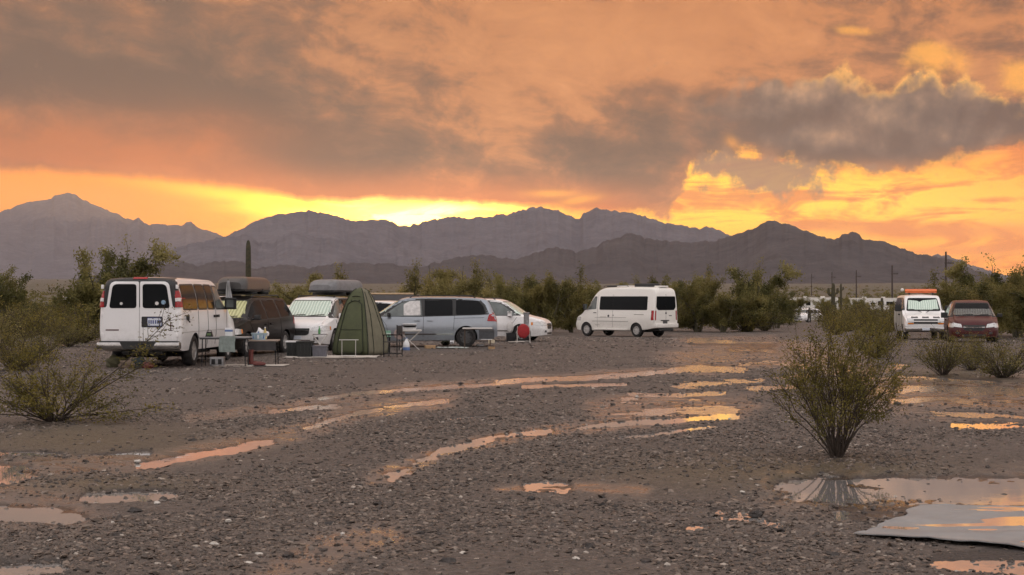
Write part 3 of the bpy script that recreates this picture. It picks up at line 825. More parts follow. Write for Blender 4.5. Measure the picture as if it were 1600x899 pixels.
def paint(name, c, rough=0.28, metal=0.0, dirt=0.5, coat=0.6, spec=0.5):
    if name in MATS: return MATS[name]
    b = NB(name)
    co = b.coords()
    sp = b.n('ShaderNodeSeparateXYZ'); b.l(co, sp.inputs[0])
    nz = b.noise(2.5, 5, 0.65); n2 = b.noise(14, 4, 0.7)
    low = b.step(0.95, 0.25, b.math('ADD', sp.outputs[2], b.math('MULTIPLY', nz, -0.35)))       # road dust thrown up along the sills
    dm = b.math('MULTIPLY', b.math('MULTIPLY', low, b.step(0.25, 0.75, n2)), dirt)
    col = b.mix(b.math('MULTIPLY', b.step(0.4, 0.75, nz), 0.12 * dirt), c, (0.30, 0.25, 0.21))
    col = b.mix(dm, col, (0.20, 0.165, 0.135))
    b.set(Base_Color=col, Metallic=metal, Coat_Weight=coat, Coat_Roughness=0.08, Specular_IOR_Level=spec)
    rr = b.n('ShaderNodeMapRange'); b.l(dm, rr.inputs[0]); rr.inputs[3].default_value = rough; rr.inputs[4].default_value = 0.7
    b.set(Roughness=rr.outputs[0]); MATS[name] = b.m
    return b.m
W_WHITE = paint('white_paint', (0.82, 0.81, 0.80), 0.28, 0.0, 0.28)
W_CREAM = paint('warm_white_paint', (0.80, 0.775, 0.72), 0.28, 0.0, 0.25)
W_BROWN = paint('dark_brown_paint', (0.011, 0.009, 0.008), 0.38, 0.0, 0.04, 0.08, 0.12)
W_SILVER = paint('silver_blue_paint', (0.30, 0.335, 0.375), 0.28, 0.35, 0.3)
W_RED = paint('dark_red_paint', (0.060, 0.005, 0.006), 0.36, 0.0, 0.10, 0.2, 0.25)
GLASS = mat('tinted_glass', (0.012, 0.013, 0.014), 0.09, 0, 0.0, spec=0.06)
GLASS_L = mat('clear_glass_dusk', (0.10, 0.115, 0.11), 0.05, 0, 0.25, 3.0, spec=0.6)
BLACK = mat('black_plastic', (0.018, 0.018, 0.018), 0.55, 0, 0.25, 12)
SEAM = mat('panel_gap', (0.02, 0.02, 0.02), 0.8, 0, 0.0)
CHROME = mat('bumper_chrome', (0.40, 0.39, 0.38), 0.16, 1.0, 0.1, 8)
RUBBER = mat('tyre_rubber', (0.022, 0.020, 0.019), 0.85, 0, 0.35, 14)
ALLOY = mat('alloy_rim', (0.52, 0.50, 0.48), 0.4, 0.35, 0.15, 10)
ALLOY_D = mat('dark_rim', (0.10, 0.10, 0.10), 0.45, 0.6, 0.2, 10)
LAMP = mat('headlamp_lens', (0.55, 0.55, 0.54), 0.12, 0.3, 0.3, 25)
AMBER = mat('amber_lens', (0.62, 0.20, 0.03), 0.15, 0, 0.2, 30)
REDL = mat('red_lens', (0.33, 0.012, 0.014), 0.15, 0, 0.25, 30)
WHITEL = mat('white_lens', (0.70, 0.66, 0.64), 0.15, 0, 0.15, 30)
PLATE = mat('plate_white', (0.62, 0.66, 0.72), 0.4, 0, 0.1, 30)
PLATE_B = mat('plate_blue', (0.05, 0.07, 0.22), 0.4, 0, 0.1, 30)
ROOFBOX_B = mat('black_roof_box_shell', (0.045, 0.043, 0.042), 0.32, 0, 0.25, 5, coat=0.2)
ROOFBOX_G = mat('grey_roof_box_shell', (0.17, 0.17, 0.175), 0.42, 0, 0.2, 5)
CURTAIN = mat('white_curtain_behind_glass', (0.55, 0.53, 0.51), 0.25, 0, 0.25, 9)
DGREY = mat('dark_grey_trim', (0.06, 0.06, 0.062), 0.5, 0, 0.2, 9)
def shade_mat(name, c0, c1):
    if name in MATS: return MATS[name]
    b = NB(name)
    w = b.n('ShaderNodeTexWave'); w.inputs['Scale'].default_value = 3.2; w.inputs['Distortion'].default_value = 2.5; w.bands_direction = 'Y'
    b.l(b.coords(), w.inputs['Vector'])
    b.set(Base_Color=b.ramp(w.outputs['Fac'], [(0.2, c0), (0.8, c1)]), Roughness=0.25, Metallic=0.15, Coat_Weight=0.6)
    b.bump(w.outputs['Fac'], 0.5, 0.03)
    MATS[name] = b.m; return b.m
SHADE_G = shade_mat('silver_green_sunshade', (0.40, 0.52, 0.44), (0.62, 0.74, 0.64))
SHADE_Y = shade_mat('yellow_sunshade', (0.34, 0.35, 0.15), (0.52, 0.53, 0.26))
SHADE_D = shade_mat('grey_sunshade', (0.05, 0.056, 0.052), (0.08, 0.088, 0.08))

class Car:
    """body lofted from curves along the length; local x forward, y left, z up, origin on the ground"""
    def __init__(s, name, paint_m, L, zt, wt, wbelt, wm, wb, zbelt, zb, r=0.10, crown=0.035, loc=(0, 0, 0), head=(0, 1)):
        s.root = empty(name, loc, math.atan2(head[1], head[0])); s.paint = paint_m; s.L = L
        F = {k: pchip(v) if isinstance(v, list) else (lambda x, c=v: np.full(np.shape(x), c)) for k, v in
             dict(zt=zt, wt=wt, wbelt=wbelt, wm=wm, wb=wb, zbelt=zbelt, zb=zb).items()}
        h = L / 2
        u = np.linspace(-1, 1, 90); xs = np.sign(u) * (1 - (1 - np.abs(u)) ** 1.35) * h
        rings = []
        for x in xs:
            q = {k: float(f(x)) for k, f in F.items()}
            zt_, zb_ = q['zt'], q['zb']
            zbe = min(q['zbelt'], zt_ - 0.10)
            rr = min(r, (zt_ - zbe) * 0.5)
            wt_ = q['wt']; wbe = q['wbelt']
            if q['zbelt'] > zt_ - 0.10: wt_ = min(wt_, wbe - 0.03)
            pts = [(0, zb_), (q['wb'] * 0.5, zb_), (q['wb'] - 0.06, zb_), (q['wb'] - 0.012, zb_ + 0.012), (q['wb'], zb_ + 0.06)]
            zm = zb_ + 0.5 * (zbe - zb_)
            side = pchip([(zb_ + 0.06, q['wb']), (zm, q['wm']), (zbe, wbe)])
            for k in range(1, 9):
                z = zb_ + 0.06 + (zbe - zb_ - 0.06) * k / 8; pts.append((float(side(z)), z))
            zc = zt_ - crown * min(1, wt_)
            p0 = (wbe, zbe); p1 = (wt_ + (wbe - wt_) * 0.06, zc - rr)
            for k in range(1, 6):
                t = k / 5; bulge = 0.02 * math.sin(PI * t); pts.append((p0[0] + (p1[0] - p0[0]) * t + bulge, p0[1] + (p1[1] - p0[1]) * t))
            p2 = (wt_ - rr * 1.1, zc + 0.004); cpt = (wt_, zc)
            for k in range(1, 6):
                t = k / 5
                pts.append(((1 - t) ** 2 * p1[0] + 2 * t * (1 - t) * cpt[0] + t * t * p2[0], (1 - t) ** 2 * p1[1] + 2 * t * (1 - t) * cpt[1] + t * t * p2[1]))
            for k in range(1, 5):
                y = p2[0] * (1 - k / 4); pts.append((y, p2[1] + (zt_ - p2[1]) * (1 - (y / p2[0]) ** 2)))
            ring = [(x, y, z) for y, z in pts] + [(x, -y, z) for y, z in pts[-2:0:-1]]
            rings.append(ring)
        n = len(rings[0]); vs = [v for ring in rings for v in ring]; fs = []
        for i in range(len(rings) - 1):
            for j in range(n): fs.append((i * n + j, i * n + (j + 1) % n, (i + 1) * n + (j + 1) % n, (i + 1) * n + j))
        fs.append(tuple(range(n - 1, -1, -1))); fs.append(tuple((len(rings) - 1) * n + j for j in range(n)))
        s.mb = MB().add(vs, fs); s.seq = 0
        me = bpy.data.meshes.new('tmp'); me.from_pydata(vs, [], fs)
        bm = bmesh.new(); bm.from_mesh(me); bmesh.ops.recalc_face_normals(bm, faces=bm.faces)
        s.bvh = BVHTree.FromBMesh(bm); bm.free(); bpy.data.meshes.remove(me)
    def finish(s, wheels, r_wheel, arch=1.17, track=0.0, width=0.24, rim_m=None, spokes=5, arch_lip=None):
        """cut the wheel arches, add body and wheels; wheels: x of the axles"""
        o = s.mb.build('body', s.paint, s.root, True, 38)
        o.data.materials.append(BLACK)
        cut = MB()
        hw = max(abs(v[1]) for v in s.mb.v)
        for x in wheels:
            for sg in (1, -1):
                y0, y1 = sorted((sg * (hw - 0.36), sg * (hw + 0.2)))
                cut.lathe([(r_wheel * arch, y0), (r_wheel * arch, y1)], 36, 'Y', (x, 0, r_wheel))
        co = cut.build('tmpcut', BLACK, None, False)
        co.parent = s.root
        md = o.modifiers.new('cut', 'BOOLEAN'); md.operation = 'DIFFERENCE'; md.object = co; md.solver = 'EXACT'
        try: md.material_mode = 'TRANSFER'
        except Exception: pass
        dg = bpy.context.evaluated_depsgraph_get()
        me = bpy.data.meshes.new_from_object(o.evaluated_get(dg))
        o.modifiers.clear(); old = o.data; o.data = me; me.name = 'body'
        bpy.data.meshes.remove(old); cm = co.data; bpy.data.objects.remove(co); bpy.data.meshes.remove(cm)
        me.set_sharp_from_angle(angle=math.radians(38))
        if arch_lip:
            for x in wheels:
                for sg in (1, -1):
                    pts = []
                    for k in range(15):
                        a = PI * (-0.04 + 1.08 * k / 14); xx = x + math.cos(a) * r_wheel * arch * 1.03; zz = r_wheel + math.sin(a) * r_wheel * arch * 1.03
                        hit = s.bvh.ray_cast(Vector((xx, sg * 3, zz)), Vector((0, -sg, 0)))
                        if hit[0]: pts.append(hit[0])
                    if len(pts) > 4: MB().tube(pts, 0.035, 6).build('wheel_arch', arch_lip, s.root)
        for x in wheels:
            for sg in (1, -1):
                s.wheel(x, sg * (hw - width * 0.5 - 0.02 - track), sg, r_wheel, width, rim_m or ALLOY, spokes)
        return s
    def wheel(s, x, y, sg, r, w, rim_m, spokes):
        e = empty('wheel', (x, y, r), 0, s.root)
        t = MB().lathe([(r * 0.62, -w / 2 + 0.01), (r * 0.82, -w / 2), (r * 0.95, -w / 2 + 0.015), (r, -w / 2 + 0.05), (r, w / 2 - 0.05), (r * 0.95, w / 2 - 0.015), (r * 0.82, w / 2), (r * 0.62, w / 2 - 0.01)], 32, 'Y', close=True)
        t.build('tyre', RUBBER, e)
        rm = MB().lathe([(r * 0.62, -w * 0.4), (r * 0.64, sg * 0.0), (r * 0.64, w * 0.4), (r * 0.58, w * 0.42), (r * 0.55, w * 0.30), (r * 0.56, -w * 0.3), (r * 0.58, -w * 0.42)], 28, 'Y', close=True)
        f = sg * w * 0.36
        rm.lathe([(0.0, f + sg * 0.012), (r * 0.15, f + sg * 0.010), (r * 0.17, f - sg * 0.03)], 16, 'Y')
        for k in range(spokes):
            a = 2 * PI * k / spokes + 0.3
            c, sn = math.cos(a), math.sin(a); wd = r * 0.085
            P = []
            for (rad, ww) in ((r * 0.12, wd * 0.9), (r * 0.6, wd * 1.25)):
                for sd_ in (-1, 1):
                    for dy_ in (0.0, -0.045):
                        P.append((c * rad - sn * sd_ * ww, f + sg * dy_, sn * rad + c * sd_ * ww))
            rm.add(P, [(0, 2, 6, 4), (1, 5, 7, 3), (0, 4, 5, 1), (2, 3, 7, 6), (0, 1, 3, 2), (4, 6, 7, 5)])
        rm.build('rim', rim_m, e)
        MB().lathe([(r * 0.56, 0.0), (r * 0.56, -sg * 0.02)], 24, 'Y', (0, sg * w * 0.05, 0)).build('brake_disc', DGREY, e)
    def patch(s, name, poly, side, m, off=0.006, parent=None, grid=0.07, thick=0.02, round_=0.0, smooth=True, label=None):
        """a panel that follows the body: poly in (x,z) for L/R, (y,z) for F/B, (x,y) for T"""
        if round_: poly = round_poly(poly, round_)
        pts = []
        for i in range(len(poly)):
            a = Vector(poly[i]); b_ = Vector(poly[(i + 1) % len(poly)]); n = max(1, int((b_ - a).length / grid))
            for k in range(n): pts.append(a.lerp(b_, k / n))
        nb = len(pts)
        xs = [p.x for p in pts]; ys = [p.y for p in pts]
        ins = []
        gx = np.arange(min(xs) + grid / 2, max(xs), grid); gy = np.arange(min(ys) + grid / 2, max(ys), grid)
        for x in gx:
            for y in gy:
                if in_poly(x, y, pts) and min((Vector((x, y)) - p).length for p in pts) > grid * 0.45: ins.append(Vector((x, y)))
        vv, ee, ff, *_ = delaunay_2d_cdt(pts + ins, [(i, (i + 1) % nb) for i in range(nb)], [], 1, 1e-5)
        out = []; inn = []
        for p in vv:
            if side in 'LR':
                sg = 1 if side == 'L' else -1; o_ = Vector((p.x, sg * 4, p.y)); d = Vector((0, -sg, 0))
            elif side in 'FB':
                sg = 1 if side == 'F' else -1; o_ = Vector((sg * 8, p.x, p.y)); d = Vector((-sg, 0, 0))
            else: o_ = Vector((p.x, p.y, 6)); d = Vector((0, 0, -1))
            hit = s.bvh.ray_cast(o_, d)
            if hit[0] is None:
                near = s.bvh.find_nearest(o_ + d * (4 if side in 'LR' else 8 - s.L / 2 if side in 'FB' else 4)); hit = near
            nrm = hit[1]
            if nrm.dot(d) > 0: nrm = -nrm
            out.append(hit[0] + nrm * off); inn.append(hit[0] - nrm * thick)
        n = len(out)
        bnd = {}
        for f in ff:
            for i in range(len(f)):
                e = (f[i], f[(i + 1) % len(f)]); bnd[e] = 1
        fs = [tuple(f) for f in ff]
        for (a, b_) in list(bnd):
            if (b_, a) not in bnd: fs.append((a, b_, b_ + n, a + n))
        mb = MB().add(out + inn, fs)
        o = mb.build(name, m, parent or s.root, smooth, 40)
        if label: o['label'] = label
        return o
    def line(s, name, pts, side, m=None, w=0.012, parent=None, off=0.003):
        out = []
        for i in range(len(pts) - 1):
            a = Vector(pts[i]); b_ = Vector(pts[i + 1]); n = max(1, int((b_ - a).length / 0.08))
            for k in range(n + (1 if i == len(pts) - 2 else 0)):
                p = a.lerp(b_, k / n)
                if side in 'LR': sg = 1 if side == 'L' else -1; o_ = Vector((p.x, sg * 4, p.y)); d = Vector((0, -sg, 0))
                elif side in 'FB': sg = 1 if side == 'F' else -1; o_ = Vector((sg * 8, p.x, p.y)); d = Vector((-sg, 0, 0))
                else: o_ = Vector((p.x, p.y, 6)); d = Vector((0, 0, -1))
                hit = s.bvh.ray_cast(o_, d)
                if hit[0] is not None: out.append(hit[0] + (hit[1] if hit[1].dot(d) < 0 else -hit[1]) * off)
        if len(out) > 1: return MB().tube(out, w / 2, 5).build(name, m or SEAM, parent or s.root)
    def mirror(s, x, z, m, sg, size=(0.10, 0.20, 0.16), out=0.10):
        hit = s.bvh.ray_cast(Vector((x, sg * 4, z)), Vector((0, -sg, 0)))
        y = abs(hit[0].y)
        mb = MB().box(x - size[0] / 2, x + size[0] / 2, sg * (y + out * 0.5), sg * (y + out * 0.5 + size[1]), z, z + size[2], 0.035)
        e = mb.build('mirror', m, s.root)
        MB().tube([(x, sg * (y - 0.03), z + 0.02), (x, sg * (y + out), z + 0.04)], 0.03, 6).build('mirror_arm', BLACK, e)
        MB().box(x - size[0] / 2 - 0.006, x - size[0] / 2 + 0.004, sg * (y + out * 0.5 + 0.02), sg * (y + out * 0.5 + size[1] - 0.02), z + 0.02, z + size[2] - 0.02, 0.002).build('mirror_glass', GLASS_L, e)
    def handle(s, x, z, sg, m=None):
        hit = s.bvh.ray_cast(Vector((x, sg * 4, z)), Vector((0, -sg, 0)))
        y = hit[0].y
        MB().box(x - 0.10, x + 0.10, y - 0.01, y + 0.0 + sg * 0.035, z - 0.02, z + 0.02, 0.012).build('door_handle', m or BLACK, s.root)
def in_poly(x, y, pts):
    c = False; n = len(pts); j = n - 1
    for i in range(n):
        a, b_ = pts[i], pts[j]
        if (a.y > y) != (b_.y > y) and x < (b_.x - a.x) * (y - a.y) / (b_.y - a.y) + a.x: c = not c
        j = i
    return c
def round_poly(poly, r):
    P = [Vector(p) for p in poly]; out = []
    for i in range(len(P)):
        p, a, b_ = P[i], P[i - 1], P[(i + 1) % len(P)]
        da = (a - p); db = (b_ - p); ra = min(r, da.length * 0.45); rb = min(r, db.length * 0.45)
        q0 = p + da.normalized() * ra; q1 = p + db.normalized() * rb
        for k in range(4):
            t = k / 3; out.append((1 - t) ** 2 * q0 + 2 * t * (1 - t) * p + t * t * q1)
    return out

# ---------------------------------------------------------------- full-size van
def full_van(name, loc, head, paint_m, rear=True):
    c = Car(name, paint_m, 5.7,
            zt=[(-2.85, 2.06), (-2.82, 2.12), (-2.75, 2.155), (-2.5, 2.18), (-1, 2.2), (0.7, 2.19), (1.0, 2.13), (1.15, 2.04), (1.9, 1.36), (2.05, 1.30), (2.45, 1.20), (2.7, 1.10), (2.80, 1.02), (2.85, 0.92)],
            wt=[(-2.85, 0.80), (-2.80, 0.835), (-2.7, 0.85), (0.8, 0.83), (1.9, 0.86), (2.6, 0.86), (2.85, 0.82)],
            wbelt=[(-2.85, 0.93), (-2.80, 0.97), (-2.7, 0.985), (1.6, 0.985), (2.4, 0.95), (2.75, 0.90), (2.85, 0.84)],
            wm=[(-2.85, 0.95), (-2.80, 0.99), (-2.7, 1.005), (1.8, 1.005), (2.5, 0.98), (2.78, 0.93), (2.85, 0.86)],
            wb=[(-2.85, 0.92), (-2.7, 0.96), (2.3, 0.96), (2.75, 0.90), (2.85, 0.80)], zbelt=1.40, zb=[(-2.85, 0.46), (-2.5, 0.40), (2.4, 0.40), (2.85, 0.46)], r=0.14, crown=0.05, loc=loc, head=head)
    for sg, sd_ in ((1, 'L'), (-1, 'R')):
        pw = []
        pw.append(c.patch('rear_side_window', [(-2.62, 1.42), (-2.55, 1.98), (-1.35, 2.0), (-1.35, 1.42)], sd_, GLASS, round_=0.08))
        pw.append(c.patch('side_window', [(-1.22, 1.42), (-1.22, 2.0), (-0.42, 2.0), (-0.42, 1.42)], sd_, GLASS, round_=0.07))
        pw.append(c.patch('side_window', [(-0.30, 1.42), (-0.30, 2.0), (0.36, 2.0), (0.36, 1.42)], sd_, GLASS, round_=0.07))
        pw.append(c.patch('door_window', [(0.50, 1.42), (0.50, 1.98), (0.98, 1.97), (1.60, 1.46), (1.58, 1.42)], sd_, GLASS_L, round_=0.05))
        for q in ([(-2.66, 1.385), (-2.59, 2.015), (-1.31, 2.035), (-1.31, 1.385)], [(-1.26, 1.385), (-1.26, 2.035), (-0.38, 2.035), (-0.38, 1.385)], [(-0.34, 1.385), (-0.34, 2.035), (0.40, 2.035), (0.40, 1.385)], [(0.46, 1.385), (0.46, 2.015), (1.0, 2.005), (1.66, 1.455), (1.62, 1.385)]):
            c.patch('window_seal', q, sd_, BLACK, 0.002, round_=0.09)
        for x in (-0.36, 0.43, -1.28):
            c.line('door_seam', [(x, 0.5), (x, 2.02)], sd_)
        c.line('door_seam', [(1.5, 0.55), (1.62, 1.40)], sd_)
        c.line('body_crease', [(-2.6, 0.86), (2.2, 0.86)], sd_, mat('painted_crease_shade', (0.30, 0.29, 0.28), 0.5), 0.010)  # grey line painted as the shade along the crease
        for x in (0.30, 0.55): c.handle(x, 1.22, sg)
        c.mirror(1.42, 1.42, BLACK, sg, (0.12, 0.22, 0.24), 0.10)
    c.patch('windscreen', [(-0.80, 1.40), (-0.68, 2.02), (0.68, 2.02), (0.80, 1.40)], 'F', GLASS, round_=0.08)
    return c
# ---------------------------------------------------------------- minivan
def minivan(name, loc, head, paint_m, rim=None, spokes=5, windscreen=None, front_glass=None, rails=True):
    c = Car(name, paint_m, 5.14,
            zt=[(-2.57, 0.92), (-2.55, 1.02), (-2.50, 1.12), (-2.40, 1.36), (-2.27, 1.60), (-2.15, 1.685), (-1.9, 1.72), (-1.0, 1.75), (0.0, 1.75), (0.45, 1.735), (0.72, 1.68), (0.95, 1.56), (1.60, 1.14), (1.75, 1.08), (2.15, 0.99), (2.40, 0.90), (2.52, 0.80), (2.57, 0.68)],
            wt=[(-2.57, 0.62), (-2.3, 0.68), (-1.8, 0.70), (0.5, 0.69), (1.5, 0.74), (2.2, 0.74), (2.57, 0.55)],
            wbelt=[(-2.57, 0.78), (-2.45, 0.88), (-2.2, 0.93), (-1.6, 0.95), (1.3, 0.95), (2.0, 0.92), (2.35, 0.83), (2.5, 0.70), (2.57, 0.58)],
            wm=[(-2.57, 0.82), (-2.45, 0.92), (-2.2, 0.97), (-1.6, 0.99), (1.4, 0.99), (2.0, 0.97), (2.35, 0.89), (2.5, 0.76), (2.57, 0.62)],
            wb=[(-2.57, 0.78), (-2.3, 0.90), (2.0, 0.92), (2.4, 0.82), (2.57, 0.56)], zbelt=[(-2.57, 1.10), (1.4, 1.03), (2.57, 0.95)], zb=[(-2.57, 0.36), (-2.2, 0.25), (2.1, 0.22), (2.57, 0.28)], r=0.11, crown=0.045, loc=loc, head=head)
    fg = front_glass or GLASS_L
    for sg, sd_ in ((1, 'L'), (-1, 'R')):
        c.patch('door_window', [(1.40, 1.065), (0.78, 1.50), (0.48, 1.61), (0.06, 1.635), (0.02, 1.075)], sd_, fg, round_=0.04)
        c.patch('window_frame', [(1.56, 1.055), (0.80, 1.585), (0.46, 1.665), (0.0, 1.68), (-1.2, 1.675), (-1.98, 1.63), (-2.16, 1.45), (-2.28, 1.13), (-1.9, 1.105), (0.0, 1.05)], sd_, BLACK, off=0.002, round_=0.03)
        c.patch('side_window', [(-0.06, 1.085), (-0.06, 1.635), (-1.02, 1.63), (-1.02, 1.10)], sd_, GLASS, round_=0.04)
        c.patch('rear_side_window', [(-1.14, 1.11), (-1.14, 1.63), (-1.90, 1.60), (-2.08, 1.42), (-2.16, 1.14)], sd_, GLASS, round_=0.06)
        for pts in ([(0.0, 0.36), (-0.02, 1.06)], [(-1.05, 0.62), (-1.08, 1.09)], [(1.18, 0.40), (1.25, 0.75), (1.42, 1.0)]): c.line('door_seam', pts, sd_)
        c.line('slide_rail', [(-1.08, 1.0), (-2.1, 1.02)], sd_)
        c.patch('sill_strip', [(1.15, 0.43), (1.15, 0.47), (-1.05, 0.48), (-1.05, 0.44)], sd_, CHROME, 0.010)
        for x in (0.20, -0.24): c.handle(x, 0.92, sg, paint_m)
        c.mirror(1.16, 1.05, BLACK if paint_m is not W_WHITE or name != 'white_minivan' else paint_m, sg, (0.12, 0.20, 0.15), 0.08)
        c.patch('tail_lamp', [(-2.565, 0.88), (-2.20, 0.90), (-2.27, 1.12), (-2.44, 1.22), (-2.50, 1.16)], sd_, REDL, 0.012, round_=0.03)
        c.patch('headlamp', [(2.08, 0.66), (2.02, 0.80), (2.30, 0.82), (2.45, 0.74), (2.46, 0.64)], sd_, LAMP, 0.010, round_=0.02)
        c.patch('turn_signal', [(2.01, 0.68), (2.0, 0.79), (2.08, 0.80), (2.09, 0.68)], sd_, AMBER, 0.014)
        c.patch('headlamp_front', [(sg * 0.45, 0.64), (sg * 0.50, 0.78), (sg * 0.82, 0.83), (sg * 0.84, 0.68)], 'F', LAMP, 0.014, round_=0.03)
        c.patch('fog_lamp', [(sg * 0.56, 0.38), (sg * 0.56, 0.46), (sg * 0.70, 0.47), (sg * 0.70, 0.39)], 'F', DGREY, 0.008)
        if rails:
            MB().tube([(0.45, sg * 0.60, 1.70), (0.36, sg * 0.605, 1.765), (-1.7, sg * 0.61, 1.775), (-1.82, sg * 0.61, 1.69)], 0.022, 6).build('roof_rail', BLACK, c.root)
    c.patch('windscreen', [(-0.77, 1.12), (-0.63, 1.60), (0.63, 1.60), (0.77, 1.12)], 'F', windscreen or GLASS_L, 0.008, round_=0.06)
    c.patch('windscreen_border', [(-0.80, 1.09), (-0.655, 1.63), (0.655, 1.63), (0.80, 1.09)], 'F', BLACK, 0.003, round_=0.06)
    c.patch('grille', [(-0.40, 0.56), (-0.43, 0.74), (0.43, 0.74), (0.40, 0.56), (0.3, 0.52), (-0.3, 0.52)], 'F', BLACK, 0.010, round_=0.04)
    c.patch('grille_bar', [(-0.42, 0.645), (-0.42, 0.67), (0.42, 0.67), (0.42, 0.645)], 'F', CHROME, 0.020)
    c.patch('air_intake', [(-0.45, 0.30), (-0.45, 0.38), (0.45, 0.38), (0.45, 0.30)], 'F', BLACK, 0.008)
    c.patch('rear_window', [(-0.62, 1.18), (-0.56, 1.56), (0.56, 1.56), (0.62, 1.18)], 'B', GLASS, 0.006, round_=0.05)
    MB().tube([(1.72, -0.60, 1.115), (1.62, -0.25, 1.16), (1.60, 0.0, 1.165)], 0.012, 5).build('wiper', BLACK, c.root)
    MB().tube([(1.74, 0.05, 1.115), (1.62, 0.35, 1.15), (1.58, 0.62, 1.17)], 0.012, 5).build('wiper', BLACK, c.root)
    c.finish((1.60, -1.48), 0.345, 1.15, rim_m=rim or ALLOY, spokes=spokes, arch_lip=None)
    return c
def roof_box(name, parent_loc, rz, L, W, H, m, label, z0, nose=0.35, grp=None):
    """a streamlined cargo box on two bars: its own thing, strapped to the roof"""
    e = empty(name, (parent_loc[0], parent_loc[1], z0), rz)
    rings = []; n = 20
    for x in np.concatenate([np.linspace(-0.5, -0.4, 5), np.linspace(-0.36, 0.30, 10), np.linspace(0.34, 0.5, 8)]):
        k = 1.0
        if x > 0.30: k = 1 - ((x - 0.30) / 0.20) ** 2 * (1 - nose)
        if x < -0.40: k = 1 - ((-0.40 - x) / 0.10) ** 2 * 0.35
        kw = 1.0
        if x > 0.38: kw = 1 - ((x - 0.38) / 0.12) ** 2 * 0.25
        if x < -0.44: kw = 1 - ((-0.44 - x) / 0.06) ** 2 * 0.15
        ring = []
        for j in range(n):
            a = PI * j / (n - 1); cs, sn = math.cos(a), math.sin(a)
            ring.append((x * L, math.copysign(abs(cs) ** 0.35, cs) * W / 2 * kw, 0.10 + (abs(sn) ** 0.55) * (H * 0.72) * k))
        rings.append(ring)
    m_ = len(rings); vs = [p for r_ in rings for p in r_]; fs = []
    for i in range(m_ - 1):
        for j in range(n - 1): fs.append((i * n + j, i * n + j + 1, (i + 1) * n + j + 1, (i + 1) * n + j))
    fs.append(tuple(range(n))); fs.append(tuple((m_ - 1) * n + j for j in range(n)))
    fs.append(tuple(i * n for i in range(m_)) + tuple(i * n + n - 1 for i in range(m_ - 1, -1, -1)))
    MB().add(vs, fs).build('lid', m, e)
    MB().box(-L * 0.485, L * 0.47, -W * 0.485, W * 0.485, 0.03, 0.098, 0.025).build('tray', BLACK, e)
    for x in (-L * 0.22, L * 0.22): MB().box(x - 0.03, x + 0.03, -0.62, 0.62, -0.055, 0.028, 0.01).build('crossbar', BLACK, e)
    for sg in (1, -1):
        MB().box(-L * 0.2, -L * 0.2 + 0.08, sg * W * 0.5 - 0.012, sg * W * 0.5 + 0.012, 0.07, 0.13, 0.004).build('latch', DGREY, e)
    tag(e, label, 'roof box', grp)
    return e

# ================================================================ parked vehicles
# ---- white passenger van seen from behind
VH = Vector((math.sin(math.radians(3.0)), math.cos(math.radians(3.0))))
VL = Vector((-8.72, 38.1, 0.0))
van = full_van('passenger_van', VL, VH, W_WHITE)
tag(van.root, 'white full-size passenger van seen from behind, nearest of the camp vehicles', 'van')
M_trimblk = mat('black_pillar_trim', (0.016, 0.016, 0.017), 0.35, 0, 0.15, 9)
# black frame round the upper rear, then the two white doors with their glass
van.patch('rear_pillar_trim', [(0.955, 1.46), (0.945, 1.84), (0.87, 2.0), (0.80, 2.10), (0.72, 2.150), (-0.72, 2.150), (-0.80, 2.10), (-0.87, 2.0), (-0.945, 1.84), (-0.955, 1.46)], 'B', M_trimblk, 0.020, round_=0.04, grid=0.03)
for sd_ in 'LR':
    van.patch('corner_trim', [(-2.84, 1.84), (-2.72, 1.83), (-2.69, 1.98), (-2.66, 2.07), (-2.84, 2.07)], sd_, M_trimblk, 0.012, grid=0.025)
for sg in (1, -1):
    d = van.patch('rear_door', [(sg * 0.012, 0.66), (sg * 0.012, 2.065), (sg * 0.62, 2.065), (sg * 0.715, 2.01), (sg * 0.80, 1.47), (sg * 0.885, 1.44), (sg * 0.90, 0.66)], 'B', W_WHITE, 0.028, round_=0.04, grid=0.05)
    w = van.patch('window', [(sg * 0.075, 1.44), (sg * 0.075, 2.015), (sg * 0.58, 2.015), (sg * 0.655, 1.96), (sg * 0.735, 1.44)], 'B', GLASS, 0.034, parent=d, round_=0.07)
    van.patch('lower_pressing', [(sg * 0.06, 0.70), (sg * 0.06, 0.84), (sg * 0.86, 0.84), (sg * 0.87, 0.70)], 'B', W_WHITE, 0.033, parent=d, round_=0.03)
    for z in (0.80, 1.30, 1.95):
        MB().box(-2.885, -2.82, sg * 0.90 - 0.03, sg * 0.90 + 0.03, z - 0.05, z + 0.05, 0.012).build('hinge', W_WHITE, d)
    # tail lamps wrap the corner
    t = van.patch('tail_lamp', [(sg * 0.86, 1.46), (sg * 0.865, 1.60), (sg * 0.84, 1.85), (sg * 0.955, 1.85), (sg * 0.985, 1.46)], 'B', REDL, 0.032, round_=0.015, grid=0.025)
    van.patch('reversing_lens', [(sg * 0.865, 1.60), (sg * 0.862, 1.68), (sg * 0.966, 1.68), (sg * 0.972, 1.60)], 'B', WHITEL, 0.042, parent=t, grid=0.02)
    van.patch('tail_lamp_side', [(-2.84, 1.46), (-2.84, 1.85), (-2.72, 1.83), (-2.70, 1.46)], 'L' if sg > 0 else 'R', REDL, 0.022, round_=0.015, grid=0.025)
van.patch('brake_lamp', [(-0.17, 2.118), (-0.17, 2.150), (0.17, 2.150), (0.17, 2.118)], 'B', REDL, 0.034)
pr = van.patch('plate_recess', [(-0.05, 0.985), (-0.05, 1.24), (-0.56, 1.24), (-0.56, 0.985)], 'B', M_trimblk, 0.036, round_=0.03)
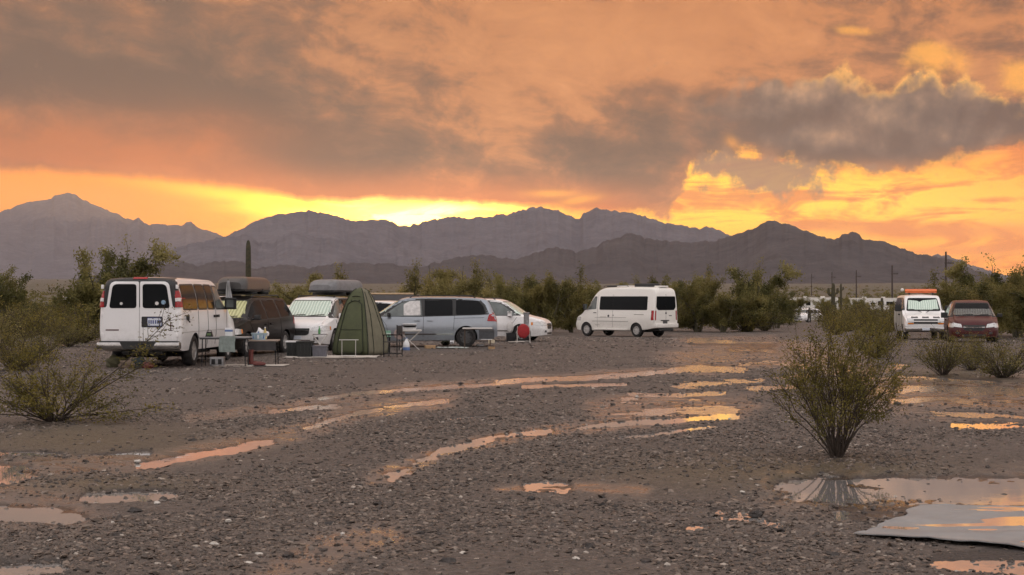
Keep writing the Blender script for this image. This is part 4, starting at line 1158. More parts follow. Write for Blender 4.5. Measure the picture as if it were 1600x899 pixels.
van.patch('number_plate', [(-0.19, 1.01), (-0.19, 1.215), (-0.54, 1.215), (-0.54, 1.01)], 'B', PLATE_B, 0.042, parent=pr, round_=0.02)
van.patch('plate_face', [(-0.20, 1.025), (-0.20, 1.20), (-0.53, 1.20), (-0.53, 1.025)], 'B', PLATE, 0.046, parent=pr, round_=0.015)
for k, y in enumerate((-0.235, -0.285, -0.335, -0.395, -0.445, -0.495)):            # the blurred characters of the plate
    van.patch('plate_character', [(y + 0.015, 1.07), (y + 0.015, 1.155), (y - 0.015, 1.155), (y - 0.015, 1.07)], 'B', PLATE_B, 0.050, parent=pr)
van.patch('name_badge', [(0.82, 0.905), (0.82, 0.935), (0.50, 0.935), (0.50, 0.905)], 'B', mat('badge_brown', (0.10, 0.05, 0.045), 0.4), 0.034)
BRN = mat('sticker_brown', (0.085, 0.045, 0.040), 0.6)
st = van.patch('figure_sticker', [(-0.742, 0.90), (-0.742, 1.08), (-0.768, 1.08), (-0.768, 0.90)], 'B', BRN, 0.034)
for q in ([(-0.69, 1.02), (-0.69, 1.045), (-0.82, 1.035), (-0.82, 1.01)], [(-0.71, 0.90), (-0.71, 0.92), (-0.80, 0.92), (-0.80, 0.90)], [(-0.735, 1.08), (-0.73, 1.10), (-0.775, 1.10), (-0.775, 1.08)]):
    van.patch('figure_sticker_limb', q, 'B', BRN, 0.034, parent=st)
for (y, z, r_, m_) in ((0.44, 1.55, 0.035, WHITEL), (-0.42, 1.555, 0.045, WHITEL), (-0.58, 1.58, 0.055, mat('pale_blue_sticker', (0.25, 0.38, 0.50), 0.5))):
    van.patch('window_sticker', [(y + r_ * math.cos(a), z + r_ * math.sin(a)) for a in np.linspace(0, 2 * PI, 11)[:-1]], 'B', m_, 0.040)
# bumper: chrome ends, black step pad
bp = MB().box(-3.03, -2.82, -1.0, 1.0, 0.46, 0.635, 0.035).build('rear_bumper', CHROME, van.root)
MB().add([(-3.045, -0.44, 0.645), (-3.045, 0.44, 0.645), (-3.045, 0.34, 0.475), (-3.045, -0.34, 0.475), (-2.86, -0.44, 0.645), (-2.86, 0.44, 0.645), (-2.86, 0.34, 0.475), (-2.86, -0.34, 0.475)],
         [(0, 1, 2, 3), (4, 7, 6, 5), (0, 4, 5, 1), (3, 2, 6, 7), (0, 3, 7, 4), (1, 5, 6, 2)]).build('step_pad', BLACK, bp, False)
MB().box(-2.98, -2.80, -0.95, 0.95, 0.632, 0.655, 0.006).build('bumper_top', BLACK, bp)
MB().box(-2.7, -2.5, -0.5, 0.5, 0.32, 0.44, 0.03).build('hitch_beam', BLACK, van.root)
MB().box(-2.2, 2.0, -0.45, 0.45, 0.24, 0.42, 0.05).build('underbody', BLACK, van.root)
MB().lathe([(0.09, -0.8), (0.09, 0.8)], 12, 'Y', (-1.55, 0, 0.33)).build('rear_axle', BLACK, van.root)
MB().box(-2.40, -2.30, -1.06, -0.99, 1.15, 1.27, 0.02).build('socket_cover', BLACK, van.root)
MB().tube([(-2.36, -1.03, 1.16), (-2.42, -1.09, 1.10)], 0.02, 6).build('socket_plug', BLACK, van.root)
for y in (0.83, -0.83): MB().tube([(-2.55, y * 0.985, 2.10), (0.6, y * 0.965, 2.12)], 0.012, 5).build('roof_gutter', W_WHITE, van.root)
van.finish((-1.58, 1.85), 0.385, 1.16, width=0.26, rim_m=ALLOY, spokes=6)

# ---- dark brown minivan behind the tables
bl = Vector((-7.67, 42.5)); bh = Vector((-0.20, -0.98)).normalized()
left = Vector((-bh.y, bh.x))
cpos = bl - bh * 1.60 - left * 0.87
brown = minivan('brown_minivan', (cpos.x, cpos.y, 0), bh, W_BROWN, windscreen=SHADE_Y, front_glass=GLASS)
tag(brown.root, 'dark brown minivan with yellow sunshade behind the folding tables', 'minivan')
rzb = math.atan2(bh.y, bh.x)
bp_ = cpos - bh * 0.45
roof_box('black_roof_box', (bp_.x, bp_.y), rzb, 2.15, 0.95, 0.52, ROOFBOX_B, 'rounded black cargo box on the roof of the dark brown minivan', 1.85, 0.55)

# ---- white minivan with its nose to the camera
wh = Vector((-0.16, -0.987)).normalized(); wp = Vector((-6.35, 48.9))
wmv = minivan('white_minivan', (wp.x, wp.y, 0), wh, W_WHITE, windscreen=SHADE_G)
tag(wmv.root, 'white minivan with pale green sunshade facing forward beside the green tent', 'minivan')
rzw = math.atan2(wh.y, wh.x)
roof_box('grey_roof_box', (wp.x + 0.45, wp.y + 0.6), rzw - 0.25, 2.0, 1.05, 0.50, ROOFBOX_G, 'pale grey cargo box on the roof of the white minivan', 1.85, 0.5)
wmv.patch('number_plate', [(-0.16, 0.40), (-0.16, 0.50), (0.16, 0.50), (0.16, 0.40)], 'F', PLATE, 0.02)

# ---- silver minivan, side on
sh = Vector((-math.cos(math.radians(4)), -math.sin(math.radians(4))))
left = Vector((-sh.y, sh.x))
rw = Vector(((728 - 800) / FPX * 51.0, 51.0)); sp_ = rw + sh * 1.48 - left * 0.86
slv = minivan('silver_minivan', (sp_.x, sp_.y, 0), sh, W_SILVER, rim=ALLOY_D, spokes=9, windscreen=SHADE_G, front_glass=GLASS_L)
tag(slv.root, 'silver blue minivan standing side on, to the right of the green tent', 'minivan')
slv.patch('curtain', [(0.66, 1.10), (0.66, 1.48), (0.44, 1.585), (0.10, 1.60), (0.08, 1.10)], 'L', CURTAIN, 0.010, round_=0.03)

# ---- white minivan behind it, nose to the right
h2 = Vector((0.975, -0.22)).normalized(); right = Vector((h2.y, -h2.x))
fw = Vector(((815 - 800) / FPX * 59.6, 59.6)); p2_ = fw - h2 * 1.60 - right * 0.86
wm2 = minivan('white_minivan', (p2_.x, p2_.y, gz(p2_.x, p2_.y)), h2, W_WHITE, spokes=7, windscreen=SHADE_G, rails=True)
tag(wm2.root, 'white minivan half hidden behind the silver one, nose pointing right', 'minivan')

# ---- camper van
ch = Vector((math.sin(math.radians(-44)), math.cos(math.radians(-44))))
cl = Vector((6.2, 81.5))
cv = Car('camper_van', W_CREAM, 5.93,
         zt=[(-2.965, 2.40), (-2.93, 2.52), (-2.85, 2.63), (-2.6, 2.71), (-1.0, 2.74), (0.6, 2.72), (1.0, 2.64), (1.35, 2.44), (2.10, 1.52), (2.3, 1.34), (2.65, 1.18), (2.85, 1.04), (2.93, 0.92), (2.965, 0.80)],
         wt=[(-2.965, 0.80), (-2.8, 0.84), (1.0, 0.82), (2.2, 0.84), (2.965, 0.62)], wbelt=[(-2.965, 0.92), (-2.85, 0.97), (1.8, 0.97), (2.6, 0.90), (2.85, 0.80), (2.965, 0.68)],
         wm=[(-2.965, 0.95), (-2.85, 1.0), (1.8, 1.0), (2.6, 0.94), (2.88, 0.84), (2.965, 0.70)], wb=[(-2.965, 0.92), (-2.8, 0.97), (2.2, 0.97), (2.8, 0.84), (2.965, 0.64)], zbelt=1.45, zb=[(-2.965, 0.50), (-2.0, 0.38), (2.4, 0.32), (2.965, 0.36)], r=0.16, crown=0.05,
         loc=(cl.x, cl.y, gz(cl.x, cl.y)), head=ch)
tag(cv.root, 'cream white high-roof camper van with long black side window, parked alone', 'camper van')
for sg, sd_ in ((1, 'L'), (-1, 'R')):
    cv.patch('side_window', [(0.98, 1.46), (0.98, 2.20), (-2.48, 2.20), (-2.48, 1.46)], sd_, GLASS, round_=0.07)
    cv.patch('cab_window', [(1.22, 1.50), (1.22, 2.20), (1.42, 2.20), (2.02, 1.52), (1.98, 1.46)], sd_, GLASS_L, round_=0.05)
    for x in (1.12, 0.0): cv.line('door_seam', [(x, 0.5), (x, 2.3)], sd_)
    GRYL = mat('pale_grey_stripe', (0.42, 0.40, 0.37), 0.5)
    cv.patch('side_stripe', [(1.3, 1.02), (1.3, 1.05), (-1.0, 1.06), (-1.0, 1.03)], sd_, GRYL, 0.004)
    cv.patch('lower_moulding', [(1.5, 0.82), (1.5, 0.86), (-1.15, 0.86), (-1.15, 0.82)], sd_, GRYL, 0.008)
    cv.patch('tail_lamp', [(-2.93, 0.92), (-2.93, 1.44), (-2.78, 1.44), (-2.76, 0.92)], sd_, REDL, 0.010, round_=0.02)
    cv.patch('tail_lamp_rear', [(sg * 0.90, 0.92), (sg * 0.88, 1.44), (sg * 0.80, 1.42), (sg * 0.83, 0.92)], 'B', REDL, 0.010, round_=0.02)
    cv.patch('headlamp', [(2.40, 0.86), (2.38, 1.06), (2.66, 1.10), (2.80, 0.98), (2.82, 0.86)], sd_, LAMP, 0.010, round_=0.03)
    cv.mirror(1.92, 1.46, BLACK, sg, (0.14, 0.22, 0.32), 0.12)
    cv.handle(1.30, 1.30, sg)
    MB().box(-1.10, 1.35, sg * 0.96, sg * 1.06, 0.36, 0.44, 0.02).build('running_board', W_CREAM, cv.root)
    rail = MB().tube([(0.9, sg * 0.70, 2.70), (0.8, sg * 0.70, 2.78), (-0.8, sg * 0.70, 2.80), (-0.9, sg * 0.70, 2.72)], 0.02, 6).build('roof_rail', DGREY, cv.root)
cv.patch('body_emblem', [(0.30 + 0.07 * math.cos(a), 1.13 + 0.07 * math.sin(a)) for a in np.linspace(0, 2 * PI, 9)[:-1]], 'L', M_trimblk, 0.006)
cv.patch('body_socket', [(-0.02, 1.12), (-0.02, 1.20), (-0.10, 1.20), (-0.10, 1.12)], 'L', GRYL, 0.006)
for q in ([(0.9, 1.065), (0.9, 1.085), (0.45, 1.085), (0.45, 1.065)], [(-1.55, 1.20), (-1.55, 1.235), (-2.25, 1.235), (-2.25, 1.20)], [(1.3, 0.62), (1.3, 0.645), (0.95, 0.645), (0.95, 0.62)]):
    cv.patch('small_lettering', q, 'L', mat('lettering_grey', (0.30, 0.28, 0.25), 0.5), 0.005)
cv.patch('rear_window', [(-0.80, 1.62), (-0.76, 2.20), (0.76, 2.20), (0.80, 1.62), (0.66, 1.46), (-0.66, 1.46)], 'B', GLASS, 0.008, round_=0.07)
cv.line('door_seam', [(0.0, 0.72), (0.0, 2.3)], 'B')
cv.patch('rear_emblem', [(0.0 + 0.06 * math.cos(a), 1.30 + 0.06 * math.sin(a)) for a in np.linspace(0, 2 * PI, 9)[:-1]], 'B', DGREY, 0.012)
cv.patch('rear_badge', [(-0.25, 1.14), (-0.25, 1.18), (-0.48, 1.18), (-0.48, 1.14)], 'B', DGREY, 0.010)
cv.patch('plate_recess', [(0.42, 0.88), (0.42, 0.93), (-0.25, 0.93), (-0.25, 0.88)], 'B', BLACK, 0.02)
cv.patch('number_plate', [(0.25, 0.74), (0.25, 0.87), (-0.10, 0.87), (-0.10, 0.74)], 'B', DGREY, 0.02)
MB().box(-3.06, -2.85, -0.95, 0.95, 0.52, 0.74, 0.04).build('rear_bumper', W_CREAM, cv.root)
MB().box(-3.0, -2.4, -0.6, 0.6, 0.34, 0.48, 0.03).build('hitch_beam', BLACK, cv.root)
MB().box(-2.2, -1.05, -0.38, 0.38, 2.72, 2.90, 0.05).build('roof_air_conditioner', BLACK, cv.root)
MB().box(-0.75, 0.2, -0.4, 0.4, 2.73, 2.79, 0.02).build('roof_vent', W_CREAM, cv.root)
MB().box(0.3, 0.85, -0.5, 0.5, 2.72, 2.77, 0.015).build('solar_panel', BLACK, cv.root)
MB().box(-2.85, -2.45, -0.35, 0.35, 2.68, 2.77, 0.03).build('rear_roof_cap', W_CREAM, cv.root)
MB().lathe([(0.10, -0.8), (0.10, 0.8)], 12, 'Y', (-1.70, 0, 0.36)).build('rear_axle', BLACK, cv.root)
cv.finish((1.96, -1.70), 0.37, 1.14, width=0.25, rim_m=ALLOY, spokes=8)

# ---- white van facing the camera on the right, with the sky-lit orange bar on its roof
rh = Vector((-0.17, -0.985)).normalized()
rp = at(1437, 72.5)
rv = full_van('work_van', (rp.x, rp.y, rp.z), rh, W_WHITE)
tag(rv.root, 'white full-size van facing forward among bushes, pale sunshade behind its windscreen', 'van')
rv.patch('sunshade', [(-0.72, 1.46), (-0.66, 1.92), (-0.25, 1.88), (-0.15, 1.82), (0.0, 1.90), (0.66, 1.95), (0.72, 1.46)], 'F', SHADE_G, 0.012, round_=0.04)
rv.patch('grille', [(-0.55, 0.80), (-0.55, 1.02), (0.55, 1.02), (0.55, 0.80)], 'F', BLACK, 0.012)
rv.patch('grille_bar', [(-0.82, 0.895), (-0.82, 0.935), (0.82, 0.935), (0.82, 0.895)], 'F', CHROME, 0.03)
for sg in (1, -1):
    rv.patch('headlamp', [(sg * 0.56, 0.86), (sg * 0.56, 1.04), (sg * 0.83, 1.04), (sg * 0.83, 0.86)], 'F', LAMP, 0.016)
    rv.patch('turn_signal', [(sg * 0.56, 0.78), (sg * 0.56, 0.85), (sg * 0.82, 0.85), (sg * 0.82, 0.78)], 'F', AMBER, 0.016)
for y in (0.5, 0.0, -0.5):
    rv.patch('bonnet_decal', [(y - 0.16, 1.07), (y - 0.14, 1.14), (y, 1.125), (y + 0.14, 1.14), (y + 0.16, 1.07)], 'F', DGREY, 0.008)
MB().box(2.78, 2.98, -0.98, 0.98, 0.46, 0.66, 0.04).build('front_bumper', CHROME, rv.root)
MB().box(2.97, 2.99, -0.17, 0.17, 0.50, 0.62, 0.004).build('number_plate', PLATE, rv.root)
for sg in (1, -1): MB().tube([(1.98, sg * 0.1, 1.345), (1.80, sg * 0.45, 1.475), (1.78, sg * 0.7, 1.49)], 0.014, 5).build('wiper', BLACK, rv.root)
rv.finish((-1.58, 1.85), 0.375, 1.16, width=0.25, rim_m=ALLOY, spokes=6)
ORANGE = mat('sky_lit_roof_bar', (0.72, 0.15, 0.03), 0.18, 0.25, 0.15, 4, coat=0.8)  # orange of the reflected sky is put into the bar's colour
rb = empty('roof_bar', (rp.x + rh.x * 0.55, rp.y + rh.y * 0.55, rp.z + 2.2), math.atan2(rh.y, rh.x))
MB().lathe([(0.0, -0.76), (0.085, -0.74), (0.10, -0.66), (0.10, 0.66), (0.085, 0.74), (0.0, 0.76)], 16, 'Y', (0, 0, 0.155)).build('tube', ORANGE, rb)
MB().box(-0.16, -0.06, -0.72, 0.72, 0.20, 0.27, 0.02).build('cover', mat('dark_red_cover', (0.25, 0.03, 0.02), 0.4), rb)
for y in (-0.55, 0.55): MB().box(-0.05, 0.05, y - 0.04, y + 0.04, -0.025, 0.07, 0.01).build('foot', BLACK, rb)
MB().blob((0.0, -0.88, 0.22), (0.08, 0.08, 0.08), 3, 0.02).build('end_cap', mat('white_dome', (0.75, 0.72, 0.68), 0.3), rb)
tag(rb, 'orange red bar, reflected sky glow put into its colour, mounted across the roof of the white van facing forward', 'roof bar')

# ---- dark red car beside it
qh = Vector((-0.24, -0.97)).normalized()
qp = at(1516, 61.5)
red = minivan('red_minivan', (qp.x, qp.y, qp.z), qh, W_RED, windscreen=GLASS, rails=False)
red.patch('sunshade', [(-0.755, 1.13), (-0.69, 1.38), (0.69, 1.38), (0.755, 1.13)], 'F', SHADE_D, 0.014, round_=0.03)
tag(red.root, 'dark red minivan facing forward at the right edge, grey sunshade low in its windscreen', 'minivan')

# ---- small far white car
def crossover(name, loc, head, m, dark=False):
    c = Car(name, m, 4.5,
            zt=[(-2.25, 0.85), (-2.2, 1.0), (-2.05, 1.25), (-1.75, 1.46), (-1.2, 1.56), (-0.3, 1.60), (0.2, 1.57), (0.5, 1.47), (1.15, 1.08), (1.6, 0.98), (2.0, 0.88), (2.2, 0.76), (2.25, 0.62)],
            wt=[(-2.25, 0.55), (-1.7, 0.60), (0.3, 0.60), (1.2, 0.68), (2.25, 0.5)], wbelt=[(-2.25, 0.70), (-2.0, 0.84), (1.4, 0.87), (2.0, 0.78), (2.25, 0.55)],
            wm=[(-2.25, 0.74), (-2.0, 0.88), (1.4, 0.90), (2.0, 0.83), (2.25, 0.60)], wb=[(-2.25, 0.70), (-2.0, 0.82), (1.6, 0.84), (2.25, 0.55)], zbelt=[(-2.25, 1.02), (2.25, 0.92)], zb=0.24, r=0.10, loc=loc, head=head)
    for sg, sd_ in ((1, 'L'), (-1, 'R')):
        c.patch('front_window', [(0.95, 1.02), (0.42, 1.38), (0.05, 1.47), (0.03, 1.02)], sd_, GLASS, round_=0.04)
        c.patch('rear_window_side', [(-0.05, 1.02), (-0.05, 1.48), (-0.9, 1.46), (-0.95, 1.04)], sd_, GLASS, round_=0.04)
        c.patch('quarter_window', [(-1.05, 1.05), (-1.02, 1.44), (-1.5, 1.36), (-1.75, 1.10)], sd_, GLASS, round_=0.05)
        c.patch('headlamp', [(sg * 0.40, 0.66), (sg * 0.45, 0.76), (sg * 0.72, 0.82), (sg * 0.74, 0.70)], 'F', LAMP, 0.012)
        c.patch('tail_lamp', [(-2.16, 0.86), (-1.86, 0.88), (-1.90, 1.10), (-2.05, 1.14)], sd_, REDL, 0.010)
        c.mirror(0.80, 1.0, m, sg, (0.10, 0.16, 0.12), 0.06)
    c.patch('windscreen', [(-0.66, 1.09), (-0.54, 1.44), (0.54, 1.44), (0.66, 1.09)], 'F', GLASS_L, 0.006, round_=0.05)
    c.patch('rear_window', [(-0.56, 1.08), (-0.50, 1.42), (0.50, 1.42), (0.56, 1.08)], 'B', GLASS_L, 0.006, round_=0.05)
    c.patch('grille', [(-0.35, 0.56), (-0.36, 0.70), (0.36, 0.70), (0.35, 0.56)], 'F', BLACK, 0.010, round_=0.03)
    c.patch('air_intake', [(-0.5, 0.32), (-0.5, 0.44), (0.5, 0.44), (0.5, 0.32)], 'F', BLACK, 0.008)
    c.finish((1.35, -1.35), 0.33, 1.15, rim_m=ALLOY, spokes=5)
    return c
p = at(1262, 171); fc = crossover('hatchback_car', p, Vector((-0.62, -0.78)).normalized(), W_WHITE)
tag(fc.root, 'small white car far off between bushes, left of the motorhomes', 'car')
p = at(432, 68); fc = crossover('hatchback_car', p, Vector((-0.5, 0.86)).normalized(), W_WHITE)
tag(fc.root, 'white car roof and rear glass showing just behind the dark brown minivan', 'car')
p = at(577, 66); fc = minivan('white_minivan', p, Vector((-0.8, 0.6)).normalized(), W_WHITE, rails=False)
tag(fc.root, 'white vehicle rear showing between the green tent and the silver windscreen', 'minivan')
p = at(328, 75); fc = full_van('far_van', p, Vector((0.3, 0.95)).normalized(), W_WHITE); fc.finish((-1.58, 1.85), 0.375, 1.16)
MB().box(-1.2, -0.5, -0.4, 0.4, 2.19, 2.33, 0.05).build('roof_vent', BLACK, fc.root)
tag(fc.root, 'white van roof with dark vent, just over the front of the nearest van', 'van')

# ---- dark truck camper behind the tent
p = at(604, 78)
e = empty('truck_camper', p, math.radians(200))
DKC = mat('dark_camper_shell', (0.05, 0.045, 0.045), 0.4, 0, 0.2, 4, coat=0.3)
MB().box(-1.3, 1.3, -0.9, 0.9, 0.95, 2.25, 0.10).build('cabin', DKC, e)
MB().box(-1.25, 1.25, -0.86, 0.86, 2.25, 2.34, 0.03).build('roof', mat('sky_glow_roof', (0.55, 0.40, 0.24), 0.35, 0.1), e)  # orange sky reflection painted in as the roof colour
MB().box(-1.0, -0.1, 0.895, 0.915, 1.45, 1.95, 0.02).build('window', GLASS_L, e)
MB().box(0.2, 1.0, 0.895, 0.915, 1.45, 1.95, 0.02).build('window', GLASS, e)
MB().box(-2.9, -1.3, -0.85, 0.85, 0.5, 1.05, 0.12).build('bonnet', DKC, e)
MB().box(-1.3, 1.4, -0.88, 0.88, 0.45, 0.95, 0.05).build('chassis', BLACK, e)
for x in (-2.1, 0.7):
    for y in (-0.75, 0.75): MB().lathe([(0.0, -0.12), (0.36, -0.12), (0.38, -0.05), (0.38, 0.05), (0.36, 0.12), (0.0, 0.12)], 20, 'Y', (x, y, 0.38)).build('wheel', RUBBER, e)
MB().box(1.30, 1.36, -0.8, -0.65, 2.05, 2.2, 0.02).build('marker_lamp', WHITEL, e)
tag(e, 'dark boxy camper with orange sky reflection painted on its roof edge, behind the tent and silver minivan', 'camper')

# ---- motorhomes
def motorhome(loc, rz, L, H, label, stripes, slide=True, nose=True):
    e = empty('motorhome', loc, rz)
    RVW = mat('motorhome_white', (0.72, 0.69, 0.65), 0.4, 0, 0.08, 1.5); RVS = mat('motorhome_swoosh', (0.30, 0.27, 0.24), 0.45)
    h = L / 2
    prof = [(-h, 0.55), (-h, H - 0.1), (-h + 0.15, H), (h - 0.7, H), (h - 0.25, H - 0.35), (h - 0.05, 1.9), (h, 1.3), (h - 0.02, 0.55)]
    vs = [(x, y, z) for y in (-1.22, 1.22) for x, z in prof]; n = len(prof)
    fs = [tuple(range(n)), tuple(range(2 * n - 1, n - 1, -1))] + [(i, (i + 1) % n, n + (i + 1) % n, n + i) for i in range(n)]
    MB().add(vs, fs).build('body', RVW, e, False)
    MB().box(-h + 0.1, h - 0.6, -1.26, 1.26, H + 0.003, H + 0.07, 0.02).build('roof_edge', mat('motorhome_roof', (0.80, 0.74, 0.66), 0.35), e)
    for sg in (1, -1):
        for (x0, x1, z0, z1) in stripes['win']:
            w = MB().box(x0, x1, sg * 1.222, sg * 1.245, z0, z1, 0.008).build('window', GLASS, e)
            MB().box(x0 - 0.05, x1 + 0.05, sg * 1.221, sg * 1.232, z0 - 0.05, z1 + 0.05, 0.004).build('window_frame', RVW, w)
        for k, (x0, x1, z0, z1) in enumerate(stripes['band']):
            MB().add([(x0, sg * 1.223, z0), (x1, sg * 1.223, z1), (x1, sg * 1.223, z1 + 0.10), (x0, sg * 1.223, z0 + 0.22), (x0, sg * 1.20, z0), (x1, sg * 1.20, z1), (x1, sg * 1.20, z1 + 0.10), (x0, sg * 1.20, z0 + 0.22)],
                     [(0, 1, 2, 3), (7, 6, 5, 4), (0, 4, 5, 1), (3, 2, 6, 7), (0, 3, 7, 4), (1, 5, 6, 2)]).build('side_stripe', RVS, e, False)
    MB().add([(h - 0.04, -1.1, 1.6), (h - 0.04, 1.1, 1.6), (h - 0.30, 1.1, H - 0.5), (h - 0.30, -1.1, H - 0.5), (h + 0.01, -1.1, 1.6), (h + 0.01, 1.1, 1.6), (h - 0.22, 1.1, H - 0.5), (h - 0.22, -1.1, H - 0.5)],
             [(4, 5, 6, 7), (0, 3, 2, 1), (0, 1, 5, 4), (2, 3, 7, 6), (0, 4, 7, 3), (1, 2, 6, 5)]).build('windscreen', GLASS_L, e, False)
    for x in (-h + 1.8, h - 1.6):
        for y in (-1.05, 1.05): MB().lathe([(0.0, -0.13), (0.42, -0.13), (0.45, -0.06), (0.45, 0.06), (0.42, 0.13), (0.0, 0.13)], 20, 'Y', (x, y, 0.45)).build('wheel', RUBBER, e)
    for x in (-h * 0.4, h * 0.35): MB().box(x - 0.45, x + 0.45, -0.4, 0.4, H + 0.07, H + 0.33, 0.06).build('roof_air_conditioner', RVW, e)
    if slide: MB().box(-h * 0.05, h * 0.38, -1.75, -1.22, 0.95, H - 0.35, 0.03).build('slide_out', RVW, e)
    tag(e, label, 'motorhome')
    return e
motorhome(at(1271, 330), math.radians(184), 10.5, 3.3, 'white motorhome far off, left one of the pair behind the bushes', {'win': [(-2.6, -1.3, 1.7, 2.4), (1.0, 2.0, 1.6, 2.5), (2.6, 4.0, 1.7, 2.5)], 'band': []})
motorhome(at(1366, 345), math.radians(-7), 11.5, 3.2, 'grey striped motorhome far off, right one of the pair', {'win': [(-1.0, 0.0, 1.8, 2.2), (0.7, 2.0, 1.5, 2.5), (2.6, 4.4, 1.6, 2.4), (4.6, 5.2, 1.5, 2.4)], 'band': [(-5.0, 0.5, 2.0, 1.2), (-5.0, 2.0, 1.5, 0.9)]}, False)
e = motorhome(at(112, 235), math.radians(-72), 8.0, 3.2, 'small white motorhome half hidden by the big tree on the left', {'win': [(-2.4, -1.4, 1.6, 2.4), (1.0, 2.4, 1.6, 2.4)], 'band': []}, False)

# ================================================================ plants
def leaf_mat(name, c0, c1, c2, trans=0.38):
    b = NB(name)
    at_ = b.n('ShaderNodeAttribute'); at_.attribute_name = 'tint'
    col = b.ramp(at_.outputs['Fac'], [(0.0, c0), (0.5, c1), (1.0, c2)])
    b.set(Base_Color=col, Roughness=0.65, Specular_IOR_Level=0.3)
    tr = b.n('ShaderNodeBsdfTranslucent'); b.l(col, tr.inputs['Color'])
    mx = b.n('ShaderNodeMixShader'); mx.inputs[0].default_value = trans
    b.l(b.b.outputs[0], mx.inputs[1]); b.l(tr.outputs[0], mx.inputs[2]); b.l(mx.outputs[0], b.o.inputs['Surface'])
    return b.m
LEAF_CREO = leaf_mat('creosote_leaf', (0.077, 0.073, 0.014), (0.160, 0.134, 0.029), (0.275, 0.215, 0.055))
LEAF_TREE = leaf_mat('palo_verde_leaf', (0.084, 0.084, 0.027), (0.176, 0.159, 0.051), (0.290, 0.250, 0.089))
LEAF_PALE = leaf_mat('pale_shrub_leaf', (0.128, 0.113, 0.038), (0.236, 0.203, 0.070), (0.365, 0.304, 0.115))
LEAF_DARK = leaf_mat('dark_shrub_leaf', (0.070, 0.068, 0.022), (0.146, 0.127, 0.038), (0.250, 0.203, 0.065))
BARK = mat('dark_twig_bark', (0.055, 0.040, 0.030), 0.9, 0, 0.35, 20, 0.3, 60)
BARK_G = mat('green_grey_bark', (0.085, 0.075, 0.045), 0.9, 0, 0.3, 12, 0.3, 40)

def tubes_np(paths, nside=4):
    """paths: list of (points (k,3), radii (k,)) -> verts, quads"""
    Vs, Fs = [], []; k0 = 0
    for pts, rs in paths:
        pts = np.asarray(pts, float); k = len(pts)
        d = np.gradient(pts, axis=0); d /= (np.linalg.norm(d, axis=1, keepdims=True) + 1e-9)
        ref = np.where(np.abs(d[:, 2:3]) < 0.9, np.array([[0, 0, 1.0]]), np.array([[1.0, 0, 0]]))
        a = np.cross(d, ref); a /= (np.linalg.norm(a, axis=1, keepdims=True) + 1e-9); b_ = np.cross(a, d)
        th = np.arange(nside) * 2 * PI / nside
        ring = pts[:, None] + (a[:, None] * np.cos(th)[None, :, None] + b_[:, None] * np.sin(th)[None, :, None]) * np.asarray(rs)[:, None, None]
        Vs.append(ring.reshape(-1, 3))
        i = np.arange(k * nside).reshape(k, nside); j = np.roll(i, -1, 1)
        Fs.append(np.stack([i[:-1], j[:-1], j[1:], i[1:]], -1).reshape(-1, 4) + k0); k0 += k * nside
    return np.concatenate(Vs), np.concatenate(Fs)
def leaves_np(P, size, tint, rg, droop=0.0, aspect=0.5):
    """little folded leaf quads at P (n,3)"""
    n = len(P)
    d = rg.normal(size=(n, 3)); d[:, 2] += 0.3; d /= np.linalg.norm(d, axis=1, keepdims=True)
    r = rg.normal(size=(n, 3)); s = np.cross(d, r); s /= (np.linalg.norm(s, axis=1, keepdims=True) + 1e-9)
    sz = size * (0.6 + 0.8 * rg.random((n, 1)))
    a = P - s * sz * aspect * 0.5; b_ = P + d * sz * 0.55 + s * 0; c = P + s * sz * aspect * 0.5 + d * sz * 0.1; e = P + d * sz
    V_ = np.stack([P - d * sz * 0.5, P - s * sz * aspect * 0.5, P + d * sz * 0.5, P + s * sz * aspect * 0.5], 1).reshape(-1, 3)
    F_ = np.arange(4 * n).reshape(-1, 4)
    return V_, F_, np.repeat(tint, 4)
def grow(rg, p, d, length, r0, r1, wob, k=6, up=0.0):
    pts = [np.array(p, float)]; d = np.array(d, float); d /= np.linalg.norm(d)
    st = length / (k - 1)
    for _ in range(k - 1):
        d = d + rg.normal(size=3) * wob + np.array([0, 0, up]); d /= np.linalg.norm(d)
        pts.append(pts[-1] + d * st)
    return np.array(pts), np.linspace(r0, r1, k), d
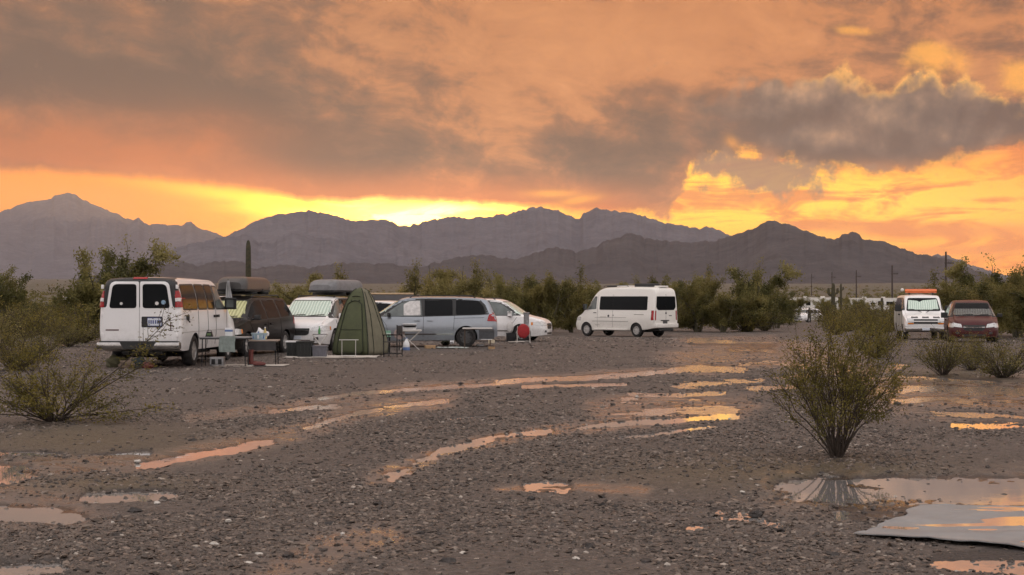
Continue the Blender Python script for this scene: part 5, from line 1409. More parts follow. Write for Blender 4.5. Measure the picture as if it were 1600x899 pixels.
def creosote(name, seed, H, W, nstem, nleaf, leafsize, leafm, base_gap=0.35, extra=None, dens_top=1.0, r0=0.012, wob=0.13):
    """many thin stems from one root, leaves only on the outer twigs -> (stem mesh, foliage mesh)"""
    rg = np.random.default_rng(seed)
    paths = []; tips = []
    for i in range(nstem):
        a = rg.random() * 2 * PI; sp = rg.random() ** 0.7
        lean = sp * (W / H) * 1.15
        d = np.array([math.cos(a) * lean, math.sin(a) * lean, 1.0])
        ln = H * (0.72 + 0.33 * rg.random()) * (1.0 - 0.10 * sp)
        ln *= np.linalg.norm(d) ** 0.25
        b0 = np.array([math.cos(a) * 0.05 * rg.random(), math.sin(a) * 0.05 * rg.random(), -0.02])
        pts, rs, dd = grow(rg, b0, d, ln, r0 * (0.6 + 0.6 * rg.random()), r0 * 0.25, wob, 8, 0.02)
        paths.append((pts, rs))
        for j in range(rg.integers(4, 8)):
            t = base_gap + (1 - base_gap) * rg.random(); q = t * 7; i0 = min(6, int(q)); p = pts[i0] + (pts[i0 + 1] - pts[i0]) * (q - i0)
            dv = pts[i0 + 1] - pts[i0]; dv = dv / np.linalg.norm(dv) + rg.normal(size=3) * 0.55; dv[2] = abs(dv[2]) * 0.8 + 0.15
            tp, tr, _ = grow(rg, p, dv, H * (0.13 + 0.22 * rg.random()), r0 * 0.35, r0 * 0.14, 0.16, 5)
            paths.append((tp, tr)); tips.append(tp)
        tips.append(pts[4:])
    for (dirv, ln, hgt) in (extra or []):                          # long single branches
        pts, rs, dd = grow(rg, (0, 0, 0.05), dirv, ln, r0 * 0.9, r0 * 0.35, 0.035, 9)
        paths.append((pts, rs)); 
        for j in range(hgt):
            i0 = rg.integers(5, 8); p = pts[i0] + (pts[i0 + 1] - pts[i0]) * rg.random()
            dv = np.array(dirv) / np.linalg.norm(dirv) + rg.normal(size=3) * 0.45
            tp, tr, _ = grow(rg, p, dv, 0.16 + 0.22 * rg.random(), r0 * 0.35, r0 * 0.14, 0.15, 5)
            paths.append((tp, tr)); tips.append(tp)
    V_, F_ = tubes_np(paths, 4)
    sm = np_mesh(name + '_stems', V_, F_, [BARK], True)
    wl = rg.random(len(tips)) ** 1.6 + 0.05; wl = wl / wl.sum() * nleaf; L = []
    for tp, per in zip(tips, wl.astype(int)):
        if per < 1: continue
        q = rg.random(per) * (len(tp) - 1); i0 = np.minimum(len(tp) - 2, q.astype(int)); f = (q - i0)[:, None]
        P = tp[i0] * (1 - f) + tp[i0 + 1] * f + rg.normal(size=(per, 3)) * leafsize * 1.5
        L.append(P)
    P = np.concatenate(L)
    n = fbm(P[:, 0] * 3 + P[:, 2] * 2, P[:, 1] * 3 + P[:, 2] * 2.7, 3, seed)
    tint = np.clip((n - 0.5) * 1.6 + 0.45 + 0.25 * (rg.random(len(P)) - 0.5) + 0.15 * (P[:, 2] / H - 0.5), 0, 1)
    v, f, t = leaves_np(P, leafsize, tint, rg)
    fm = np_mesh(name + '_foliage', v, f, [leafm], False, {'tint': ('FLOAT', 'POINT', t)})
    return sm, fm
def desert_tree(name, seed, H, W, nleaf, leafsize, leafm, trunk_r=0.12, low=0.12, gap=0.5):
    """short multi-trunk desert tree: trunks, limbs, twigs and clumps of small leaves with gaps between"""
    rg = np.random.default_rng(seed)
    paths = []; tips = []
    ntr = rg.integers(2, 5)
    for i in range(ntr):
        a = 2 * PI * i / ntr + rg.random()
        d = (math.cos(a) * 0.55, math.sin(a) * 0.55, 1.0)
        pts, rs, dd = grow(rg, (math.cos(a) * 0.1, math.sin(a) * 0.1, -0.1), d, H * 0.50, trunk_r * (0.7 + 0.5 * rg.random()), trunk_r * 0.45, 0.16, 7)
        paths.append((pts, rs))
        for j in range(rg.integers(6, 9)):
            i0 = rg.integers(1, 6); a2 = rg.random() * 2 * PI
            up = 0.25 + 0.8 * rg.random()
            dv = np.array([math.cos(a2) * W / H * 1.3, math.sin(a2) * W / H * 1.3, up])
            ln = (W * 0.40) * (0.6 + 0.6 * rg.random()) if up < 0.6 else H * 0.42 * (0.7 + 0.5 * rg.random())
            bp, br, _ = grow(rg, pts[i0], dv, ln, trunk_r * 0.35, trunk_r * 0.10, 0.20, 6, 0.03)
            paths.append((bp, br))
            for k in range(rg.integers(5, 8)):
                i1 = rg.integers(1, 6); dv2 = (bp[i1] - bp[i1 - 1]) / (np.linalg.norm(bp[i1] - bp[i1 - 1]) + 1e-9) + rg.normal(size=3) * 0.6 + np.array([0, 0, 0.25])
                tp, tr, _ = grow(rg, bp[i1], dv2, H * (0.09 + 0.12 * rg.random()), trunk_r * 0.10, trunk_r * 0.03, 0.22, 5)
                paths.append((tp, tr)); tips.append(tp)
    top_ = max(tp[:, 2].max() for tp in tips); wid_ = np.percentile([np.hypot(tp[-1, 0], tp[-1, 1]) for tp in tips], 92)
    sc_ = np.array([W * 0.5 / wid_, W * 0.5 / wid_, H / top_])
    paths = [(a_ * sc_, r_) for a_, r_ in paths]; tips = [tp * sc_ for tp in tips]
    V_, F_ = tubes_np(paths, 4)
    sm = np_mesh(name + '_trunk', V_, F_, [BARK_G], True)
    wts = rg.random(len(tips)) ** gap; wts /= wts.sum()
    cnt = (wts * nleaf).astype(int)
    L = []
    for tp, c_ in zip(tips, cnt):
        if c_ < 1: continue
        q = rg.random(c_) * (len(tp) - 1); i0 = np.minimum(len(tp) - 2, q.astype(int)); f = (q - i0)[:, None]
        P = tp[i0] * (1 - f) + tp[i0 + 1] * f + rg.normal(size=(c_, 3)) * H * 0.032
        L.append(P)
    P = np.concatenate(L); P = P[P[:, 2] > low * H]
    n = fbm(P[:, 0] * 1.1 + P[:, 2], P[:, 1] * 1.1 + P[:, 2] * 0.8, 3, seed)
    tint = np.clip((n - 0.5) * 1.9 + 0.42 + 0.3 * (rg.random(len(P)) - 0.5) + 0.3 * (P[:, 2] / H - 0.55), 0, 1)
    v, f, t = leaves_np(P, leafsize, tint, rg, aspect=0.45)
    fm = np_mesh(name + '_crown', v, f, [leafm], False, {'tint': ('FLOAT', 'POINT', t)})
    return sm, fm
def plant(name, meshes, loc, rz, sc, label, cat, group=None, parts=('trunk', 'crown')):
    e = empty(name, loc, rz); e.scale = sc if isinstance(sc, tuple) else (sc, sc, sc)
    obj(parts[0], meshes[0], e); obj(parts[1], meshes[1], e)
    return tag(e, label, cat, group)

ST = ('stems', 'foliage')
# ---- the two bushes in front
p = on_ground(1308, 718)
plant('creosote_bush', creosote('big', 101, 1.50, 0.84, 50, 17000, 0.026, LEAF_CREO, 0.38, r0=0.012, wob=0.17), p, 0.4, (0.86, 0.86, 0.94), 'tall olive green bush with bare lower stems, standing alone in the right foreground', 'bush', parts=ST)
p = on_ground(85, 660)
plant('creosote_bush', creosote('lef', 202, 0.92, 1.55, 40, 8000, 0.028, LEAF_CREO, 0.35, wob=0.17,
      extra=[((0.95, -0.1, 1.0), 1.75, 16), ((-1.0, -0.2, 0.16), 1.3, 6), ((1.0, -0.3, 0.14), 1.25, 5), ((0.75, 0.1, 0.65), 1.3, 10)], r0=0.010), p, 0.0, (1.3, 1.3, 1.05),
      'wide low green bush with spreading dark stems in the left foreground', 'bush', parts=ST)
# ---- shrub kinds to copy
SH = [creosote('sa', 301, 1.15, 1.15, 40, 4200, 0.040, LEAF_CREO, 0.25), creosote('sb', 302, 1.10, 1.35, 40, 4200, 0.042, LEAF_DARK, 0.15),
      creosote('sc', 303, 1.25, 1.2, 44, 4600, 0.042, LEAF_PALE, 0.2), creosote('sd', 304, 1.15, 1.5, 46, 5200, 0.045, LEAF_CREO, 0.08)]
def shrub(k, px, d, s, label, rz=None, dz=0.0, wide=1.0, group=None):
    q = at(px, d); q.z += dz
    return plant('shrub', SH[k], q, random.random() * 6 if rz is None else rz, (s * wide, s * wide, s), label, 'shrub', group, ST)
# right of the picture
q = on_ground(1474, 588); plant('shrub', SH[0], q, 1.0, (0.86, 0.86, 0.80), 'leafy shrub in front of the white van facing forward, left of two', 'shrub', None, ST)
q = on_ground(1568, 592); plant('shrub', SH[1], q, 2.0, (0.95, 0.95, 0.85), 'leafy shrub in front of the red minivan at the right edge', 'shrub', None, ST)
q = on_ground(1520, 580); plant('shrub', SH[0], q, 3.0, (0.7, 0.7, 0.72), 'small shrub between the two shrubs in front of the red minivan', 'shrub', None, ST)
q = on_ground(1370, 560); plant('shrub', SH[3], q, 4.0, (0.95, 0.95, 0.95), 'thin shrub just behind the tall foreground bush', 'shrub', None, ST)
q = on_ground(1648, 600); plant('shrub', SH[2], q, 0.5, (1.0, 1.0, 1.0), 'shrub cut off by the right edge of the picture', 'shrub', None, ST)
# right middle distance, a hedge of bushes round the motorhomes
for i, (px, d, s, k, w) in enumerate([(1165, 101, 1.6, 3, 1.3), (1195, 106, 1.6, 1, 1.2), (1325, 104, 1.2, 3, 1.4), (1350, 112, 1.8, 0, 1.5), (1385, 100, 1.6, 3, 1.4),
                                      (1340, 135, 2.2, 1, 1.5), (1300, 142, 2.0, 3, 1.4), (1400, 128, 2.0, 1, 1.4), (1215, 150, 2.2, 1, 1.4), (1305, 88, 1.0, 0, 1.6), (1365, 84, 1.0, 3, 1.5)]):
    shrub(k, px, d, s, ['low bush at the right foot of the large round tree', 'olive bush left of the small far white car', 'wide olive bush just right of the small far white car', 'bush below the left end of the striped motorhome',
        'bush left of the white van with the orange roof bar', 'tall bush directly below the striped motorhome', 'bush below the two-armed saguaro', 'bush between the striped motorhome and the white van', 'bush behind and left of the small far white car',
        'sprawling low bush behind the top of the tall foreground bush', 'low bush in the gap left of the white van facing forward'][i], None, -0.05, w, 'bushes below the motorhomes')
# left side
shrub(2, -8, 44, 1.15, 'grey green shrub with thick dark stems at the left edge', 0.5, 0, 1.1)
shrub(1, 60, 40.5, 0.85, 'low green bush in front of the grey green shrub at the left edge', 1.2, 0, 1.2)
shrub(3, 25, 34, 0.75, 'low dense bush at the left edge behind the wide foreground bush', 2.2, 0, 1.3)
shrub(3, 130, 58, 1.3, 'round bush left of the nearest van, beside the dirt path', 0.3, 0, 1.4)
shrub(1, 108, 52, 0.85, 'small bush at the foot of the round bush left of the nearest van', 0.9, 0, 1.5)
for i, (px, d, s, k) in enumerate([(40, 78, 1.6, 3), (72, 84, 1.6, 1), (-30, 82, 2.0, 3), (10, 92, 1.9, 1), (95, 95, 2.0, 3), (60, 120, 2.4, 1), (115, 125, 2.0, 3), (20, 140, 2.8, 1)]):
    shrub(k, px, d, s, ['big olive bush above the grey green shrub at the left', 'olive bush at the left side of the dirt path', 'thicket bush cut off by the left edge', 'thicket bush behind the one at the left edge', 'bush below the small motorhome on the left',
        'far bush at the head of the dirt path', 'far bush just in front of the small motorhome', 'farthest bush of the left thicket'][i], None, -0.05, 1.25, 'thicket on the left')
# ---- trees
TR = [desert_tree('ta', 401, 4.5, 5.4, 30000, 0.13, LEAF_TREE, 0.13), desert_tree('tb', 402, 4.2, 4.6, 24000, 0.115, LEAF_PALE, 0.11, 0.06, 0.8),
      desert_tree('tc', 403, 4.2, 5.0, 26000, 0.115, LEAF_DARK, 0.12, 0.05, 0.6), desert_tree('td', 404, 3.6, 4.6, 24000, 0.11, LEAF_TREE, 0.10, 0.02, 0.4)]
def tree(k, px, d, h, label, rz=None, wide=1.0, group=None):
    H0 = (4.5, 4.2, 4.2, 3.6)[k]; s = h / H0 * 1.05
    return plant('desert_tree', TR[k], at(px, d), random.random() * 6 if rz is None else rz, (s * wide, s * wide, s), label, 'tree', group)
tree(0, 162, 92, 5.9, 'spreading dark tree standing tall behind the nearest van', 3.9, 1.0)
tree(1, 248, 110, 3.7, 'small pale tree just behind the roof of the nearest van', 1.0, 0.6)
tree(3, -5, 88, 4.1, 'tree cut off by the left edge of the picture', 1.0, 0.8)
tree(1, 322, 150, 4.0, 'small tree tip between the nearest van and the saguaro', 2.0, 0.6)
tree(1, 500, 92, 4.1, 'yellowish tree behind the pale grey roof box', 2.5, 1.0)
tree(3, 462, 98, 3.1, 'low tree between the two roof boxes', 0.5, 1.0)
tree(3, 548, 99, 3.2, 'low tree right behind the top of the green tent', 1.5, 0.8)
tree(1, 668, 98, 4.5, 'pale open tree behind the roof of the silver minivan, leftmost', 0.2, 0.95)
tree(1, 722, 93, 4.4, 'broad pale tree behind the middle of the silver minivan', 3.2, 1.0)
tree(1, 768, 101, 3.9, 'pale tree behind the rear of the silver minivan', 4.2, 0.9)
tree(3, 815, 92, 3.7, 'green tree behind the bonnet of the white minivan pointing right', 1.2, 0.85)
tree(2, 850, 88, 3.9, 'dense dark tree left of the camper van', 0.8, 0.9)
tree(2, 893, 97, 3.4, 'dark tree right at the nose of the camper van', 2.8, 0.9)
tree(3, 930, 112, 3.7, 'low tree showing over the front roof of the camper van', 2.1, 1.0)
tree(1, 1000, 108, 3.8, 'pale tree behind the middle of the camper van roof', 4.1, 0.9)
tree(3, 1045, 105, 3.9, 'green tree behind the rear of the camper van', 5.1, 0.9)
tree(2, 1090, 100, 4.2, 'dark tree just right of the camper van', 1.7, 0.9)
tree(0, 1170, 103, 4.9, 'large round dark tree between the camper van and the small far car', 3.9, 0.98)
tree(2, 1130, 98, 2.8, 'low dark tree in front of the large round tree', 0.3, 1.1)
tree(3, 1215, 122, 3.4, 'low tree to the right of the large round tree', 0.7, 0.8)
tree(0, 1552, 86, 4.5, 'tall tree with an open crown behind the red minivan', 1.1, 1.0)
tree(2, 1590, 80, 4.0, 'dense tree at the right edge behind the red minivan', 0.2, 1.1)
tree(3, 1505, 92, 3.3, 'bushy tree between the white van and the red minivan', 2.6, 0.9)
tree(2, 1540, 76, 3.3, 'low bushy tree directly behind the red minivan roof', 3.3, 1.2)
tree(3, 1455, 128, 3.4, 'pale tree behind the white van with the orange roof bar', 4.4, 0.9)
tree(2, 1650, 84, 4.3, 'tree just outside the right edge, its branches reaching in', 4.4, 1.0)
tree(2, 1622, 70, 2.9, 'bushy tree right of the red minivan at the edge', 5.0, 1.2)
for k, px, d, h in ((3, 620, 180, 3.2), (2, 700, 220, 3.6), (3, 780, 200, 3.4), (2, 960, 210, 3.6), (3, 1290, 230, 3.0), (2, 1240, 210, 3.4), (3, 1345, 250, 3.2), (2, 1410, 240, 3.2), (3, 400, 190, 3.0), (2, 300, 210, 3.2), (3, 90, 190, 3.2), (2, 30, 220, 3.6), (3, 520, 240, 3.4)):
    tree(k, px, d, h, 'small far desert tree in the scattered belt behind the camp', None, 1.2, 'far desert trees')

# ---- saguaros
def saguaro(loc, H, r, arms, label):
    e = empty('saguaro_cactus', loc)
    b = MATS.get('saguaro_skin')
    if not b:
        nb = NB('saguaro_skin'); w = nb.n('ShaderNodeTexNoise'); w.inputs['Scale'].default_value = 5
        nb.l(nb.coords(), w.inputs['Vector'])
        nb.set(Base_Color=nb.ramp(w.outputs['Fac'], [(0.3, (0.034, 0.032, 0.014)), (0.7, (0.075, 0.062, 0.030))]), Roughness=0.7)
        MATS['saguaro_skin'] = b = nb.m
    def column(pts, rad):
        n = 26; ring = []; vs = []; fs = []
        pts = [Vector(p) for p in pts]
        for i, p in enumerate(pts):
            d = (pts[min(i + 1, len(pts) - 1)] - pts[max(i - 1, 0)]).normalized(); a = d.cross(Vector((0.3, 1, 0.1))).normalized(); c = a.cross(d)
            for j in range(n):
                rr = rad[i] * (1.0 if j % 2 else 0.84); vs.append(p + (a * math.cos(2 * PI * j / n) + c * math.sin(2 * PI * j / n)) * rr)
        for i in range(len(pts) - 1):
            for j in range(n): fs.append((i * n + j, i * n + (j + 1) % n, (i + 1) * n + (j + 1) % n, (i + 1) * n + j))
        fs.append(tuple((len(pts) - 1) * n + j for j in range(n)))
        return MB().add(vs, fs)
    hs = [0, 0.1, 0.3, 0.6, 0.8, 0.92, 0.97, 0.99, 1.0]; rs = [0.85, 0.9, 1.0, 1.0, 0.95, 0.85, 0.65, 0.42, 0.1]
    column([(0, 0, -0.1 + h * H) for h in hs], [r * k for k in rs]).build('trunk', b, e)
    for (z, dx_, ln, ra) in arms:
        column([(0, 0, z), (dx_ * 0.5, 0, z + 0.02), (dx_ * 0.85, 0, z + 0.10), (dx_, 0, z + 0.25), (dx_, 0, z + 0.25 + ln * 0.6), (dx_, 0, z + 0.25 + ln * 0.92), (dx_, 0, z + 0.25 + ln)], [ra * 0.7, ra * 0.8, ra * 0.9, ra, ra, ra * 0.75, ra * 0.15]).build('arm', b, e)
    return tag(e, label, 'cactus')
saguaro(at(388, 112), 6.9, 0.215, [(3.0, -0.55, 0.45, 0.15)], 'tall single saguaro with one stub arm, above the black roof box')
saguaro(at(1302, 190), 4.9, 0.26, [(3.2, -0.6, 0.7, 0.17), (3.4, 0.55, 0.5, 0.16)], 'saguaro with two short arms in front of the far motorhomes')
saguaro(at(1378, 300), 3.4, 0.3, [], 'small armless saguaro above the striped motorhome')
saguaro(at(1314, 330), 6.6, 0.25, [(5.0, 0.5, 0.5, 0.15)], 'thin saguaro far behind the pair of motorhomes')

# ---- power poles
POLE = mat('weathered_pole_wood', (0.06, 0.045, 0.04), 0.9, 0, 0.3, 3)
for px, d, h, lab in ((1478, 300, 12.6, 'tallest power pole at the right, against the glowing sky'), (1394, 400, 12.0, 'power pole left of the tallest one, above the striped motorhome'),
                      (1338, 520, 12.4, 'third power pole from the right, before the dark mountain'), (1300, 680, 13.2, 'fourth power pole from the right, small before the dark mountain'), (1268, 900, 14.0, 'farthest and faintest power pole in the row')):
    e = empty('power_pole', at(px, d), 0.5)
    MB().tube([(0, 0, -0.5), (0, 0, h)], [0.26, 0.18], 8).build('post', POLE, e)
    MB().box(-0.3, 2.1, -0.10, 0.10, h - 2.4, h - 2.2).build('cross_arm', POLE, e)
    for x in (0.8, 1.4, 1.95): MB().lathe([(0.05, h - 2.2), (0.07, h - 2.1), (0.04, h - 1.95)], 8, 'Z', (x, 0, 0)).build('insulator', DGREY, e)
    tag(e, lab, 'power pole', 'row of power poles')

# ---- the scrub plain beyond, too far and thick to count
rg = np.random.default_rng(9)
n = 5200
r = 125 * (2600 / 125) ** rg.random(n); a = (rg.random(n) * 2 - 1) * 0.46
x = r * np.sin(a); y = r * np.cos(a)
clear_ = np.ones(n, bool)
for (px, d0) in ((1262, 171), (1271, 330), (1366, 345), (112, 235), (1440, 420)):      # keep the view of the far vehicles open
    q = at(px, d0); t = np.hypot(x / y * d0 - q.x, 0); clear_ &= ~((t < (4.5 if d0 < 200 else 7.0)) & (y < d0 + 8))
x, y = x[clear_], y[clear_]; n = len(x); r = np.hypot(x, y)
z = ground_height(x, y, np.zeros(n), np.zeros(n), np.zeros(n))
hgt = (0.9 + 1.3 * rg.random(n)) * np.where(rg.random(n) < 0.2, 1.7, 1.0)
per = 26
c = np.repeat(np.stack([x, y, z], 1), per, 0); hh_ = np.repeat(hgt, per)
u = rg.normal(size=(n * per, 3)); u /= np.linalg.norm(u, axis=1, keepdims=True); u *= rg.random((n * per, 1)) ** 0.4
P = c + np.stack([u[:, 0] * hh_ * 0.9, u[:, 1] * hh_ * 0.9, (u[:, 2] * 0.5 + 0.45) * hh_], 1)
tint = np.clip(np.repeat(rg.random(n), per) * 0.7 + 0.3 * rg.random(n * per), 0, 1)
sz = np.repeat(hgt * 0.34, per)[:, None]
V_, F_, t_ = leaves_np(P, sz, tint, rg, aspect=0.8)
tag(obj('far_scrub', np_mesh('far_scrub', V_, F_, [LEAF_DARK], False, {'tint': ('FLOAT', 'POINT', t_)})), 'grey green scrub covering the far plain below the mountains', 'scrub', kind='stuff')

# ================================================================ camp gear
FRAME_B = mat('black_steel_tube', (0.020, 0.020, 0.021), 0.45, 0.5, 0.2, 12)
FRAME_W = mat('pale_steel_tube', (0.55, 0.52, 0.48), 0.4, 0.4, 0.15, 12)
TABLE_G = mat('grey_table_top', (0.24, 0.24, 0.24), 0.45, 0, 0.15, 8)
TABLE_W = mat('white_table_top', (0.70, 0.67, 0.63), 0.4, 0, 0.1, 8)
CLOTH_T = mat('grey_green_cloth', (0.23, 0.27, 0.25), 0.95, 0, 0.2, 14, 0.3, 60)
CLOTH_D = mat('dark_cloth', (0.045, 0.042, 0.042), 0.95, 0, 0.25, 10, 0.3, 50)
PLAST_W = mat('white_plastic', (0.72, 0.72, 0.72), 0.4, 0, 0.1, 8)
PLAST_B = mat('blue_plastic', (0.10, 0.17, 0.36), 0.4, 0, 0.15, 8)
PLAST_LB = mat('pale_blue_plastic', (0.34, 0.46, 0.52), 0.35, 0, 0.2, 10)
TOTE_B = mat('black_tote', (0.016, 0.018, 0.017), 0.5, 0, 0.2, 8)
TOTE_G = mat('grey_tote', (0.13, 0.13, 0.15), 0.55, 0, 0.2, 8)
GREENP = mat('green_plastic', (0.08, 0.28, 0.09), 0.4, 0, 0.2, 10)
PALEGREEN = mat('pale_green_carton', (0.22, 0.42, 0.30), 0.6, 0, 0.2, 10)
MAT_P = mat('pale_ground_sheet', (0.48, 0.44, 0.39), 0.8, 0, 0.25, 3, 0.4, 9)
REDF = mat('red_fabric', (0.34, 0.025, 0.028), 0.85, 0, 0.2, 12, 0.3, 60)
MAROON = mat('dark_red_leather', (0.12, 0.028, 0.022), 0.6, 0, 0.25, 14)
CARD = mat('tan_cardboard', (0.40, 0.26, 0.14), 0.9, 0, 0.2, 10)
CREAM = mat('cream_carton', (0.60, 0.52, 0.38), 0.8, 0, 0.2, 10)
STEEL = mat('galvanised_steel', (0.26, 0.26, 0.265), 0.42, 0.7, 0.25, 14)
def sheet_np(name, x0, x1, y0, y1, z, m, seed, nx=24, ny=10, amp=0.02, parent=None, rag=0.05):
    """thin crumpled sheet on the ground, real thickness"""
    rg_ = np.random.default_rng(seed)
    X, Y = np.meshgrid(np.linspace(x0, x1, nx), np.linspace(y0, y1, ny), indexing='ij')
    ed = np.minimum(np.minimum(X - x0, x1 - X) / (x1 - x0), np.minimum(Y - y0, y1 - Y) / (y1 - y0))
    X = X + (fbm(X * 3 + seed, Y * 3, 2, seed) - 0.5) * rag * 2; Y = Y + (fbm(X * 2, Y * 2 + seed, 2, seed + 4) - 0.5) * rag * 4
    Z = z + 0.006 + fbm(X * 2.2, Y * 2.2, 3, seed + 8) * amp
    top = np.stack([X, Y, Z], -1).reshape(-1, 3); bot = top - np.array([0, 0, 0.005])
    i = np.arange(nx * ny).reshape(nx, ny)
    q = np.stack([i[:-1, :-1], i[1:, :-1], i[1:, 1:], i[:-1, 1:]], -1).reshape(-1, 4)
    k = nx * ny; fs = [q, q[:, ::-1] + k]
    for line in (i[0, :], i[-1, ::-1], i[::-1, 0], i[:, -1]):
        fs.append(np.stack([line[1:], line[:-1], line[:-1] + k, line[1:] + k], -1))
    me = np_mesh(name, np.concatenate([top, bot]), np.concatenate(fs), [m], True)
    return obj(name, me, parent)
def place(name, px, py, rz, label, cat, group=None, dz=0.0):
    q = on_ground(px, py); q.z += dz
    return tag(empty(name, q, rz), label, cat, group)
def folding_table(e, w, dp, h, topm, legm, cross=False):
    MB().box(-w / 2, w / 2, -dp / 2, dp / 2, h - 0.035, h, 0.01).build('table_top', topm, e)
    MB().box(-w / 2 + 0.02, w / 2 - 0.02, -dp / 2 + 0.02, dp / 2 - 0.02, h - 0.06, h - 0.036, 0.005).build('apron', legm, e)
    for sx in (-1, 1):
        if cross:
            for sy in (-1, 1):
                MB().tube([(sx * w * 0.42, sy * dp * 0.40, h - 0.06), (-sx * w * 0.40, sy * dp * 0.40, 0.0)], 0.014, 6).build('leg', legm, e)
        else:
            for sy in (-1, 1): MB().tube([(sx * w * 0.43, sy * dp * 0.38, h - 0.06), (sx * w * 0.44, sy * dp * 0.40, 0.0)], 0.014, 6).build('leg', legm, e)
            MB().tube([(sx * w * 0.435, -dp * 0.39, 0.14), (sx * w * 0.435, dp * 0.39, 0.14)], 0.010, 6).build('brace', legm, e)
def drape(e, name, x0, x1, y, z1, z0, m, seed, amp=0.02):
    n = 14; rows = 6; vs = []; fs = []
    for j in range(rows):
        for i in range(n):
            x = x0 + (x1 - x0) * i / (n - 1); t = j / (rows - 1)
            vs.append((x + 0.01 * math.sin(seed + 7 * t), y - 0.012 - amp * t * (0.5 + 0.5 * math.sin(i * 1.3 + seed)), z1 + (z0 - z1) * t))
    k = len(vs); vs += [(a, b_ + 0.006, c) for a, b_, c in vs]
    for j in range(rows - 1):
        for i in range(n - 1):
            a = j * n + i; fs += [(a, a + 1, a + n + 1, a + n), (a + k, a + n + k, a + n + 1 + k, a + 1 + k)]
    return MB().add(vs, fs).build(name, m, e)

# ---- table along the side of the nearest van
e = place('folding_table', 352, 573, 0.02, 'long grey folding table with black legs beside the nearest van', 'table')
folding_table(e, 1.20, 0.60, 0.735, TABLE_G, FRAME_B)
tl = e.location
tow = empty('towel', tl + Vector((0.08, -0.30, 0.74))); drape(tow, 'hanging_half', -0.17, 0.22, -0.012, 0.0, -0.37, CLOTH_T, 1)
MB().box(-0.17, 0.22, -0.02, 0.28, 0.003, 0.014, 0.004).build('lying_half', CLOTH_T, tow)
tag(tow, 'grey green towel hanging over the edge of the long folding table', 'towel')
lan = empty('camp_lantern', tl + Vector((-0.38, -0.05, 0.735)))
MB().add([(-0.09, -0.06, 0), (0.09, -0.06, 0), (0.09, 0.06, 0), (-0.09, 0.06, 0), (-0.06, -0.04, 0.12), (0.06, -0.04, 0.12), (0.06, 0.04, 0.12), (-0.06, 0.04, 0.12)], [(0, 1, 5, 4), (1, 2, 6, 5), (2, 3, 7, 6), (3, 0, 4, 7), (4, 5, 6, 7), (3, 2, 1, 0)]).build('housing', FRAME_B, lan, False)
MB().box(-0.05, 0.05, -0.066, -0.045, 0.03, 0.085, 0.004).build('green_face', mat('dull_green_face', (0.10, 0.16, 0.06), 0.5), lan)
MB().tube([(-0.055, 0, 0.115), (-0.04, 0, 0.16), (0.04, 0, 0.16), (0.055, 0, 0.115)], 0.008, 6).build('carry_handle', FRAME_B, lan)
tag(lan, 'small black and green camp lantern on the left end of the long table', 'lantern')
jug = empty('white_carton', tl + Vector((0.08, 0.05, 0.735)))
MB().box(-0.09, 0.09, -0.06, 0.06, 0.0, 0.22, 0.012).build('carton', PLAST_W, jug)
MB().box(-0.092, 0.092, -0.064, 0.05, 0.12, 0.17, 0.003).build('blue_band', PLAST_B, jug)
tag(jug, 'white carton with blue band on the long folding table', 'carton')
st_ = place('camp_stove', 340, 573, 0.0, 'small grey box stove with two dark openings under the long table', 'stove')
MB().box(-0.17, 0.17, -0.13, 0.13, 0.02, 0.24, 0.02).build('case', STEEL, st_)
for x in (-0.08, 0.08): MB().box(x - 0.045, x + 0.045, -0.14, -0.12, 0.06, 0.19, 0.008).build('opening', FRAME_B, st_)
for x in (-0.13, 0.13): MB().box(x - 0.02, x + 0.02, -0.1, 0.1, 0.0, 0.022, 0.004).build('foot', FRAME_B, st_)
q = on_ground(395, 573)
o = sheet_np('ground_sheet', q.x - 0.95, q.x + 0.80, q.y - 0.35, q.y + 0.7, 0.012, MAT_P, 4); tag(o, 'pale crumpled ground sheet under the two dark tables', 'ground sheet')
bt = place('boot', 392, 572, 0.3, 'tall dark red boot standing on the pale ground sheet', 'boot', dz=0.02)
MB().lathe([(0.055, 0.06), (0.062, 0.10), (0.056, 0.20), (0.066, 0.34), (0.070, 0.38), (0.058, 0.385)], 14).build('shaft', MAROON, bt)
MB().blob((0.05, 0, 0.055), (0.13, 0.05, 0.055), 2, 0.03, 2, -0.05).build('foot', MAROON, bt)
MB().box(-0.08, 0.18, -0.05, 0.05, 0.0, 0.02, 0.008).build('sole', BLACK, bt)
bt = place('shoe', 405, 574, 0.1, 'dark red shoe lying on the pale ground sheet', 'shoe', dz=0.02)
MB().blob((0.0, 0, 0.06), (0.17, 0.06, 0.06), 5, 0.05, 2, -0.04).build('upper', MAROON, bt)
MB().box(-0.16, 0.17, -0.055, 0.055, 0.0, 0.022, 0.01).build('sole', BLACK, bt)
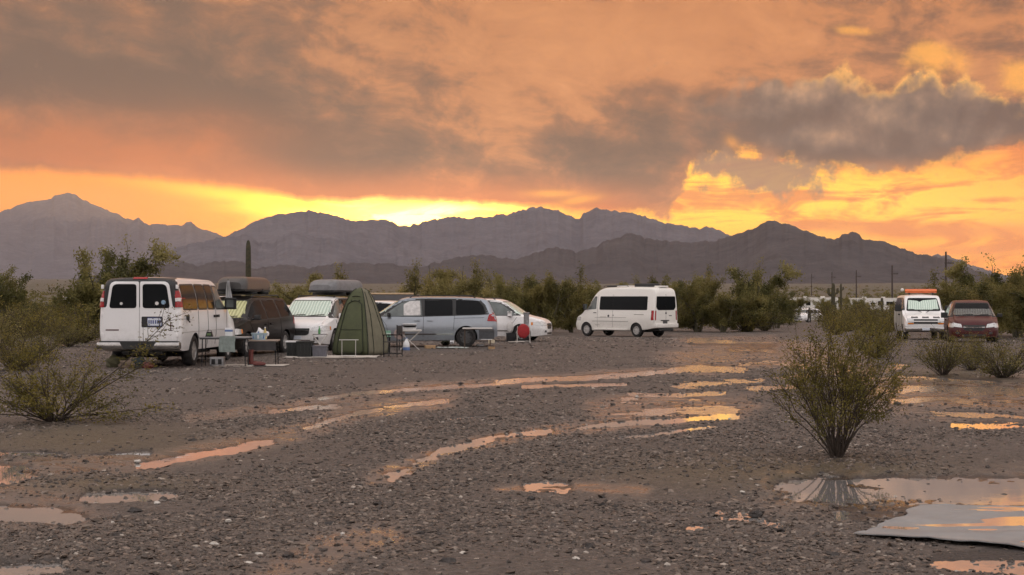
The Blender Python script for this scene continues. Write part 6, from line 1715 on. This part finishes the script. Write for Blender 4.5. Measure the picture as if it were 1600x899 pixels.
# ---- second table, dark cloth, washing-up tub
e = place('folding_table', 413, 571, 0.02, 'dark cloth covered folding table in front of the brown minivan', 'table')
folding_table(e, 0.72, 0.55, 0.64, mat('tan_board', (0.34, 0.27, 0.22), 0.6), FRAME_B); tl = e.location
cl_ = empty('table_cloth', tl + Vector((0, -0.275, 0.602))); drape(cl_, 'cloth', -0.34, 0.34, -0.004, 0.0, -0.22, CLOTH_D, 3, 0.03)
tag(cl_, 'dark cloth hanging from the front of the second table', 'cloth')
tb = empty('wash_tub', tl + Vector((-0.12, -0.02, 0.64)))
MB().lathe([(0.0, 0.0), (0.17, 0.0), (0.20, 0.15), (0.215, 0.155), (0.215, 0.17), (0.19, 0.165), (0.165, 0.02), (0.0, 0.02)], 20).build('basin', PLAST_LB, tb)
for k in range(8):
    a = 2 * PI * k / 8; MB().box(0.17 * math.cos(a) - 0.02, 0.17 * math.cos(a) + 0.02, 0.19 * math.sin(a) - 0.008, 0.19 * math.sin(a) + 0.008, 0.03, 0.12, 0.004).build('side_rib', PLAST_B if k % 2 else PLAST_W, tb)
tag(tb, 'pale blue tub on the second table in front of the brown minivan', 'tub')
for k, (x, y, z, s_, m_, lab) in enumerate([(-0.10, 0.0, 0.80, (0.10, 0.09, 0.14), PLAST_W, 'peaked white plastic bag standing in the pale blue tub'), (0.02, 0.03, 0.79, (0.09, 0.08, 0.09), PLAST_W, 'low white plastic bag at the right of the pale blue tub')]):
    bg_ = MB().blob((0, 0, 0), s_, 20 + k, 0.22, 2).build('plastic_bag', m_, None, True, 60, loc=tl + Vector((x, y, z))); tag(bg_, lab, 'bag')
bt = empty('bottle', tl + Vector((-0.13, -0.10, 0.66)))
MB().lathe([(0.03, 0.0), (0.032, 0.13), (0.014, 0.17), (0.014, 0.19)], 12).build('body', PLAST_B, bt); MB().lathe([(0.017, 0.19), (0.017, 0.215)], 10).build('cap', PLAST_W, bt)
tag(bt, 'blue bottle standing in the tub among the white bags', 'bottle')
bt = empty('bottle', tl + Vector((0.03, -0.06, 0.66)))
MB().lathe([(0.035, 0.0), (0.037, 0.19), (0.016, 0.24), (0.016, 0.27)], 12).build('body', mat('yellow_plastic', (0.55, 0.42, 0.16), 0.4), bt); MB().lathe([(0.020, 0.27), (0.020, 0.30)], 10).build('cap', PLAST_W, bt)
tag(bt, 'tall yellow bottle in the tub behind the white bags', 'bottle')
# ---- bins by the white minivan
def tote(px, py, w, dp, h, m, label, lidm=None, rz=0.0):
    e = place('storage_tote', px, py, rz, label, 'storage tote')
    x, y = w / 2, dp / 2; k = 0.90
    MB().add([(-x * k, -y * k, 0), (x * k, -y * k, 0), (x * k, y * k, 0), (-x * k, y * k, 0), (-x, -y, h), (x, -y, h), (x, y, h), (-x, y, h)], [(0, 1, 5, 4), (1, 2, 6, 5), (2, 3, 7, 6), (3, 0, 4, 7), (4, 5, 6, 7), (3, 2, 1, 0)]).build('bin', m, e, False)
    MB().box(-x - 0.02, x + 0.02, -y - 0.02, y + 0.02, h + 0.001, h + 0.045, 0.012).build('lid', lidm or m, e)
    for sg in (-1, 1): MB().box(sg * x * 0.97 - 0.03, sg * x * 0.97 + 0.03, -0.07, 0.07, h - 0.09, h - 0.03, 0.01).build('handle', m, e)
    for i in range(3):
        xx = (-0.5 + i * 0.5) * x; MB().box(xx - 0.015, xx + 0.015, -y * 0.985 - 0.012, -y * 0.9, h * 0.12, h * 0.9, 0.004).build('rib', m, e)
    return e
tote(458, 558, 0.34, 0.45, 0.42, TOTE_B, 'black storage tote with pale lid, left of the pair by the white minivan', PLAST_W)
tote(477, 559, 0.42, 0.50, 0.43, TOTE_B, 'black storage tote with black lid, right of the pair by the white minivan')
tote(500, 559, 0.40, 0.36, 0.30, TOTE_G, 'grey storage tote between the black totes and the green tent')
sd_ = empty('folding_stool', on_ground(499, 556) + Vector((0, 0.15, 0)), 0.1)
for sy in (-0.12, 0.12):
    MB().tube([(-0.22, sy, 0.0), (0.22, sy, 0.62)], 0.016, 6).build('leg', FRAME_W, sd_); MB().tube([(0.22, sy, 0.0), (-0.22, sy, 0.62)], 0.016, 6).build('leg', FRAME_W, sd_)
for x in (-0.22, 0.22): MB().tube([(x, -0.14, 0.62), (x, 0.14, 0.62)], 0.014, 6).build('rail', FRAME_W, sd_)
MB().box(-0.22, 0.22, -0.11, 0.11, 0.615, 0.63, 0.004).build('seat', CLOTH_D, sd_)
tag(sd_, 'pale cross-legged folding stool behind the grey tote', 'stool')
bt = empty('bottle', sd_.location + Vector((-0.02, 0, 0.632)))
MB().lathe([(0.035, 0.0), (0.037, 0.12), (0.014, 0.18), (0.014, 0.20)], 12).build('body', GREENP, bt); MB().lathe([(0.018, 0.20), (0.018, 0.225)], 10).build('cap', GREENP, bt)
tag(bt, 'green bottle standing on the cross-legged stool', 'bottle')
q = on_ground(540, 560)
o = sheet_np('ground_sheet', q.x - 1.75, q.x + 0.85, q.y - 0.25, q.y + 1.3, 0.010, MAT_P, 6, 40, 16, 0.03); tag(o, 'long pale ground sheet under the totes and the green tent', 'ground sheet')

# ---- green privacy tent
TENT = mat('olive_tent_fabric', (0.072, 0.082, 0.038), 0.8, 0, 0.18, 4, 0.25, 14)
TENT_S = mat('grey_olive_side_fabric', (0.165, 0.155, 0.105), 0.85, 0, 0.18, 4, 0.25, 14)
PIPE = mat('dark_tent_piping', (0.020, 0.024, 0.012), 0.8, 0, 0.1)
tp = on_ground(560, 556)
te = empty('pop_up_tent', tp + Vector((0, 0.62, 0.012)), math.radians(-24))
tent_w = pchip([(0, 0.585), (0.15, 0.60), (0.5, 0.565), (0.9, 0.485), (1.3, 0.385), (1.6, 0.295), (1.80, 0.215), (1.92, 0.14), (1.975, 0.06), (1.99, 0.01)])
def tent_wall(side):
    n, mrows = 13, 26; vs = []; fs = []
    zs = np.linspace(0, 1, mrows) ** 0.85 * 1.99
    for z in zs:
        w = float(tent_w(z))
        for i in range(n):
            t = -1 + 2 * i / (n - 1); bulge = 1.0 + 0.05 * (1 - t * t) * math.sin(PI * min(1, z / 1.9)) - 0.02 * math.sin(5 * z + 3 * t)
            a = (t * w, -w * bulge, z)
            c, s_ = [(1, 0), (0, 1), (-1, 0), (0, -1)][side]
            vs.append((a[0] * c - a[1] * s_, a[0] * s_ + a[1] * c, a[2]))
    for j in range(mrows - 1):
        for i in range(n - 1): fs.append((j * n + i, j * n + i + 1, (j + 1) * n + i + 1, (j + 1) * n + i))
    return MB().add(vs, fs)
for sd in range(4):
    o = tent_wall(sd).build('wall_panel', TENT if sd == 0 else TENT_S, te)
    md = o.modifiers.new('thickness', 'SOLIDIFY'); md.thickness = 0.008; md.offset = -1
def tent_pt(t, z, off=0.012, side=0):
    w = float(tent_w(z)); bulge = 1.0 + 0.05 * (1 - t * t) * math.sin(PI * min(1, z / 1.9)) - 0.02 * math.sin(5 * z + 3 * t)
    a = (t * w, -w * bulge - off, z); c, s_ = [(1, 0), (0, 1), (-1, 0), (0, -1)][side]
    return (a[0] * c - a[1] * s_, a[0] * s_ + a[1] * c, a[2])
dr = [tent_pt(-0.72, z) for z in np.linspace(0.12, 1.5, 12)] + [tent_pt(t, 1.5 + 0.10 * (1 - t * t / 0.52)) for t in np.linspace(-0.7, 0.7, 10)] + [tent_pt(0.72, z) for z in np.linspace(1.5, 0.12, 12)] + [tent_pt(t, 0.06) for t in np.linspace(0.6, -0.6, 8)]
MB().tube(dr + dr[:1], 0.014, 5).build('door_zip', PIPE, te)
for sg in (-1, 1):
    MB().tube([(sg * float(tent_w(z)), -float(tent_w(z)) - 0.004, z) for z in np.linspace(0.0, 1.96, 24)], 0.016, 6).build('corner_piping', PIPE, te)
    MB().tube([(sg * float(tent_w(z)), float(tent_w(z)) + 0.004, z) for z in np.linspace(0.0, 1.96, 24)], 0.016, 6).build('corner_piping', PIPE, te)
MB().tube([tent_pt(t, 1.72 + 0.015 * math.cos(t * 3)) for t in np.linspace(-0.55, 0.55, 8)], 0.014, 5).build('vent_flap', PIPE, te)
for t in (-0.45, 0.45): MB().blob(tent_pt(t, 1.60), (0.02, 0.012, 0.03), 3, 0.05).build('toggle', PIPE, te)
MB().tube([tent_pt(t, 0.75) for t in np.linspace(-0.7, 0.7, 9)], 0.007, 5).build('door_seam', PIPE, te)
for t in (-0.5, 0.55): MB().tube([tent_pt(t, z, side=1) for z in np.linspace(0.05, 1.85, 16)], 0.009, 5).build('side_seam', PIPE, te)
tag(te, 'tall olive green pop-up privacy tent in the middle of the camp', 'tent')
rk = empty('towel_rack', on_ground(545, 560.5) + Vector((0, 0, 0.02)), 0.06)
MB().tube([(-0.27, 0, 0.50), (0.27, 0, 0.50)], 0.013, 6).build('top_bar', FRAME_W, rk)
MB().tube([(-0.16, 0, 0.05), (0.16, 0, 0.05)], 0.020, 6).build('bottom_bar', FRAME_W, rk)
for x in (-0.19, 0.19): MB().tube([(x, 0.0, 0.50), (x, -0.02, 0.0)], 0.011, 6).build('post', FRAME_W, rk)
for x in (-0.19, 0.19): MB().tube([(x, -0.14, 0.012), (x, 0.12, 0.012)], 0.011, 6).build('foot', FRAME_W, rk)
tag(rk, 'small pale tubular rack standing in front of the green tent', 'rack')

# ---- between tent and silver minivan
ch_ = place('camp_chair', 614, 558, math.radians(75), 'tall narrow black camp chair right beside the green tent', 'chair')
for sx in (-0.22, 0.22):
    MB().tube([(sx, -0.2, 0.0), (sx, -0.2, 0.92)], 0.016, 6).build('back_post', FRAME_B, ch_); MB().tube([(sx, 0.2, 0.0), (sx, 0.2, 0.62)], 0.016, 6).build('front_post', FRAME_B, ch_)
    MB().box(sx - 0.03, sx + 0.03, -0.22, 0.24, 0.62, 0.645, 0.008).build('armrest', FRAME_B, ch_)
    MB().tube([(sx, -0.2, 0.10), (sx, 0.2, 0.10)], 0.012, 6).build('side_rail', FRAME_B, ch_)
MB().box(-0.22, 0.22, -0.2, 0.2, 0.42, 0.445, 0.008).build('seat', CLOTH_D, ch_); MB().box(-0.22, 0.22, -0.215, -0.195, 0.66, 0.90, 0.006).build('backrest', CLOTH_D, ch_)
gb = place('carton_stand', 603, 552, 0.1, 'low black stand holding a pale green carton, next to the tent', 'stand')
for sx in (-0.12, 0.12):
    for sy in (-0.1, 0.1): MB().tube([(sx, sy, 0), (sx, sy, 0.47)], 0.012, 6).build('leg', FRAME_B, gb)
MB().box(-0.15, 0.15, -0.13, 0.13, 0.47, 0.49, 0.005).build('shelf', FRAME_B, gb); MB().box(-0.13, 0.13, -0.11, 0.11, 0.16, 0.175, 0.004).build('shelf', FRAME_B, gb)
cb = empty('green_carton', gb.location + Vector((0, 0, 0.49)), 0.15)
MB().box(-0.14, 0.14, -0.10, 0.10, 0, 0.20, 0.008).build('carton', PALEGREEN, cb); MB().box(-0.142, 0.142, -0.104, 0.104, 0.09, 0.13, 0.002).build('pale_band', mat('pale_mint', (0.50, 0.66, 0.55), 0.6), cb)
tag(cb, 'pale green carton on a low black stand beside the tent', 'carton')
xt = place('folding_table', 640, 547, 0.1, 'white topped table on crossed pale legs in front of the silver minivan', 'table')
folding_table(xt, 0.78, 0.5, 0.66, TABLE_W, FRAME_W, True); xl = xt.location
for k, (z, m_, lab) in enumerate(((0.66, PLAST_W, 'lower white tray of the stack on the cross-legged table'), (0.735, FRAME_B, 'black tray in the middle of the stack on the cross-legged table'), (0.79, PLAST_W, 'upper white tray of the stack on the cross-legged table'))):
    o = MB().lathe([(0.0, 0.0), (0.19, 0.0), (0.225, 0.055), (0.235, 0.058), (0.225, 0.066), (0.19, 0.02), (0.0, 0.02)], 20).build('tray', m_, None, loc=xl + Vector((0.0, 0, z))); tag(o, lab, 'tray', 'trays stacked on the cross-legged table')
wj = place('water_jug', 635, 547.5, 0.2, 'white water jug with blue base under the cross-legged table', 'jug')
MB().lathe([(0.105, 0.10), (0.11, 0.13), (0.10, 0.22), (0.05, 0.32), (0.03, 0.36), (0.028, 0.38)], 16).build('body', PLAST_W, wj); MB().lathe([(0.0, 0.0), (0.11, 0.0), (0.115, 0.05), (0.108, 0.10), (0.0, 0.10)], 16).build('base', PLAST_B, wj); MB().lathe([(0.034, 0.38), (0.034, 0.41)], 12).build('cap', PLAST_B, wj)
bgp = place('round_fan', 624, 547, 0.1, 'pinkish round disc with a dark slash beside the cross-legged table', 'disc')
MB().lathe([(0.0, -0.02), (0.17, -0.02), (0.18, 0.0), (0.17, 0.02), (0.0, 0.02)], 24, 'Y', (0, 0, 0.52)).build('disc', mat('dusty_pink_cloth', (0.42, 0.32, 0.29), 0.8), bgp)
MB().tube([(-0.10, -0.024, 0.60), (0.10, -0.024, 0.44)], 0.016, 5).build('slash', FRAME_B, bgp); MB().tube([(0, 0.01, 0.36), (0, 0.01, 0.0)], 0.014, 6).build('stand', FRAME_B, bgp); MB().lathe([(0.0, 0), (0.13, 0), (0.13, 0.015), (0.0, 0.02)], 16).build('foot', FRAME_B, bgp)
cbx = place('cardboard_box', 672, 545, 0.2, 'small flattened tan cardboard box on the ground by the silver minivan', 'box')
MB().box(-0.17, 0.17, -0.12, 0.12, 0, 0.11, 0.006).build('carton', CARD, cbx); MB().add([(0.17, -0.12, 0.11), (0.30, -0.13, 0.06), (0.30, 0.13, 0.06), (0.17, 0.12, 0.11), (0.17, -0.12, 0.105), (0.30, -0.13, 0.055), (0.30, 0.13, 0.055), (0.17, 0.12, 0.105)], [(0, 1, 2, 3), (7, 6, 5, 4), (0, 4, 5, 1), (1, 5, 6, 2), (2, 6, 7, 3), (3, 7, 4, 0)]).build('flap', CARD, cbx, False)
q = on_ground(706, 545); o = sheet_np('ground_sheet', q.x - 0.55, q.x + 0.55, q.y - 0.2, q.y + 0.75, 0.012, mat('mint_white_sheet', (0.58, 0.64, 0.60), 0.6, 0, 0.15, 4), 12, 26, 12, 0.035); tag(o, 'mint white sheet lying on the ground below the silver minivan', 'ground sheet')
o = MB().blob((0, 0, 0.10), (0.17, 0.12, 0.11), 31, 0.12, 2, -0.10).build('stuff_sack', mat('olive_sack', (0.05, 0.055, 0.03), 0.9), None, loc=on_ground(696, 540)); tag(o, 'dark olive stuff sack on the ground before the silver minivan', 'sack')
o = MB().blob((0, 0, 0.08), (0.09, 0.08, 0.09), 32, 0.10, 2, -0.08).build('paper_bundle', PLAST_W, None, loc=on_ground(706, 538)); tag(o, 'small white bundle beside the dark olive stuff sack', 'bundle')
# ---- table at the silver minivan's rear wheel
tc_ = place('folding_table', 746, 545, -0.03, 'pale topped folding table at the rear wheel of the silver minivan', 'table')
folding_table(tc_, 0.98, 0.5, 0.70, TABLE_W, mat('brown_leg_steel', (0.10, 0.07, 0.05), 0.5, 0.4)); tq = tc_.location
cl_ = empty('grey_bag', tq + Vector((0.32, -0.285, 0.66)))
MB().box(-0.26, 0.25, -0.035, 0.02, -0.33, 0.0, 0.02).build('bag_body', mat('dark_grey_canvas', (0.075, 0.078, 0.083), 0.9, 0, 0.2, 12, 0.3, 50), cl_); MB().box(-0.26, 0.25, -0.045, -0.03, -0.09, -0.005, 0.006).build('flap', DGREY, cl_); MB().box(-0.20, 0.18, -0.034, 0.014, -0.355, -0.332, 0.006).build('pale_edge', PLAST_W, cl_)
tag(cl_, 'dark grey canvas bag hanging from the pale topped table', 'bag')
for px, py, w, h, m_, lab, cat in ((750, 541, 0.26, 0.06, PLAST_W, 'flat white tray on the ground under the pale topped table', 'tray'), (768, 537, 0.22, 0.14, CREAM, 'cream carton on the ground right of the pale topped table', 'carton'), (768, 546, 0.20, 0.08, CARD, 'small tan carton on the ground, nearer than the cream one', 'carton')):
    e = place('ground_box', px, py, 0.15, lab, cat); MB().box(-w / 2, w / 2, -0.09, 0.09, 0, h, 0.012).build('tub', m_, e); MB().box(-w / 2 - 0.01, w / 2 + 0.01, -0.1, 0.1, h * 0.86, h * 0.86 + 0.015, 0.004).build('rim', m_, e)
# ---- stove pipe and red chair by the white minivan
sv = place('wood_stove', 820, 535.5, 0.0, 'grey steel stove with upright flue pipe by the white minivan', 'stove')
MB().box(-0.19, 0.16, -0.14, 0.14, 0.24, 0.72, 0.02).build('fire_box', STEEL, sv); MB().lathe([(0.105, 0.722), (0.105, 0.95), (0.112, 0.955), (0.112, 0.985), (0.105, 0.99), (0.105, 1.12), (0.125, 1.13), (0.125, 1.17), (0.0, 1.18)], 20, 'Z', (0.06, 0, 0)).build('flue_pipe', STEEL, sv)
for sx in (-0.16, 0.13):
    for sy in (-0.11, 0.11): MB().tube([(sx, sy, 0), (sx, sy, 0.25)], 0.014, 6).build('leg', FRAME_B, sv)
rc = place('red_camp_chair', 818, 536.5, math.radians(0), 'red folding camp chair in front of the grey stove', 'chair')
MB().blob((0, 0, 0.46), (0.25, 0.06, 0.26), 41, 0.06, 3).build('backrest', REDF, rc); MB().box(-0.20, 0.20, 0.04, 0.30, 0.30, 0.34, 0.02).build('seat', REDF, rc)
for sx in (-0.25, 0.25): MB().tube([(sx, -0.06, 0.0), (sx * 0.95, 0.0, 0.42), (sx * 0.9, 0.02, 0.66)], 0.013, 6).build('post', FRAME_W, rc); MB().tube([(sx, 0.3, 0.0), (sx * 0.8, -0.02, 0.42)], 0.012, 6).build('leg', FRAME_W, rc)
MB().tube([(-0.25, -0.05, 0.08), (0.25, -0.05, 0.08)], 0.010, 6).build('brace', FRAME_W, rc)
o = MB().blob((0, 0, 0.22), (0.14, 0.12, 0.24), 44, 0.14, 2, -0.22).build('white_sack', mat('white_sack_cloth', (0.55, 0.53, 0.51), 0.8, 0, 0.15, 9), None, loc=on_ground(797, 534)); o.location.z += 0.35; tag(o, 'white sack tied at the side of the white minivan behind the stove', 'sack')
sk = empty('crate', on_ground(798, 534), 0.1); MB().box(-0.17, 0.17, -0.14, 0.14, 0, 0.34, 0.012).build('box', FRAME_B, sk); MB().box(-0.18, 0.18, -0.15, 0.15, 0.30, 0.345, 0.008).build('rim', FRAME_B, sk); tag(sk, 'dark crate carrying the white sack next to the stove', 'crate')
q = on_ground(806, 536); o = sheet_np('ground_sheet', q.x - 0.30, q.x + 0.33, q.y - 0.1, q.y + 0.5, 0.01, MAT_P, 17, 16, 8, 0.02); tag(o, 'little pale ground sheet under the stove', 'ground sheet')
# ---- clutter under the back of the nearest van
for k, (px, py, rad, m_, lab) in enumerate([(180, 575, (0.22, 0.18, 0.16), mat('olive_duffel', (0.075, 0.070, 0.035), 0.9, 0, 0.3, 9), 'olive duffel under the left rear of the nearest van'), (198, 577, (0.18, 0.15, 0.12), mat('brown_duffel', (0.12, 0.085, 0.06), 0.9, 0, 0.3, 9), 'brown cloth bundle under the rear of the nearest van'),
        (215, 576, (0.17, 0.14, 0.15), mat('dark_teal_bag', (0.035, 0.045, 0.045), 0.9, 0, 0.3, 9), 'dark bag under the middle of the nearest van'), (231, 577, (0.13, 0.12, 0.09), MAROON, 'dark red cloth lying under the nearest van')]):
    o = MB().blob((0, 0, rad[2] * 0.8), rad, 60 + k, 0.2, 3, -rad[2] * 0.8).build('bundle', m_, None, True, 85, loc=on_ground(px, py)); tag(o, lab, 'bundle')
for px, py, lab in ((204, 572, 'crumpled white bag on the bundles under the nearest van, left'), (220, 572, 'crumpled white bag on the bundles under the nearest van, right')):
    o = MB().blob((0, 0, 0.28), (0.10, 0.08, 0.07), px, 0.25, 2).build('white_bag', PLAST_W, None, True, 85, loc=on_ground(px, py)); tag(o, lab, 'bag')
# ---- cloth on the brown minivan's rack
fl = empty('hanging_cloth', (brown.root.location + Vector((0.0, 0, 1.78))) + Vector((bh.x * 0.75 + 0.02, bh.y * 0.75, 0)), math.atan2(bh.y, bh.x) + PI / 2)
n = 9; vs = []; fs = []
for j in range(10):
    t = j / 9; w = 0.03 + 0.09 * t ** 0.8
    for i in range(n): s_ = -1 + 2 * i / (n - 1); vs.append((s_ * w + 0.05 * t, -0.05 - 0.03 * math.sin(i * 1.7 + 3 * t), 0.42 - 0.70 * t))
for j in range(9):
    for i in range(n - 1): a = j * n + i; fs.append((a, a + 1, a + n + 1, a + n))
o = MB().add(vs, fs).build('cloth', mat('grey_white_cloth', (0.38, 0.38, 0.39), 0.9), fl); md = o.modifiers.new('t', 'SOLIDIFY'); md.thickness = 0.006
MB().tube([(0.0, -0.04, -0.10), (0.0, -0.04, 0.46)], 0.010, 6).build('staff', FRAME_B, fl)
tag(fl, 'grey white cloth hanging at the front of the black roof box', 'cloth')

# ---- tarp in the right foreground
P0 = on_ground(1338, 838); P1 = on_ground(1625, 862); P2 = on_ground(1700, 795); P3_ = on_ground(1445, 793)
b = NB('grey_tarp')
gp = b.coords(); f = b.noise(2.0, 4, 0.6, 0.6); g = b.noise(11, 3, 0.6)
b.set(Base_Color=b.ramp(f, [(0.3, (0.19, 0.192, 0.195)), (0.7, (0.28, 0.282, 0.28))]), Roughness=0.55)
b.bump(g, 0.3, 0.01)
nx, ny = 60, 44; s_, t_ = np.meshgrid(np.linspace(0, 1, nx), np.linspace(0, 1, ny), indexing='ij')
Q = [np.array(v[:2]) for v in (P0, P1, P2, P3_)]
XY = (1 - s_)[..., None] * (1 - t_)[..., None] * Q[0] + s_[..., None] * (1 - t_)[..., None] * Q[1] + s_[..., None] * t_[..., None] * Q[2] + (1 - s_)[..., None] * t_[..., None] * Q[3]
X, Y = XY[..., 0], XY[..., 1]
wob = (fbm(s_ * 5, t_ * 0 + 2, 3, 77) - 0.5) * 0.10
Y = Y + wob * (1 - t_); X = X + (fbm(t_ * 5, s_ * 0 + 5, 3, 78) - 0.5) * 0.16 * (1 - s_)
Z = 0.008 + fbm(X * 0.8 + Y * 0.4, Y * 2.6 - X * 0.3, 4, 79) * 0.028 + (1 - np.abs(2 * vnoise(X * 2.2 + Y * 3.5, Y * 5.0 - X, 83) - 1)) ** 3 * 0.010 + 0.004 * np.exp(-(t_ / 0.04) ** 2)
top = np.stack([X, Y, Z], -1).reshape(-1, 3); i = np.arange(nx * ny).reshape(nx, ny); k = nx * ny
q = np.stack([i[:-1, :-1], i[1:, :-1], i[1:, 1:], i[:-1, 1:]], -1).reshape(-1, 4); fs = [q, q[:, ::-1] + k]
for line in (i[0, :], i[-1, ::-1], i[::-1, 0], i[:, -1]): fs.append(np.stack([line[1:], line[:-1], line[:-1] + k, line[1:] + k], -1))
tp_ = empty('ground_tarp', (0, 0, 0))
obj('sheet', np_mesh('tarp_sheet', np.concatenate([top, top - np.array([0, 0, 0.006])]), np.concatenate(fs), [b.m], True), tp_)
tag(tp_, 'grey tarp lying flat in the right foreground with rain water pooled on it', 'tarp')
LV = float(np.quantile(Z, 0.24)); wt = top.copy(); wt[:, 2] = LV
cells = q[(Z.reshape(-1)[q] < LV + 0.0004).any(1) & (np.minimum(s_, 1 - s_).reshape(-1)[q] > 0.03).all(1) & (np.minimum(t_, 1 - t_).reshape(-1)[q] > 0.04).all(1)]
par = np.arange(k)
def find(a_):
    while par[a_] != a_: par[a_] = par[par[a_]]; a_ = par[a_]
    return a_
for c4 in cells:
    r0_ = find(c4[0])
    for v_ in c4[1:]: par[find(v_)] = r0_
comp = np.array([find(c4[0]) for c4 in cells])
for cid in np.unique(comp):
    cc = cells[comp == cid]
    if len(cc) < 4: continue
    used, inv = np.unique(cc, return_inverse=True)
    obj('pooled_water', np_mesh('tarp_water', wt[used], inv.reshape(-1, 4), [M_water], True), tp_)

# ---- single stones one can pick out
def rock(px, py, s, kind, label, group=None):
    q = on_ground(px, py); r_ = random.Random(int(px * 7 + py))
    mm = {'dark': mat('dark_varnished_stone', (0.030, 0.024, 0.021), 0.55, 0, 0.3, 25, 0.5, 40), 'pale': mat('white_quartz_stone', (0.50, 0.47, 0.42), 0.6, 0, 0.2, 25, 0.4, 40), 'tan': mat('tan_stone', (0.26, 0.20, 0.15), 0.7, 0, 0.2, 25, 0.4, 40)}[kind]
    bm = bmesh.new(); bmesh.ops.create_icosphere(bm, subdivisions=2, radius=1.0)
    for v in bm.verts:
        v.co *= 0.75 + 0.5 * r_.random(); v.co = Vector((v.co.x * s * 1.2, v.co.y * s, v.co.z * s * 0.62))
    me = bpy.data.meshes.new('stone'); bm.to_mesh(me); bm.free(); me.materials.append(mm)
    o = obj('stone', me); o.location = q + Vector((0, 0, s * 0.25)); o.rotation_euler = (0, 0, r_.random() * 6)
    return tag(o, label, 'stone', group)
rock(1182, 805, 0.055, 'dark', 'black stone standing in the broken puddle left of the grey tarp')
rock(920, 857, 0.045, 'dark', 'single dark stone at the bottom middle of the gravel')
rock(1402, 633, 0.06, 'dark', 'dark stone at the edge of the puddle behind the tall bush')
for px, py in ((560, 760), (590, 790), (515, 820), (655, 835), (720, 600), (300, 690), (345, 800), (775, 725), (1010, 760), (830, 780), (940, 790), (1220, 830), (1300, 870), (450, 870), (210, 800), (1010, 880), (700, 880), (870, 700)):
    rock(px, py, 0.028 + 0.02 * random.random(), 'dark', 'fist-sized dark stone lying loose in the gravel', 'loose dark stones')
for px, py in ((78, 846), (177, 818), (215, 722), (245, 787), (333, 853), (357, 815), (375, 870), (405, 868), (388, 883), (410, 720), (680, 893), (1160, 770), (722, 868), (900, 876), (865, 845), (1140, 655), (700, 690), (535, 835), (995, 620), (760, 640), (1250, 700), (1050, 835), (240, 860)):
    rock(px, py, 0.016 + 0.014 * random.random(), 'pale', 'pale quartz pebble lying loose in the gravel', 'pale pebbles')

# ---- person by the far white car
q = at(1264.5, 166)
sk_ = bpy.data.meshes.new('person'); J = {'pel': (0, 0, 0.92), 'sp': (0, 0.02, 1.15), 'ch': (0, 0.02, 1.36), 'nk': (0, 0.01, 1.50), 'hd': (0, -0.02, 1.62), 'tp': (0, -0.02, 1.73),
     'ls': (0.19, 0.02, 1.40), 'le': (0.36, 0.02, 1.18), 'lh': (0.22, -0.10, 1.02), 'rs': (-0.19, 0.02, 1.40), 're': (-0.36, 0.02, 1.18), 'rh': (-0.22, -0.10, 1.02),
     'lp': (0.10, 0, 0.88), 'lk': (0.12, -0.02, 0.48), 'la': (0.13, 0.02, 0.08), 'lf': (0.14, -0.14, 0.04), 'rp': (-0.10, 0, 0.88), 'rk': (-0.12, -0.02, 0.48), 'ra': (-0.13, 0.02, 0.08), 'rf': (-0.14, -0.14, 0.04)}
names = list(J); ix = {k: i for i, k in enumerate(names)}
ed = [('pel', 'sp'), ('sp', 'ch'), ('ch', 'nk'), ('nk', 'hd'), ('hd', 'tp'), ('ch', 'ls'), ('ls', 'le'), ('le', 'lh'), ('ch', 'rs'), ('rs', 're'), ('re', 'rh'), ('pel', 'lp'), ('lp', 'lk'), ('lk', 'la'), ('la', 'lf'), ('pel', 'rp'), ('rp', 'rk'), ('rk', 'ra'), ('ra', 'rf')]
sk_.from_pydata([J[k] for k in names], [(ix[a], ix[b_]) for a, b_ in ed], [])
po = bpy.data.objects.new('person', sk_); COL.objects.link(po); po.location = q
md = po.modifiers.new('skin', 'SKIN')
rad = dict(pel=.16, sp=.15, ch=.17, nk=.065, hd=.10, tp=.07, ls=.085, le=.06, lh=.045, rs=.085, re=.06, rh=.045, lp=.11, lk=.075, la=.05, lf=.045, rp=.11, rk=.075, ra=.05, rf=.045)
for i, k in enumerate(names): sk_.skin_vertices[0].data[i].radius = (rad[k], rad[k]); sk_.skin_vertices[0].data[i].use_root = (k == 'pel')
po.modifiers.new('sub', 'SUBSURF').levels = 1
sk_.materials.append(mat('dark_clothes', (0.022, 0.020, 0.022), 0.9, 0, 0.2, 6))
tag(po, 'person in dark clothes standing beside the small far white car', 'person')
